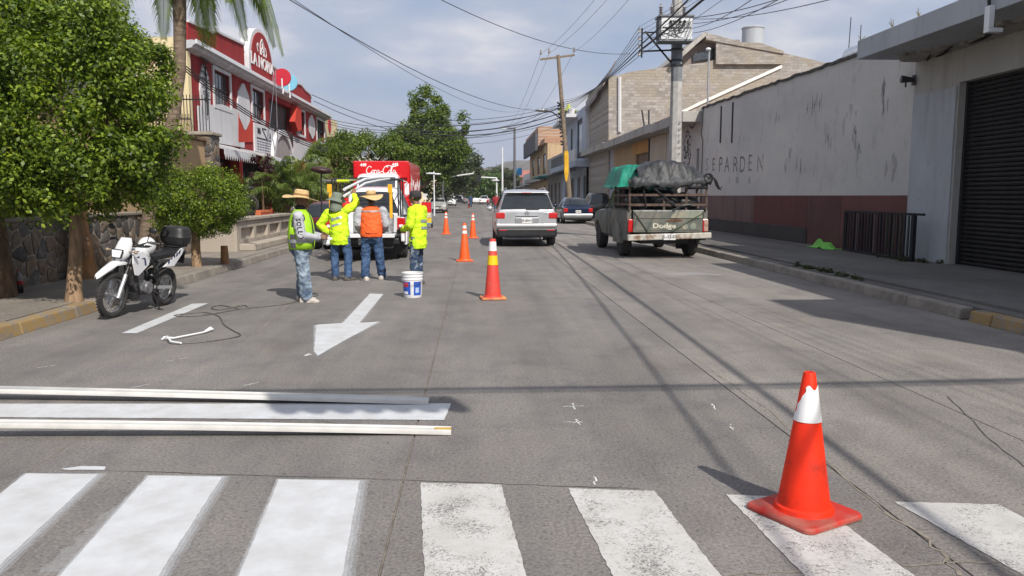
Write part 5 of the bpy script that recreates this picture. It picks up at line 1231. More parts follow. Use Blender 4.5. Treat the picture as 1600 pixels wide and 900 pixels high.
class Car:
    def __init__(s, t, L, W, deck, roof, wt, zb=0.24, arches=(), crown=0.03, taper=(0.1, 0.12), wbf=0.93, endz=0.1):
        s.t, s.L, s.W, s.deck, s.roof, s.wt, s.zb, s.arches, s.crown, s.taper, s.wbf, s.endz = t, L, W, deck, roof, wt, zb, arches, crown, taper, wbf, endz
    def w(s, y):
        h = s.L/2; tp = s.taper[0] if y < 0 else s.taper[1]; e = max(0, (abs(y)-(h-0.55))/0.55)
        return s.W/2*(1-tp*e**2.4)
    def zbot(s, y):
        z = s.zb + s.endz*max(0, (abs(y)-(s.L/2-0.5))/0.5)**2
        for a, r in s.arches:
            if abs(y-a) < r: z = max(z, s.arch_z + math.sqrt(r*r-(y-a)**2))
        return z
    arch_z = 0.33
    def zt(s, y): return lerp_list(s.roof, y)
    def zd(s, y): return lerp_list(s.deck, y)
    def wtop(s, y): return s.wt*s.w(y)/(s.W/2)
    def lower(s, m, name='body', y0=None, y1=None):
        h = s.L/2; y0 = -h if y0 is None else y0; y1 = h if y1 is None else y1; n = int((y1-y0)/0.06); rings = []
        ys = [y0+(y1-y0)*i/n for i in range(n+1)]
        for y in ys:
            w = s.w(y); zd = s.zd(y); zb = s.zbot(y); z0 = s.zb; c = s.crown
            half = [(.88, zb), (.96, max(zb, z0+.07)), (.995, max(zb, z0+.4*(zd-z0))), (1.0, max(zb, z0+.62*(zd-z0))), (.985, zd-.13), (.955, zd-.045), (.88, zd-.005), (.5, zd+c*.8)]
            rings.append([(-a*w, y, z) for a, z in half]+[(0, y, zd+c)]+[(a*w, y, z) for a, z in reversed(half)])
        b = MB(); b.loft(rings); o = b.build(name, m, s.t, smooth=38)
        return o
    def under(s, m=None):
        b = MB(); w = s.W/2-0.3; b.box(-w, w, -s.L/2+.25, s.L/2-.25, s.zb-.03, s.zb+.45); return b.build('underbody', m or M_BLACK, s.t)
    def cabin(s, m, name='roof'):
        y0, y1 = s.roof[0][0], s.roof[-1][0]; n = 40; rings = []
        for i in range(n+1):
            y = y0+(y1-y0)*i/n; zd = s.zd(y)-.03; zt = max(s.zt(y), zd+.015); wb = s.w(y)*s.wbf; wt = s.wtop(y); k = min(1, (zt-zd)/0.25)
            wt = wb+(wt-wb)*min(1, (zt-zd)/0.5)
            half = [(wb, zd), (wb+(wt-wb)*.5, zd+(zt-.07*k-zd)*.5), (wt, zt-.07*k), (wt-.035*k, zt-.025*k), (wt*.82, zt-.002), (wt*.45, zt+.014*k)]
            rings.append([(-x, y, z) for x, z in half]+[(0, y, zt+.02*k)]+[(x, y, z) for x, z in reversed(half)])
        b = MB(); b.loft(rings); return b.build(name, m, s.t, smooth=42)
    def side_glass(s, ya, yb, ua, ub, f0=0.12, f1=0.9, m=None, sides=(-1, 1)):
        for sd in sides:
            def P(y, f, o=0.008):
                zd = s.zd(y)-.03; zt = s.zt(y); wb = s.w(y)*s.wbf; wt = s.wtop(y); wt = wb+(wt-wb)*min(1, (zt-zd)/0.5); zz = zd+(zt-.07-zd)*f
                return (sd*(wb+(wt-wb)*f+o), y, zz)
            b = MB(); n = 6; top = [(ua+(ub-ua)*i/n) for i in range(n+1)]; bot = [(ya+(yb-ya)*i/n) for i in range(n+1)]
            b.loft([[P(y, f0) for y in bot], [P(y, f1) for y in top]], cap=False, closed=False)
            b.build('side_window', m or M_GLASS, s.t)
    def end_glass(s, ya, yb, fr=0.84, name='rear_window', m=None, off=0.012):
        b = MB(); n = 8; rows = []
        for i in range(n+1):
            y = ya+(yb-ya)*i/n; zt = s.zt(y); d = (s.zt(y+.02)-s.zt(y-.02)); sl = Vector((0, -d, .04)).normalized()
            wb = s.w(y)*s.wbf; wt = s.wtop(y); wx = wb+(wt-wb)*min(1, (zt-s.zd(y))/0.5)
            rows.append([(k/4*wx*fr, y+sl.y*off, zt+(1-(k/4)**2)*.016+sl.z*off) for k in range(-4, 5)])
        b.loft(rows, cap=False, closed=False); return b.build(name, m or M_GLASS, s.t, smooth=60)
    def wheels(s, r=0.33, w=0.22, rim=None):
        for a, _ in s.arches:
            for sd in (-1, 1): wheel(s.t, sd*(s.W/2-w/2-.02), a, r, w, rim)
    def mirrors(s, y, z, m):
        for sd in (-1, 1):
            b = MB(); b.ell((sd*(s.W/2+.1), y, z), (.11, .06, .08), 10, 7); b.bar((sd*(s.W/2-.08), y, z-.04), (sd*(s.W/2+.05), y, z-.02), .03); b.build('mirror', m, s.t, smooth=50)
    def box(s, name, m, x0, x1, y0, y1, z0, z1, bevel=0.0, sym=False, label=None):
        for sd in ((1, -1) if sym else (1,)):
            b = MB(); a, c = sorted((x0*sd, x1*sd)); b.box(a, c, y0, y1, z0, z1); o = b.build(name, m, s.t, bevel=bevel, label=label)
        return o
    def plate(s, y, z, body, front=False, w=0.30):
        b = MB(); sg = 1 if front else -1; b.box(-w/2, w/2, y-.006, y+.006, z-.075, z+.075); p = b.build('licence_plate', mat('white_plate', (0.68, 0.68, 0.66), .5, .1, 5), s.t, bevel=.004)
        t = text_mb(body, 0.10, depth=.001, bold=.002); 
        M_ = Matrix.Translation((0, y+sg*.008, z)) @ (Matrix.Rotation(PI, 4, 'Z') if front else Matrix.Identity(4)); xf(t, M_); t.build('plate_number', mat('plate_ink', (.08, .08, .1), .6, .1, 5), p)

# ---- silver SUV, seen from behind
M_SILV = paint('silver_car_paint', (0.55, 0.56, 0.57), 0.55, 0.3)
a = G(771, 386); c = G(875, 386)
suv = thing('silver_suv', 'silver four wheel drive car seen from behind in the middle lane', 'car', ((a.x+c.x)/2, 23.9+2.4, 0), 0.0)
L, W = 4.78, 1.93
S = Car(suv, L, W, [(-2.39, 1.02), (-2.3, 1.06), (-1.9, 1.1), (1.0, 1.06), (1.9, 1.0), (2.39, .78)],
        [(-2.33, 1.08), (-2.2, 1.36), (-2.04, 1.62), (-1.85, 1.70), (-1.0, 1.74), (0.0, 1.74), (0.45, 1.68), (1.35, 1.07)], 0.69, zb=0.3, arches=((-1.42, .42), (1.40, .42)), taper=(.07, .16), wbf=.95)
S.arch_z = .34; bd = S.lower(M_SILV); S.under(); S.cabin(M_SILV); S.end_glass(-2.305, -2.07, .95); S.end_glass(.55, 1.25, .86, 'windscreen')
S.side_glass(-1.95, -1.2, -1.75, -1.2); S.side_glass(-1.1, -.2, -1.1, -.2); S.side_glass(-.1, .95, -.1, .45); S.wheels(.37, .24); S.mirrors(.75, 1.12, M_SILV)
S.box('rear_wiper', M_BLACK, -.02, .38, -2.33, -2.31, 1.13, 1.155)
S.box('lower_bumper', M_BLACK, -.92, .92, -2.455, -2.1, .30, .585, .06)
S.box('bumper', M_SILV, -.94, .94, -2.425, -2.2, .59, .72, .05)
S.box('taillight', M_REDLENS, .66, .93, -2.41, -2.15, .86, 1.045, .03, sym=True)
S.box('reflector', M_REDLENS, .62, .84, -2.462, -2.45, .5, .53, .004, sym=True)
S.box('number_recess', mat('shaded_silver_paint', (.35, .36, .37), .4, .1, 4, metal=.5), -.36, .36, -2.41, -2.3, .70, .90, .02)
S.box('chrome_handle', M_CHROME, -.34, .34, -2.43, -2.39, .93, .965, .01)
S.plate(-2.418, .80, 'JR-8541', w=.32)
b = MB(); b.torus((0, -2.405, 1.02), .055, .008, 'y'); b.torus((0, -2.41, 1.02), .028, .006, 'y'); b.build('emblem', M_CHROME, suv)
for sd in (-1, 1): 
    b = MB(); b.tube([(sd*.6, -1.8, 1.735), (sd*.6, -1.7, 1.79), (sd*.6, .1, 1.79), (sd*.6, .2, 1.74)], .018, 6); b.build('roof_rail', M_STEEL, suv)
b = MB(); b.tube([(.45, -2.3, .28), (.45, -2.47, .27)], .035, 10); b.build('exhaust', M_CHROME, suv)
b = MB(); b.prism([(-.7, -2.16, 1.635), (.7, -2.16, 1.635), (.62, -1.9, 1.70), (-.62, -1.9, 1.70)], (0, 0, .028)); b.build('roof_spoiler', M_SILV, suv, bevel=.01)
b = MB(); b.box(-.14, .14, -2.17, -2.158, 1.638, 1.655); b.build('brake_strip', M_REDLENS, suv)
b = MB()
for sd in (-1, 1): b.bar((sd*.905, -2.40, .58), (sd*.86, -2.36, 1.05), .006, .008)
b.box(-.84, .84, -2.412, -2.405, .705, .712); b.build('panel_gap', M_BLACK, suv)

# ---- dark blue saloon parked by the right kerb
M_NAVY = paint('dark_blue_car_paint', (0.008, 0.018, 0.05), 0.3, .25)
c = G(901, 350)
def saloon(name, label, pm, loc, rot, plate='', L=4.4, W=1.72, H=1.45, parts=True, two=None, group=None, cat='car'):
    t = thing(name, label, cat, loc, rot, group=group); h = L/2
    S = Car(t, L, W, [(-h, .80), (-h+.12, .93), (-h+.9, .97), (h-1.3, .93), (h-.5, .85), (h, .62)],
            [(-h+.75, .97), (-h+1.25, H-.14), (-h+1.55, H-.03), (-h+2.3, H), (-h+2.75, H-.03), (h-1.0, .93)], .56, zb=.22, arches=((-h+.9, .37), (h-.85, .37)), taper=(.12, .14), wbf=.92)
    S.arch_z = .3; S.lower(pm); S.cabin(pm)
    S.end_glass(-h+.82, -h+1.4, .86); S.end_glass(-h+2.95, h-1.1, .88, 'windscreen')
    S.side_glass(-h+1.2, -h+2.0, -h+1.5, -h+2.0); S.side_glass(-h+2.08, h-1.25, -h+2.08, -h+2.75)
    S.under(); S.wheels(.31, .2); S.mirrors(h-1.35, .98, pm)
    if parts:
        S.box('taillight', M_REDLENS, .58, .80, -h-.01, -h+.25, .66, .86, .02, sym=True)
        S.box('headlight', M_LENS, .50, .78, h-.28, h-.02, .54, .70, .03, sym=True)
        S.box('grille', M_BLACK, -.35, .35, h-.2, h+.012, .50, .62, .02); S.box('lower_intake', M_BLACK, -.55, .55, h-.2, h+.015, .27, .40, .02)
        S.box('bumper', two or pm, -.82, .82, -h-.06, -h+.2, .40, .56, .04)
        S.box('lower_bumper', M_BLACK, -.78, .78, -h-.04, -h+.2, .24, .395, .03)
        if plate: S.plate(-h-.035, .68, plate); S.plate(h+.03, .45, plate, True)
    return t
saloon('blue_saloon', 'dark blue saloon with a silver bumper strip parked by the right kerb', M_NAVY, (c.x+.1, c.y+2.3, 0), 0.0, 'JHS-36-17', 4.4, 1.75, 1.46, two=M_SILV)
# dark van roof behind SUV
c = G(861, 333)
t = saloon('dark_car', 'dark car with pale roof edge just beyond the silver car, half hidden behind it', paint('charcoal_car_paint', (.05, .055, .06)), (c.x+1.2, 52, 0), 0.0, 'JKL-20-95', 4.7, 1.85, 1.75)
# ---- cars further up the left lane, facing us
M_PSIL = paint('pale_silver_beige_paint', (0.5, 0.5, 0.47), 0.4, .35)
M_WHP = paint('white_car_paint', (0.75, 0.76, 0.77), 0.0, .3)
c = G(683, 333)
saloon('silver_saloon', 'pale silver saloon facing us beyond the red delivery truck', M_PSIL, (c.x, c.y+2.1, 0), PI, 'JGT-5512', 4.3, 1.7, 1.4)
c = G(668, 322)
saloon('white_van', 'white van facing us behind the pale silver saloon', M_WHP, (c.x-.6, 92, 0), PI, '', 4.8, 1.95, 2.1, parts=True, cat='van')
fc = [((703, 322), M_WHP, 1.9, PI, 'white pickup like car facing us right of the silver saloon'), ((731, 318), paint('grey_car_paint', (.25, .26, .28)), 1.5, 0, 'grey car far up the road behind the far cone'),
      ((757, 319.5), M_WHP, 1.6, 0, 'white car seen from behind far up the road left of the dark motorcycle'), ((745, 318), M_WHP, 2.0, 0, 'distant white van far up the road'),
      ((767, 317), M_WHP, 1.5, 0, 'distant white car at the right of the far traffic'), ((716, 317.5), paint('dark_car_paint', (.04, .04, .05)), 1.5, PI, 'distant dark car at the left of the far traffic')]
for k, ((px, py), pm, H, rz, lab) in enumerate(fc):
    c = G(px, py); Y = min(c.y, 235); x = AY(px, py, Y).x
    saloon('far_car', lab, pm, (x, Y+2, 0), rz, '', 4.4, 1.8, H, parts=(k < 3), group='distant cars queueing up the road')
for k in range(4):
    x = AY(722+k*14, 310, 260+k*9).x
    saloon('far_car', ['leftmost tiny white car', 'second tiny car from the left', 'third tiny white car', 'rightmost tiny car'][k]+' at the far end of the road', [M_WHP, M_PSIL, M_WHP, M_NAVY][k], (x, 260+k*9, 0), 0, '', 4.3, 1.75, 1.5, parts=False, group='distant cars queueing up the road')

# ---- maroon hatchback
M_MAR = paint('maroon_car_paint', (0.12, 0.012, 0.018), 0.2, .3)
mh = thing('maroon_hatchback', 'dark red hatchback parked at the left kerb behind the left worker', 'car', (-4.28, 22.9+2.0, 0), 0.0)
h = 1.95
S = Car(mh, 3.9, 1.62, [(-h, .80), (-h+.1, .88), (h-1.2, .88), (h-.4, .8), (h, .6)], [(-h+.02, .88), (-h+.35, 1.28), (-h+.6, 1.37), (.1, 1.40), (.45, 1.35), (h-.95, .88)], .55, zb=.22, arches=((-h+.65, .35), (h-.7, .35)), taper=(.08, .12))
S.arch_z = .29; S.lower(M_MAR); S.under(); S.cabin(M_MAR); S.end_glass(-h+.06, -h+.4, .88); S.end_glass(.5, h-1.05, .86, 'windscreen'); S.side_glass(-h+.45, -.3, -h+.6, -.3); S.side_glass(-.2, .9, -.2, .35); S.wheels(.29, .18)
S.box('taillight', M_REDLENS, .52, .75, -h-.012, -h+.2, .56, .74, .02, sym=True); S.box('rear_panel', M_BLACK, -.51, .51, -h-.01, -h+.2, .50, .76, .02)
S.box('bumper', M_MAR, -.76, .76, -h-.07, -h+.2, .34, .48, .03); S.box('lower_bumper', M_BLACK, -.72, .72, -h-.05, -h+.2, .2, .335, .03)
S.plate(-h-.03, .62, 'JDR-22-80')

# ---- pickups
def pickup_bed(t, W, y0, y1, zf, zs, arch, m, lip=0.06, thick=0.09):
    """bed floor, two sides with a wheel arch cut, front board"""
    ay, ar, az = arch
    for sd in (-1, 1):
        pts = [(y0, .46)]
        for k in range(13):
            a = PI-PI*k/12; pts.append((ay+ar*math.cos(a), max(.42, az+ar*math.sin(a))))
        pts += [(y1, .46), (y1, zs), (y0, zs)]
        x = sd*W/2; rows = []
        # side with a shoulder: outer sheet follows a slightly barrelled profile
        b = MB(); b.prism([(x-sd*thick, y, z) for y, z in pts], (sd*thick, 0, 0)); b.build('bed_side', m, t, bevel=.025)
        b = MB(); b.box(min(x-sd*(thick+.02), x+sd*.005), max(x-sd*(thick+.02), x+sd*.005), y0+.02, y1-.01, zs+.002, zs+.03); b.build('bed_rail', M_BLACK, t)
        b = MB(); b.lathe([(ar*.98, -.08), (ar*1.09, -.06), (ar*1.09, .02), (ar*.98, .02)], 24, (x-sd*.01, ay, az), 'x')
        b.v = [(p[0], p[1], max(p[2], .36)) for p in b.v]; b.build('wheel_arch', m, t, smooth=40)
    b = MB(); b.box(-W/2+thick, W/2-thick, y0+.02, y1, zf-.05, zf); b.build('bed_floor', M_BLACK, t)
    b = MB(); b.box(-W/2+thick, W/2-thick, y1-.04, y1, zf, zs); b.build('bed_front', m, t)
M_PWH = paint('white_pickup_paint', (0.74, 0.75, 0.76), 0.0, .3)
a = G(634, 408)
wp = thing('white_pickup', 'white pickup with its tailgate down, loaded with road painting gear, workers behind it', 'pickup', (a.x-.98, 18.9+2.65, 0), math.radians(0.5))
Wp = 1.86; y0 = -2.6; yc = -1.05
S = Car(wp, 5.25, Wp, [(-2.6, 1.03), (1.2, 1.03), (1.9, 1.0), (2.6, .78)], [(yc+.02, 1.06), (yc+.12, 1.55), (yc+.35, 1.74), (yc+1.2, 1.78), (.65, 1.74), (1.4, 1.05)], .62, zb=.34, arches=((-1.55, .4), (1.65, .42)), taper=(.0, .14))
S.arch_z = .36; S.lower(M_PWH, 'body', yc, 2.6); S.cabin(M_PWH); S.end_glass(yc+.03, yc+.22, .82); S.end_glass(.75, 1.3, .86, 'windscreen'); S.side_glass(yc+.45, -.1, yc+.5, -.1); S.side_glass(0, 1.1, 0, .65)
b = MB(); b.box(-.6, .6, y0+.2, 2.3, .32, .6); b.build('underbody', M_BLACK, wp)
pickup_bed(wp, Wp, y0, yc-.02, .62, 1.05, (-1.55, .42, .36), M_PWH)
S.wheels(.37, .25); S.mirrors(.95, 1.1, M_PWH)
S.box('taillight', M_REDLENS, .755, .945, y0-.015, y0+.16, .66, 1.03, .02, sym=True)
S.box('reversing_light', M_LENS, .80, .90, y0-.022, y0+.05, .80, .87, .01, sym=True)
b = MB(); b.box(-.74, .74, y0-.50, y0-.02, .60, .66); b.box(-.74, .74, y0-.505, y0-.46, .58, .665); b.build('tailgate', M_PWH, wp, bevel=.012)
S.box('bumper', M_BLACK, -.80, .80, y0-.12, y0+.05, .40, .55, .03); S.plate(y0-.13, .47, 'JU-47-201')
for sd in (-1, 1):
    b = MB(); b.box(sd*.72-.11, sd*.72+.11, y0+.55, y0+.57, .12, .42); b.build('mud_flap', M_BLACK, wp)
# rack frame: black hoops and the yellow uprights
M_YEL = mat('yellow_painted_post', (0.78, 0.42, 0.015), .5, .15, 8)
rk = MB()
for sd in (-1, 1):
    for yy in (y0+.15, y0+.75, yc-.1): rk.tube([(sd*.78, yy, 1.07), (sd*.78, yy, 1.95)], .02, 6)
    rk.tube([(sd*.78, y0+.15, 1.95), (sd*.78, yc-.1, 1.95)], .02, 6)
for yy in (y0+.15, yc-.1): rk.tube([(-.78, yy, 1.95), (.78, yy, 1.95)], .018, 6)
rk.build('rack', M_IRON, wp)
for x in (-.80, .62):
    b = MB(); b.box(x-.035, x+.035, y0-.02, y0+.02, 1.02, 1.82); b.box(x-.07, x+.01, y0-.035, y0+.02, 1.62, 1.82); b.build('yellow_upright', M_YEL, wp, bevel=.006)
# things standing in the bed
def inbed(n, label, cat, mb, m, parent=wp, **k):
    o = mb.build(n, m, None, **k); M_ = root_matrix(wp)
    o.matrix_basis = M_; tag(o, label, cat); return o
b = MB(); b.lathe([(0, .64), (.17, .64), (.18, 1.2), (.11, 1.38), (.06, 1.42), (.06, 1.5), (0, 1.5)], 16, (-.50, y0+.45, 0)); inbed('red_jerry_can', 'red plastic jug in the pickup bed behind the raised hand', 'jug', b, mat('red_plastic', (.55, .02, .02), .35, .1, 5), smooth=40)
b = MB(); b.box(-.72, -.3, y0+.1, y0+.6, .64, 1.16); inbed('white_crate', 'white plastic crate in the pickup bed beside the green hatted worker', 'crate', b, M_WHITE, bevel=.03)
b = MB(); b.lathe([(0, .64), (.2, .64), (.22, 1.1), (0, 1.1)], 20, (.42, y0+.5, 0)); inbed('paint_drum', 'pale paint drum in the pickup bed by the right taillight', 'drum', b, mat('spattered_grey_drum', (.4, .4, .42), .5, .5, 14), smooth=40)
b = MB(); b.box(-.2, .25, y0+.3, y0+.9, .64, 1.25); b.tube([(0, y0+.2, 1.2), (.1, y0+.1, .9), (.3, y0+.1, .8)], .04, 6); inbed('spray_machine', 'grey road marking spray machine in the middle of the pickup bed', 'machine', b, mat('machine_grey_metal', (.12, .12, .13), .5, .4, 8, metal=.4), bevel=.02)
# maroon bag & broken dish like shade on a stand
b = MB(); c = AY(502, 266, 19.9)
ds = thing('oval_shade', 'dark brown oval shade on a thin stand at the left rear of the white pickup', 'shade', (c.x, 19.9, 1.05))
b.ell(tuple(c), (.27, .2, .09), 18, 9, Matrix.Rotation(.12, 3, 'Y')); b.build('dish', mat('dark_brown_plastic', (.04, .012, .012), .5, .3, 4), ds, world=True, smooth=50)
MB().tube([(c.x, 19.9, c.z-.05), (c.x-.02, 19.9, 1.08)], .02, 6).build('stand', M_IRON, ds, world=True)
# white bent tubes and fluorescent pole carried over the bed
hand2 = AY(541, 296, 14.35)
tb = thing('white_bent_tubes', 'pair of white bent tubes held up by the green hatted worker over the pickup bed', 'tubes', hand2)
for dz, dy in ((0, 0), (-.11, .0)):
    P_ = [AY(538, 296+dz*-90, 14.45), AY(556, 287+dz*-80, 15.4), AY(570, 280+dz*-60, 16.2), AY(590, 277.5+dz*-40, 17.0), AY(608, 277+dz*-20, 18.0)]
    MB().tube(P_, .028, 8).build('tube', M_WHITE, tb, world=True, smooth=60)
P_ = [AY(505, 282, 19.6), AY(545, 283, 19.5), AY(575, 279, 19.4)]
fp_ = thing('measuring_pole', 'thin pole with a fluorescent yellow end lying across the pickup rack', 'pole', P_[1])
MB().tube([P_[0], AY(527, 283, 19.55)], .03, 8).build('grey_section', M_STEEL, fp_, world=True)
MB().tube([AY(527, 283, 19.55), AY(545, 282, 19.5)], .04, 8).build('fluorescent_section', mat('fluorescent_yellow', (.62, .8, .02), .5, .05, 5), fp_, world=True)
MB().tube([AY(545, 282, 19.5), AY(603, 276, 19.3)], .018, 8).build('pale_section', mat('pale_green_tube', (.5, .6, .3), .5, .05, 5), fp_, world=True)
# thin stand on the road behind worker
t = thing('tripod_stand', 'thin steel stand on the road between the left and second workers', 'stand', G(505, 408))
b = MB(); q = G(505, 406); b.tube([q+Vector((0, 0, 1.05)), q+Vector((0, 0, .25))], .012, 5)
for dx, dy in ((-.45, .05), (.2, -.35), (.25, .4)): b.tube([q+Vector((0, 0, .3)), q+Vector((dx, dy, .01))], .012, 5)
b.build('legs', M_STEEL, t, world=True)

# ---- old dark green pickup with tarps
M_DG = mat('faded_dark_green_paint', (0.06, 0.078, 0.07), .55, 0, 2.2, col2=(0.17, 0.16, 0.135), ramp=(.38, .66), bump=.1, detail=9)
M_DG2 = mat('chalky_green_paint', (0.1, 0.19, 0.16), .6, 0, 3, col2=(0.3, 0.27, 0.2), ramp=(.4, .7), detail=9)
M_BUMP = mat('rusty_white_bumper', (0.45, 0.43, 0.38), .6, 0, 6, col2=(0.2, 0.12, 0.07), ramp=(.35, .52), detail=9)
dg = thing('old_pickup', 'battered dark green pickup with slatted cargo rails and tarps parked at the right kerb', 'pickup', (4.72, 19.2+2.72, 0), math.radians(0.4))
Wd = 2.02; y0 = -2.72; yc = -.75
S = Car(dg, 5.45, Wd, [(-2.7, 1.18), (1.2, 1.18), (1.8, 1.16), (2.7, 1.08)], [(yc+.02, 1.2), (yc+.1, 1.6), (yc+.22, 1.78), (yc+.9, 1.83), (.35, 1.8), (1.05, 1.2)], .80, zb=.42, arches=((-1.62, .45), (1.75, .46)), taper=(.0, .08))
S.arch_z = .38; S.lower(M_DG, 'body', yc, 2.7); S.cabin(M_DG); S.end_glass(yc+.035, yc+.16, .8); S.end_glass(.4, .95, .86, 'windscreen'); S.side_glass(yc+.42, .75, yc+.42, .3, m=M_GLASS_S)
S.side_glass(yc+.12, yc+.34, yc+.2, yc+.34, m=M_GLASS_S)
b = MB(); b.box(-1.016, -1.008, .05, .07, .5, 1.15); b.box(-1.016, -1.008, yc+.35, yc+.37, .5, 1.15); b.build('door_gap', M_BLACK, dg)
b = MB(); b.box(-.6, .6, y0+.3, 2.4, .36, .7); b.build('underbody', M_BLACK, dg)
pickup_bed(dg, Wd, y0+.05, yc-.02, .72, 1.2, (-1.62, .46, .38), M_DG, thick=.12)
S.wheels(.40, .26, mat('rusty_wheel', (.12, .1, .08), .7, .4, 8)); S.mirrors(.6, 1.25, M_DG)
b = MB(); b.box(-.86, .86, y0-.03, y0+.03, .66, 1.19); b.box(-.84, .84, y0-.045, y0-.031, 1.0, 1.17); b.box(-.80, .80, y0-.04, y0-.031, .70, .92); tg = b.build('tailgate', M_DG, dg, bevel=.012)
b = MB(); b.box(-.87, .87, y0-.05, y0+.04, 1.17, 1.20); b.build('tailgate_lip', mat('worn_aluminium_edge', (.4, .42, .4), .5, .4, 8), tg)
b = MB(); P_ = [(.05, y0-.0465, 1.01), (.83, y0-.0465, 1.01), (.83, y0-.0465, 1.165), (.2, y0-.0465, 1.165), (.1, y0-.0465, 1.1)]; b.add(P_, [(0, 1, 2, 3, 4)]); b.build('chalky_patch', M_DG2, tg, fix=False)
b = MB(); P_ = [(-.1, y0-.0475, .94), (.15, y0-.0475, .98), (.32, y0-.0475, .97), (.35, y0-.0475, .93), (.1, y0-.0475, .915)]; b.add(P_, [(0, 1, 2, 3, 4)]); b.build('rust_patch', mat('brown_rust', (.14, .06, .03), .9, .4, 9), tg, fix=False)
for k in range(2):
    b = MB(); P_ = [(.42+k*.2+.09*math.cos(i*PI/4)*RD.uniform(.7, 1.2), y0-.0465, .81+.08*math.sin(i*PI/4)*RD.uniform(.7, 1.2)) for i in range(8)]; b.add(P_, [tuple(range(8))]); b.build('chalky_patch', M_DG2, tg, fix=False)
t = text_mb('Dodge', .17, depth=.004, bold=.007); xf(t, Matrix.Translation((-.10, y0-.043, .815)) @ Matrix.Diagonal((1.25, 1, 1, 1))); t.build('lettering', mat('cream_letter_paint', (.55, .52, .42), .7, 0, 22, col2=(.2, .2, .16), ramp=(.35, .5)), tg)
S.box('taillight', M_REDLENS, .87, 1.0, y0-.02, y0+.12, .66, .98, .02, label=None)
for x, m in ((-.985, M_REDLENS),): S.box('taillight', m, x, x+.115, y0-.02, y0+.12, .66, .98, .02)
S.box('taillight_patch', mat('broken_lamp_cream', (.4, .26, .2), .6, .5, 9), .90, 1.004, y0-.026, y0+.1, .68, .97, .01, label='faded broken right taillight')
b = MB(); b.prism([(-1.02, y0-.2, .46), (1.04, y0-.2, .52), (1.04, y0-.2, .66), (-1.02, y0-.2, .61)], (0, .12, 0)); b.build('rear_bumper', M_BUMP, dg, bevel=.02)
S.plate(y0-.215, .555, 'JL-52-87'); b = MB(); b.bar((-.8, y0-.1, .5), (-.8, y0+.3, .5), .06); b.bar((.8, y0-.1, .5), (.8, y0+.3, .5), .06); b.build('bumper_bracket', M_BLACK, dg)
b = MB(); b.bar((.86, y0-.052, 1.14), (.08, y0-.06, .68), .012, .05, up=(0, 1, 0)); b.bar((-.83, y0-.06, 1.14), (-.5, y0-.06, .68), .012, .03, up=(0, 1, 0)); b.build('strap', mat('dull_green_strap', (.1, .13, .08), .8, .3, 9), dg)
for sd in (-1, 1):
    b = MB(); b.box(sd*.8-.14, sd*.8+.14, -1.05, -1.03, .14, .5); b.build('mud_flap', M_BLACK, dg)
# cargo rails: posts and each rail a part
M_RAIL = mat('rusty_brown_rail', (.1, .065, .05), .75, .4, 7); yr0, yr1 = y0+.02, yc-.08
for x in (-.95, -.1, .45, .95):
    b = MB(); b.box(x-.025, x+.025, yr0-.02, yr0+.02, 1.2, 1.95 if abs(x) > .9 else (1.56 if x < 0 else 1.85)); b.build('rail_post', M_RAIL, dg)
for sd in (-1, 1):
    for yy in (-1.9, yr1): b = MB(); b.box(sd*.95-.025, sd*.95+.025, yy-.02, yy+.02, 1.2, 1.95); b.build('rail_post', M_RAIL, dg)
    for z in (1.34, 1.56, 1.75): b = MB(); b.box(sd*.965-.015, sd*.965+.015, yr0+.021, yr1, z-.03, z+.03); b.build('rail', M_RAIL, dg)
for z, th in ((1.33, .06), (1.57, .055)): b = MB(); b.box(-.98, .98, yr0-.035, yr0-.021, z-th/2, z+th/2); b.build('rail', M_RAIL, dg)
b = MB(); b.box(.2, .98, yr0-.035, yr0-.021, 1.75, 1.79); b.build('rail', M_STEEL, dg)
b = MB(); b.bar((-.35, yr0-.05, 1.72), (.28, yr0-.05, 1.22), .03, .05, up=(0, 1, 0)); b.bar((-.62, yr0-.05, 1.7), (-.55, yr0-.05, 1.25), .02, .04, up=(0, 1, 0)); b.tube([(.1, yr0-.06, 1.18), (.3, yr0-.07, 1.3), (.5, yr0-.06, 1.33), (.62, yr0-.05, 1.3)], .025, 6); b.build('rubber_strap', M_BLACK, dg)
M_dg = root_matrix(dg)
def load(name, label, cat, mb, m, **k):
    o = mb.build(name, m, None, **k); o.matrix_basis = M_dg; return tag(o, label, cat)
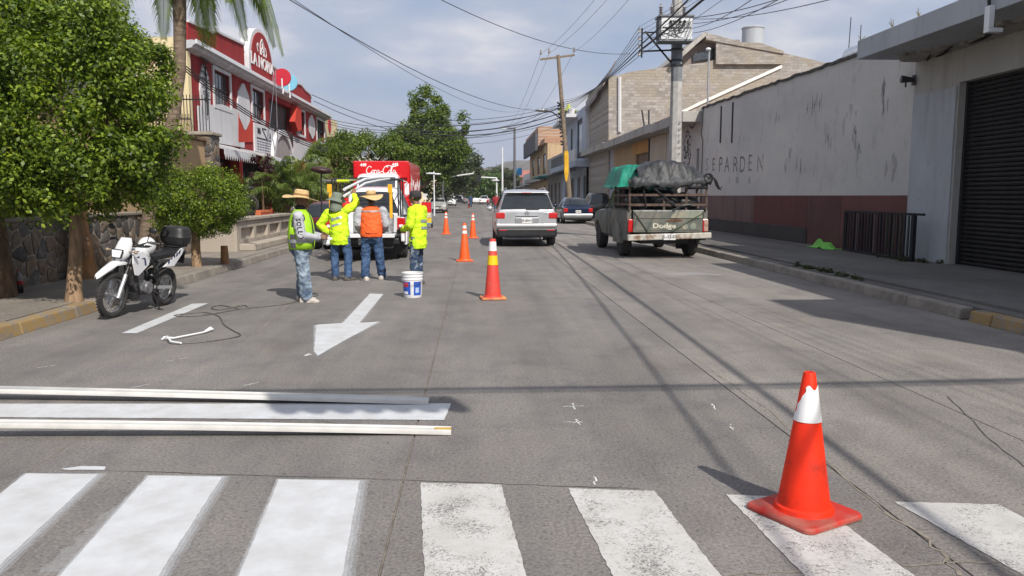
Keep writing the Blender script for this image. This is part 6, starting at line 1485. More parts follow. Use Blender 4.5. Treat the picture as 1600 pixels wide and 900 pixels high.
# sacks under the tarps
for k, (x, y, z, r) in enumerate(((-.45, -2.35, .98, .34), (.35, -2.3, .98, .36), (-.1, -1.7, 1.0, .4), (.0, -2.3, 1.42, .33), (.55, -2.2, 1.4, .3), (-.6, -2.1, 1.4, .3))):
    b = MB(); b.ell((x, y, z), (r*1.15, r, r*.75), 20, 12); rg = random.Random(k)
    b.v = [(p[0]+.02*math.sin(17*p[2]+k), p[1]+.02*math.sin(19*p[0]+k), p[2]+.025*math.sin(15*p[0]+11*p[1])) for p in b.v]
    load('load_sack', ['black sack low at the left of the pickup load', 'black sack low at the right of the pickup load', 'black sack deep in the pickup load', 'black sack on top in the middle of the load', 'black sack on top at the right of the load', 'black sack on top at the left of the load'][k], 'sack', b, mat('black_sack_plastic', (.03, .03, .032), .4, .3, 9, bump=.4), smooth=60)
def tarp(prof, x0, x1, yA, yB, seed, fold=.03, nx=60, ny=34, hang=.0):
    """cloth sheet draped: prof(x) height; wrinkles are real relief"""
    rg = np.random.default_rng(seed); ph = rg.uniform(0, 6.3, 10); b = MB(); vs = []
    for i in range(nx+1):
        u = i/nx; x = x0+(x1-x0)*u
        for j in range(ny+1):
            v = j/ny; y = yA+(yB-yA)*v
            z = prof(u, v); e = min(v, 1-v)
            wz = fold*(math.sin(9*x+3*math.sin(4*v*3+ph[0])+ph[1])*.5+math.sin(23*x-7*v+ph[2])*.25+math.sin(14*v*2+5*x+ph[3])*.4+math.sin(47*x+21*v+ph[4])*.15)
            wz -= fold*1.6*math.exp(-((x-.08-.1*v)/.035)**2)+fold*1.1*math.exp(-((x+.38+.2*v)/.04)**2)+fold*1.2*math.exp(-((x-.55+.25*v)/.04)**2)+fold*.6*abs(math.sin(6*v*3+2*x+ph[7]))
            vs.append((x+.02*math.sin(12*v+ph[5]), y+fold*.8*math.sin(11*x+ph[6]+4*z), z+wz))
    b.add(vs, [(i*(ny+1)+j, (i+1)*(ny+1)+j, (i+1)*(ny+1)+j+1, i*(ny+1)+j+1) for i in range(nx) for j in range(ny)]); return b
def sm(t): t = max(0, min(1, t)); return t*t*(3-2*t)
def prof_black(u, v):
    top = 2.06 + .40*math.sin(PI*min(1, max(0, u*.86+.1)))**.8 - .05*u
    fr = sm(v/.16); bk = sm((1-v)/.2)
    return (1.92-.12*(1-u))*(1-fr)+top*fr*bk+(1-bk)*1.95*(fr)
M_TARP = mat('black_glossy_tarp', (.03, .032, .036), .55, .5, 4, bump=1.0, bscale=8)
o = load('black_tarp', 'glossy black tarp heaped over the load of the old pickup', 'tarp', tarp(prof_black, -.72, .98, y0-.04, yc+.1, 3, .03), M_TARP, smooth=70)
sd_ = o.modifiers.new('thick', 'SOLIDIFY'); sd_.thickness = .012
# rolled front edge of the tarp: a crumpled roll hanging along the rear rail
b = MB(); rings = []
for i in range(50):
    u = i/49; x = -.92+1.94*u; cz = 1.92-.04*math.sin(PI*u)+.015*math.sin(9*u)-.05*(1-u); r1 = .085+.016*math.sin(14*u)+.022*math.sin(37*u)+.012*math.sin(71*u)
    rings.append([(x+.01*math.sin(5*k), y0-.1+r1*.75*math.cos(2*PI*k/16)*(1+.12*math.sin(3*k+20*u)), cz+r1*1.15*math.sin(2*PI*k/16)*(1+.15*math.sin(4*k+17*u))) for k in range(16)])
b.loft(rings); load('tarp_roll', 'rolled grey black tarp edge hanging over the rear rails of the old pickup', 'tarp', b, mat('dusty_black_tarp', (.07, .073, .078), .6, .6, 5, bump=1.0, bscale=9), smooth=70)
def prof_green(u, v):
    top = 2.2+.16*math.sin(PI*u*.9+.2); fr = sm(v/.22)
    side = sm(u/.2); return (1.78+.02*math.sin(20*u))*(1-min(fr, side))+top*min(fr, side)
o = load('green_tarp', 'emerald green tarp over the front left of the old pickup load', 'tarp', tarp(prof_green, -1.18, .35, -2.3, .3, 8, .04), mat('emerald_green_tarp', (.0, .19, .125), .6, .25, 5, bump=.3), smooth=70)
sd_ = o.modifiers.new('thick', 'SOLIDIFY'); sd_.thickness = .01
b = MB(); P_ = tarp(lambda u, v: 1.55+.5*v, -1.13, -1.0, -1.72, -1.35, 5, .02, 6, 12); 
b = MB()
for k in range(5): b.tube([(.9+.02*k, y0-.15, 1.95+.03*k), (1.05+.02*k, y0-.17, 2.0-.02*k), (1.12+.03*k, y0-.16, 1.8-.03*k), (1.2+.02*k, y0-.14, 1.7+.02*k)], .012, 5)
b.torus((.93, y0-.16, 1.98), .1, .03, 'y'); load('loose_rope', 'knot of loose black rope at the right corner of the tarp', 'rope', b, M_BLACK)

# ---- red delivery truck with white cab
M_CR = paint('bright_red_truck_paint', (0.58, 0.004, 0.008), 0.0, .35, .5, .05)
XT0, XT1 = -5.05, -2.68; YT = 34.0
ct = thing('delivery_truck', 'red drinks delivery truck with white cab facing us beyond the white pickup', 'truck', ((XT0+XT1)/2-.1, YT, 0), PI)
wt_ = (XT1-XT0)/2
b = MB(); b.box(-wt_, wt_, -6.4, 0, .75, 3.02); b.build('cargo_box', M_CR, ct, bevel=.05)
b = MB(); b.prism([(-wt_+.05, 0.0, 2.3), (wt_-.05, 0.0, 2.3), (wt_-.05, 0, 3.0), (-wt_+.05, 0, 3.0)], (0, .14, 0)); b.build('box_head', M_CR, ct, bevel=.03)
S = Car(ct, 4.6, 2.05, [(-2.3, 1.35), (1.2, 1.35), (2.2, 1.25), (2.3, 1.1)], [(.15, 1.4), (.2, 2.3), (.35, 2.42), (.9, 2.46), (1.2, 2.38), (1.85, 1.34)], .82, zb=.45, arches=((1.35, .5),), taper=(.0, .12), wbf=.95)
S.arch_z = .4; S.lower(M_PWH, 'cab', 0.15, 2.3); S.cabin(M_PWH, 'cab_roof'); S.end_glass(1.25, 1.80, .9, 'windscreen', m=M_GLASS_S); S.side_glass(.4, 1.55, .4, 1.1)
S.wheels(.43, .26); 
for sd in (-1, 1): wheel(ct, sd*(wt_-.25), -4.4, .43, .3)
for sd in (-1, 1):
    b = MB(); b.tube([(sd*1.0, 1.5, 1.5), (sd*1.22, 1.6, 1.55), (sd*1.22, 1.6, 2.1), (sd*.95, 1.3, 2.2)], .02, 6); b.box(sd*1.22-.09, sd*1.22+.09, 1.58, 1.64, 1.6, 2.05); b.build('mirror', M_WHITE if sd < 0 else M_BLACK, ct)
S.box('grille', M_BLACK, -.6, .6, 2.2, 2.33, .75, 1.0, .02); S.box('headlight', M_LENS, .65, .92, 2.1, 2.31, .8, 1.0, .03, sym=True); S.box('bumper', M_PWH, -1.0, 1.0, 2.2, 2.42, .42, .65, .04)
M_LWH = mat('white_truck_lettering', (.85, .85, .84), .5, .03, 5)
RT = Matrix.Rotation(PI, 4, 'Z')
def ct_text(body, size, x, z, y=.142, shear=0, bold=0, sx=1):
    t = text_mb(body, size, shear=shear, depth=.006, bold=bold); xf(t, Matrix.Translation((x, y, z)) @ RT @ Matrix.Diagonal((sx, 1, 1, 1))); t.build('lettering', M_LWH, ct)
ct_text('449', .17, .72, 2.84, bold=.008); ct_text('443', .17, -.62, 2.86, bold=.008)
# script lettering of the drink name as flowing strokes (x to our right, z up), 1 unit high
def stroke(b, pts, w, x0, z0, s, y):
    P = [Vector((x0-p[0]*s, y, z0+p[1]*s)) for p in pts]; Q = []
    for i in range(len(P)-1):
        a = P[max(i-1, 0)]; p1 = P[i]; c = P[i+1]; d = P[min(i+2, len(P)-1)]
        for k in range(4):
            t = k/4; Q.append(.5*((2*p1)+(c-a)*t+(2*a-5*p1+4*c-d)*t*t+(3*p1-a-3*c+d)*t**3))
    Q.append(P[-1])
    for i in range(len(Q)-1): b.tube([Q[i], Q[i+1]+(Q[i+1]-Q[i])*.15], w*s*.5, 5)
C1 = [(.75, .85), (.6, 1.0), (.35, .95), (.12, .6), (.1, .25), (.3, .05), (.6, .1), (.85, .3)]
oo = lambda x: [(x+.2, .5), (x+.05, .4), (x+.02, .15), (x+.15, .03), (x+.3, .2), (x+.28, .45), (x+.15, .5)]
cc = lambda x: [(x+.28, .42), (x+.15, .5), (x+.03, .3), (x+.08, .05), (x+.25, .05), (x+.4, .2)]
aa = lambda x: [(x+.3, .5), (x+.1, .45), (x+.02, .15), (x+.15, .02), (x+.32, .25), (x+.34, .5), (x+.33, .15), (x+.42, .04), (x+.55, .2)]
b = MB(); w = .13
for s_ in (C1, oo(.8), cc(1.12), aa(1.45), [(2.0, .3), (2.25, .32)], [(p[0]+2.25, p[1]) for p in C1], oo(3.05), [(3.4, .3), (3.6, .95), (3.5, 1.05), (3.42, .7), (3.42, .15), (3.5, .03), (3.6, .2)], aa(3.65), [(.3, .0), (.9, -.18), (1.6, -.05), (2.4, -.12), (2.9, -.02)], [(2.7, 1.0), (3.1, 1.12), (3.7, .98), (4.1, 1.05)]):
    stroke(b, s_, w, .62, 2.47, .31, .147)
b.build('script_lettering', M_LWH, ct)
# side graphics (the road side): white and dark bottle and crate shapes, shutters as slats
for k in range(5):
    yA = -.25-k*1.22
    b = MB(); b.box(-wt_-.03, -wt_-.002, yA-1.1, yA, .85, 2.85); sh = b.build('side_shutter', M_CR, ct, bevel=.01)
    b = MB(); rg = random.Random(k)
    for j in range(7):
        yy = yA-.12-j*.14; z = 1.0+rg.uniform(0, .2)
        for zz in (1.0+rg.uniform(0, .3), 1.75+rg.uniform(-.1, .3)):
            h = rg.uniform(.2, .42); b.prism([(-wt_-.034, yy, zz), (-wt_-.034, yy-.09, zz), (-wt_-.034, yy-.09, zz+h*.6), (-wt_-.034, yy-.06, zz+h), (-wt_-.034, yy-.03, zz+h), (-wt_-.034, yy, zz+h*.6)], (.003, 0, 0))
    b.build('bottle_print', M_LWH, sh)
# crates on a hand truck beside it
c = G(667, 356)
hc = thing('hand_truck', 'hand truck on black wheels beside the red delivery truck', 'hand truck', (c.x, c.y, 0))
b = MB(); b.box(-.25, .25, -.2, .25, .2, .24); b.tube([(-.22, .26, .2), (-.22, .3, 1.25), (.22, .3, 1.25), (.22, .26, .2)], .02, 6); b.build('frame', mat('blue_frame_paint', (.1, .3, .5), .5), hc)
for sd in (-1, 1): b = MB(); b.lathe([(0, -.04), (.15, -.04), (.15, .04), (0, .04)], 16, (sd*.24, .2, .15), 'x'); b.build('wheel', M_RUBBER, hc)
for k, (z, m, lab) in enumerate(((.245, mat('yellow_crate', (.7, .5, .03), .5), 'yellow bottle crate, lowest on the hand truck'), (.50, mat('cream_crate', (.6, .55, .4), .5), 'pale middle crate on the hand truck'),
                                 (.75, M_CR, 'lower red bottle crate on the hand truck'), (1.0, M_CR, 'topmost red bottle crate on the hand truck'))):
    t = thing('bottle_crate', lab, 'crate', (c.x, c.y, z), group='crates on the hand truck')
    b = MB(); b.box(-.23, .23, -.19, .22, 0, .03); 
    for q in ((-.23, -.2, -.19, .22), (.2, .23, -.19, .22), (-.199, .199, -.19, -.16), (-.199, .199, .19, .22)): b.box(*q, .03, .24)
    b.box(-.235, .235, -.196, -.191, .1, .14); b.build('crate_shell', m, t)
    b = MB()
    for i in range(4):
        for j in range(3): b.lathe([(0, .03), (.035, .03), (.035, .17), (.012, .22), (.012, .24), (0, .24)], 8, (-.15+i*.1, -.1+j*.12, 0))
    b.build('bottles', mat('brown_bottle_glass', (.05, .015, .01), .2), t)

# ---- motorcycle
M_MW = paint('white_motorcycle_plastic', (0.74, 0.75, 0.77), 0, .35, .4, .05)
mc = thing('motorcycle', 'white and black trail motorcycle on its side stand at the left kerb', 'motorcycle', (-4.515, 10.815, 0), 0, rot=(0, math.radians(-7), 2.97))
mc.rotation_mode = 'XYZ'
from mathutils import Euler
mc.rotation_euler = Euler((0, math.radians(-6), 2.97)); mc.scale = (.88, .88, .88); mc.location = (-4.535, 10.74, 0)
wb = 1.33; fy, ry = wb/2, -wb/2; fr_, rr_ = .335, .31
def mwheel(y, r, w):
    b = MB(); b.torus((0, 0, 0), r-w/2, w/2, 'x', 40, 10, 1.0)
    # knobbles
    for k in range(44):
        a = 2*PI*k/44
        for dx in (-.022, .022): d = Vector((0, math.cos(a), math.sin(a))); b.obox(Vector((dx, 0, 0))+d*(r-.006), (.03, .022, .012), Matrix(((1, 0, 0), (0, math.sin(a), math.cos(a)), (0, -math.cos(a), math.sin(a)))))
    o = b.build('wheel', M_RUBBER, mc); o.location = (0, y, r)
    b = MB(); b.torus((0, 0, 0), r-w*1.02, .012, 'x', 40, 8, 1.6); b.lathe([(0, -.06), (.035, -.06), (.035, .06), (0, .06)], 14, axis='x')
    b.lathe([(.05, .045), (.11, .045), (.11, .05), (.05, .05)], 24, axis='x')
    b.build('rim', M_STEEL, o)
    b = MB()
    for k in range(32):
        a = 2*PI*k/32; a2 = a+(.35 if k % 2 else -.35); s = .03 if k % 4 < 2 else -.03
        b.tube([(s, .035*math.cos(a2), .035*math.sin(a2)), (0, (r-w)*math.cos(a), (r-w)*math.sin(a))], .0022, 4, cap=False)
    b.build('spokes', M_CHROME, o); return o
mwheel(fy, fr_, .085); mwheel(ry, rr_, .11)
hd = Vector((0, fy-.30, .88)); ax = Vector((0, fy, fr_))
up = (hd-ax).normalized()
for sd in (-1, 1):
    b = MB(); b.tube([ax+Vector((sd*.085, .0, -.03)), ax+Vector((sd*.085, 0, 0))+up*.36], .028, 10); b.build('fork_slider', mat('satin_silver', (.6, .61, .63), .3, .1, 5, metal=.6), mc, smooth=50)
    b = MB(); b.tube([ax+Vector((sd*.085, 0, 0))+up*.35, ax+Vector((sd*.085, 0, 0))+up*.66], .024, 10); b.tube([ax+Vector((sd*.085, 0, 0))+up*.34, ax+Vector((sd*.085, 0, 0))+up*.40], .034, 10); b.build('fork_tube', M_BLACK, mc, smooth=50)
b = MB(); b.obox(ax+up*.50+Vector((0, 0, 0)), (.23, .08, .03)); b.obox(ax+up*.64, (.23, .08, .03)); b.build('fork_clamp', M_BLACK, mc)
# high front fender: long beak
rings = []
for y, z, w in ((fy+.40, .77, .012), (fy+.37, .778, .035), (fy+.22, .80, .055), (fy+.02, .82, .07), (fy-.18, .82, .07), (fy-.28, .79, .05)):
    rings.append([(-w, y, z-.045), (-w*.95, y, z-.01), (-w*.4, y, z+.015), (w*.4, y, z+.015), (w*.95, y, z-.01), (w, y, z-.045), (w*.6, y, z-.012), (-w*.6, y, z-.012)])
rings = [[(x, y, z-.10*max(0, (y-fy-.02)/.34)) for x, y, z in r] for r in rings]
MB().loft(rings).build('front_mudguard', M_MW, mc, smooth=50)
# headlight cowl with lamp
rings = []
for z, w, y, d in ((.84, .05, fy-.11, .08), (.90, .095, fy-.10, .12), (1.0, .105, fy-.14, .11), (1.09, .095, fy-.20, .08), (1.16, .075, fy-.25, .03)):
    rings.append([(-w, y-d, z), (-w, y-d*.2, z), (-w*.55, y+.03, z), (w*.55, y+.03, z), (w, y-d*.2, z), (w, y-d, z)])
MB().loft(rings).build('headlight_cowl', M_MW, mc, smooth=45)
b = MB(); b.prism([(-.06, fy-.06, .885), (.06, fy-.06, .885), (.08, fy-.08, .99), (-.08, fy-.08, .99)], (0, .028, 0)); b.build('headlight', M_LENS, mc, bevel=.01); b = MB(); b.prism([(-.072, fy-.062, .872), (.072, fy-.062, .872), (.093, fy-.084, 1.003), (-.093, fy-.084, 1.003)], (0, .018, 0)); b.build('lamp_surround', M_BLACK, mc)
for sd in (-1, 1):
    b = MB(); b.tube([(sd*.1, fy-.2, .97), (sd*.19, fy-.18, .97)], .012, 6); b.ell((sd*.22, fy-.17, .97), (.035, .03, .025), 10, 7); b.build('indicator', mat('smoked_lens', (.3, .22, .16), .3), mc, smooth=50)
# handlebar, grips, mirrors, hand guards
b = MB(); b.tube([(-.39, fy-.50, 1.09), (-.25, fy-.42, 1.11), (-.1, fy-.34, 1.03), (.1, fy-.34, 1.03), (.25, fy-.42, 1.11), (.39, fy-.50, 1.09)], .013, 8); b.build('handlebar', M_BLACK, mc, smooth=50)
for sd in (-1, 1):
    b = MB(); b.tube([(sd*.27, fy-.43, 1.108), (sd*.39, fy-.50, 1.09)], .02, 8); b.build('grip', M_BLACK, mc, smooth=50)
    b = MB(); b.tube([(sd*.24, fy-.42, 1.12), (sd*.27, fy-.42, 1.24), (sd*.30, fy-.40, 1.27)], .007, 5); b.ell((sd*.32, fy-.41, 1.29), (.065, .02, .045), 14, 8); b.build('mirror', M_BLACK, mc, smooth=50)
    b = MB(); b.tube([(sd*.24, fy-.40, 1.10), (sd*.37, fy-.42, 1.075)], .006, 5); b.build('lever', M_STEEL, mc)
b = MB(); b.box(-.09, .09, fy-.36, fy-.26, 1.05, 1.12); b.build('instrument', M_BLACK, mc, bevel=.01)
# tank with shrouds
rings = []
for y, w, z0, z1 in ((fy-.30, .06, .78, .93), (fy-.38, .11, .74, .98), (fy-.55, .13, .72, 1.0), (fy-.70, .11, .74, .95), (fy-.80, .08, .76, .90)):
    rings.append([(-w*.8, y, z0), (-w, y, (z0+z1)/2), (-w*.8, y, z1-.03), (-w*.3, y, z1), (w*.3, y, z1), (w*.8, y, z1-.03), (w, y, (z0+z1)/2), (w*.8, y, z0)])
MB().loft(rings).build('fuel_tank', M_MW, mc, smooth=50)
for sd in (-1, 1):
    b = MB(); P_ = [(sd*.135, fy-.22, .94), (sd*.15, fy-.20, .80), (sd*.15, fy-.27, .62), (sd*.145, fy-.36, .60), (sd*.14, fy-.62, .74), (sd*.135, fy-.66, .86), (sd*.13, fy-.45, .96)]
    b.prism(P_, (sd*.02, 0, 0)); so = b.build('tank_shroud', M_MW, mc, bevel=.008)
    b = MB(); x = sd*.158
    for P_ in ([(fy-.28, .88), (fy-.36, .70), (fy-.42, .68), (fy-.36, .90)], [(fy-.42, .86), (fy-.48, .72), (fy-.56, .74), (fy-.52, .86)], [(fy-.30, .72), (fy-.30, .66), (fy-.40, .64), (fy-.36, .70)]):
        b.prism([(x, y, z) for y, z in P_], (sd*.002, 0, 0))
    b.build('graphic', mat('dark_blue_decal', (.03, .04, .12), .4, .1, 4), so)
# seat and rear plastics
rings = []
for y, w, z0, z1 in ((fy-.66, .07, .82, .90), (fy-.85, .10, .78, .875), (ry+.12, .13, .80, .90), (ry-.1, .13, .83, .94), (ry-.26, .10, .88, .96)):
    rings.append([(-w*.9, y, z0), (-w, y, z1-.03), (-w*.7, y, z1), (w*.7, y, z1), (w, y, z1-.03), (w*.9, y, z0)])
MB().loft(rings).build('seat', M_BLACK, mc, smooth=50)
for sd in (-1, 1):
    b = MB(); P_ = [(sd*.13, ry+.28, .66), (sd*.14, ry+.05, .66), (sd*.13, ry-.18, .80), (sd*.11, ry-.33, .98), (sd*.11, ry-.28, .84+.05), (sd*.13, ry-.02, .82), (sd*.135, ry+.25, .70)]
    P_ = [(sd*.13, ry+.30, .67), (sd*.14, ry+.0, .66), (sd*.13, ry-.24, .84), (sd*.12, ry-.36, 1.0), (sd*.125, ry-.20, .93), (sd*.135, ry+.05, .79)]
    b.prism(P_, (sd*.018, 0, 0)); so = b.build('side_panel', M_MW, mc, bevel=.006)
    b = MB(); x = sd*.150
    for k in range(5):
        yy = ry+.18-k*.075; zz = .70+k*.035; b.prism([(x, yy, zz), (x, yy-.05, zz+.02), (x, yy-.06, zz+.08), (x, yy-.01, zz+.06)], (sd*.002, 0, 0))
    b.build('graphic', MATS['dark_blue_decal'], so)
b = MB(); b.prism([(-.08, ry-.25, .86), (.08, ry-.25, .86), (.06, ry-.5, .84), (-.06, ry-.5, .84)], (0, 0, .02)); b.prism([(-.06, ry-.46, .66), (.06, ry-.46, .66), (.06, ry-.48, .85), (-.06, ry-.48, .85)], (0, .01, 0)); b.build('rear_mudguard', M_BLACK, mc)
b = MB(); b.ell((0, ry-.40, .90), (.05, .03, .03), 10, 6); b.build('taillight', M_REDLENS, mc)
# frame, engine, exhaust, swingarm, chain guard
b = MB()
for sd in (-1, 1):
    b.tube([hd+Vector((sd*.02, 0, 0)), (sd*.10, fy-.42, .55), (sd*.11, fy-.50, .30), (sd*.11, ry+.42, .29)], .017, 6); b.tube([hd+Vector((sd*.02, 0, -.04)), (sd*.11, fy-.75, .80), (sd*.11, ry+.35, .55), (sd*.11, ry+.42, .30)], .017, 6)
    b.tube([(sd*.1, ry+.38, .62), (sd*.12, ry-.30, .86)], .014, 6)
b.tube([(0, ry+.40, .62), (0, ry+.22, .42)], .05, 8); b.build('frame', M_BLACK, mc, smooth=50)
for sd in (-1, 1):
    b = MB(); b.bar((sd*.095, ry+.42, .36), (sd*.105, ry-.04, rr_), .03, .05); b.build('swingarm', MATS['satin_silver'], mc, bevel=.006)
en = MB(); en.ell((0, fy-.62, .40), (.13, .16, .13), 18, 10); en.lathe([(0, -.15), (.09, -.15), (.1, -.12), (.1, .14), (.08, .16), (0, .16)], 20, (0, fy-.68, .38), 'x'); en.box(-.09, .09, fy-.56, fy-.40, .40, .66)
for k in range(7): en.box(-.105, .105, fy-.585, fy-.385, .44+k*.03, .452+k*.03)
en.build('engine', mat('cast_engine_metal', (.28, .28, .29), .4, .5, 9, metal=.7), mc, smooth=35)
b = MB(); b.box(-.1, .1, fy-.52, fy-.36, .23, .34); b.prism([(-.09, fy-.35, .45), (.09, fy-.35, .45), (.1, fy-.45, .24), (-.1, fy-.45, .24)], (0, -.02, 0)); b.build('skid_plate', M_BLACK, mc, bevel=.01)
b = MB(); b.tube([(.05, fy-.40, .58), (.10, fy-.28, .50), (.13, fy-.40, .30), (.15, ry+.4, .34), (.17, ry+.1, .50), (.17, ry-.25, .62)], [.02, .02, .02, .025, .05, .05], 10); b.build('exhaust', M_BLACK, mc, smooth=50)
b = MB(); b.tube([(-.12, ry+.50, .30), (-.20, ry+.44, .035)], .012, 6); b.obox((-.215, ry+.44, .03), (.08, .05, .012)); b.tube([(.1, ry+.5, .3), (.22, ry+.52, .29)], .012, 6); b.tube([(-.1, ry+.5, .3), (-.22, ry+.52, .29)], .012, 6); b.build('side_stand', M_IRON, mc)
b = MB(); b.tube([(.0, ry+.38, .52), (0, ry+.2, .72)], .035, 8); b.build('shock_absorber', M_STEEL, mc)
b = MB(); b.box(-.14, .14, ry-.40, ry-.10, .955, .975); 
for sd in (-1, 1): b.tube([(sd*.12, ry-.05, .92), (sd*.14, ry-.40, .97)], .012, 6)
b.build('carrier', M_IRON, mc)
tc_ = MB(); rings = []
for z, s in ((.985, .80), (1.02, .92), (1.10, 1.0), (1.115, 1.03), (1.125, 1.0), (1.20, .97), (1.26, .85), (1.275, .6)):
    wx, wy = .215*s, .18*s; ring = []
    for k in range(24):
        a = 2*PI*k/24; ca, sa = math.cos(a), math.sin(a); q = (abs(ca)**4+abs(sa)**4)**-.25; ring.append((wx*ca*q, ry-.28+wy*sa*q, z))
    rings.append(ring)
tc_.loft(rings).build('top_case', mat('textured_black_plastic', (.022, .022, .024), .45, .2, 30, bump=.2), mc, smooth=40)
# helmet resting on the tank, a thing of its own
hm = thing('helmet', 'white motorcycle helmet resting on the motorcycle tank', 'helmet', (0, 0, 0))
hm.rotation_mode = 'XYZ'; M_mc = Matrix.LocRotScale(mc.location, mc.rotation_euler.to_quaternion(), mc.scale); hm.scale = mc.scale
hp_ = M_mc @ Vector((0, fy-.80, .875)); hm.location = hp_; hm.rotation_euler = (0, math.radians(-6), 2.97)
b = MB(); b.ell((0, 0, .13), (.125, .155, .14), 22, 14); b.v = [(x, y, max(z, .015)) for x, y, z in b.v]; b.build('shell', M_MW, hm, smooth=60)
b = MB(); b.ell((0, .012, .135), (.118, .152, .07), 22, 12); b.v = [(x*1.03, max(y, -.02), max(min(z, .165), .1)) for x, y, z in b.v]; b.build('visor', M_GLASS, hm, smooth=60)
b = MB(); b.prism([(.127, .06, .03), (.127, .12, .04), (.127, .05, .09)], (.003, 0, 0)); b.prism([(.118, -.09, .17), (.118, .0, .19), (.118, -.03, .16)], (.008, 0, 0)); b.build('stripe', M_BLACK, hm)
# small dark motorcycle/scooter things in the distance beside the silver car
for k, (px, py, m, lab) in enumerate(((770, 323, M_BLACK, 'black motorcycle by the road just left of the silver car'), (762, 318, M_CR, 'red scooter far up the road left of the silver car'))):
    q = G(px, py); Y = min(q.y, 120); x = AY(px, py, Y).x
    t = thing('small_motorcycle', lab, 'motorcycle', (x, Y, 0))
    b = MB(); b.torus((0, -.6, .3), .25, .06, 'x', 18, 6); b.build('wheel', M_RUBBER, t); b = MB(); b.torus((0, .6, .3), .25, .06, 'x', 18, 6); b.build('wheel', M_RUBBER, t)
    b = MB(); b.ell((0, .0, .6), (.18, .6, .25), 12, 8); b.tube([(-.35, .45, 1.05), (.35, .45, 1.05)], .03, 5); b.tube([(0, .6, .3), (0, .45, 1.05)], .04, 5); b.ell((0, -.5, .8), (.2, .25, .12), 10, 6); b.build('body', m, t, smooth=50)
# dark motorcycles parked behind the small round tree
for k, (px, py, lab) in enumerate(((392, 335, 'black motorcycle parked on the terrace behind the small round tree'),)):
    q = AY(px, py, 24.0); t = thing('parked_motorcycle', lab, 'motorcycle', (q.x-.5, 24.0, .98), 1.2)
    for y in (-.6, .6): b = MB(); b.torus((0, y, .3), .25, .05, 'x', 20, 6); b.build('wheel', M_RUBBER, t)
    b = MB(); b.ell((0, .1, .72), (.15, .32, .16), 12, 8); b.ell((0, -.4, .8), (.14, .35, .08), 10, 6); b.tube([(-.35, .4, 1.1), (.35, .4, 1.1)], .02, 5); b.tube([(0, .62, .3), (0, .4, 1.1)], .03, 5); b.box(-.12, .12, -.2, .2, .3, .6); b.build('body', M_BLACK, t, smooth=50)
# ------------------------------------------------------------ people: bodies fused from tapered limbs into one continuous surface
def fuse(name, mb, m, parent, voxel=0.011, smooth_it=4, wrinkle=0.0, wscale=0.12, seed=0, label=None, solid=0):
    me = bpy.data.meshes.new(name); me.from_pydata(mb.v, [], mb.f); tmp = bpy.data.objects.new(name, me); COL.objects.link(tmp)
    r = tmp.modifiers.new('r', 'REMESH'); r.mode = 'VOXEL'; r.voxel_size = voxel
    s = tmp.modifiers.new('s', 'SMOOTH'); s.factor = 0.6; s.iterations = smooth_it
    if wrinkle:
        tx = bpy.data.textures.new('cloth_folds', 'CLOUDS'); tx.noise_scale = wscale; tx.noise_depth = 2
        d = tmp.modifiers.new('d', 'DISPLACE'); d.texture = tx; d.strength = wrinkle; d.mid_level = 0.5; d.texture_coords = 'LOCAL'
    dg_ = bpy.context.evaluated_depsgraph_get(); new = bpy.data.meshes.new_from_object(tmp.evaluated_get(dg_))
    bpy.data.objects.remove(tmp); bpy.data.meshes.remove(me); new.name = name
    new.materials.clear(); new.materials.append(m)
    new.polygons.foreach_set('use_smooth', [True]*len(new.polygons))
    o = bpy.data.objects.new(name, new); COL.objects.link(o); o.parent = parent
    if label: o['label'] = label
    return o
def limb(b, pts, radii, sub=4, n=12):
    """rounded tapered chain, as a run of overlapping tubes with balls at the joints"""
    pts = [Vector(p) for p in pts]
    for i in range(len(pts)-1):
        b.tube([pts[i], pts[i+1]], [radii[i], radii[i+1]], n)
    for p, r in zip(pts, radii): b.ell(p, (r, r, r), n, 8)
def stack(b, rows, n=18):
    """closed stack of ellipses: (cx, cy, z, rx, ry)"""
    b.loft([[(cx+rx*math.cos(2*PI*k/n), cy+ry*math.sin(2*PI*k/n), z) for k in range(n)] for cx, cy, z, rx, ry in rows])
M_SKIN = mat('brown_skin', (0.25, 0.13, 0.08), .5, .15, 9)
M_SKIND = mat('tanned_skin', (0.17, 0.085, 0.05), .5, .15, 9)
M_HAIR = mat('black_hair', (.012, .01, .009), .5, .2, 30)
def denim(name, c1, c2, scale=7, r=(.38, .62)):
    return mat(name, c2, .85, 0, scale, col2=c1, ramp=r, bump=.3, bscale=60, detail=8)
M_DEN_L = denim('washed_blue_denim', (.05, .085, .14), (.30, .37, .44), 6, (.35, .62))
M_DEN = denim('blue_denim', (.022, .05, .12), (.06, .12, .24), 5)
M_DEN_S = denim('paint_spattered_denim', (.025, .05, .10), (.28, .32, .36), 16, (.52, .68))
M_NEON = mat('neon_yellow_cloth', (.56, .82, .012), .75, .08, 5, emit=None)
M_LIME = mat('lime_vest_mesh', (.36, .66, .02), .75, .1, 6)
M_ORG = mat('orange_vest_cloth', (.88, .125, .02), .75, .08, 5)
M_REF = mat('grey_reflective_tape', (.38, .4, .41), .35, .1, 30, metal=.3)
M_GREYC = mat('light_grey_jersey', (.42, .43, .46), .85, .1, 6)
M_STRAW = mat('woven_straw', (.66, .46, .22), .8, .25, 60, bump=.5, bscale=120)
M_SHOEW = mat('dusty_white_shoe', (.5, .45, .4), .8, .3, 14)
M_BOOT = mat('dusty_dark_boot', (.09, .08, .07), .7, .3, 14)

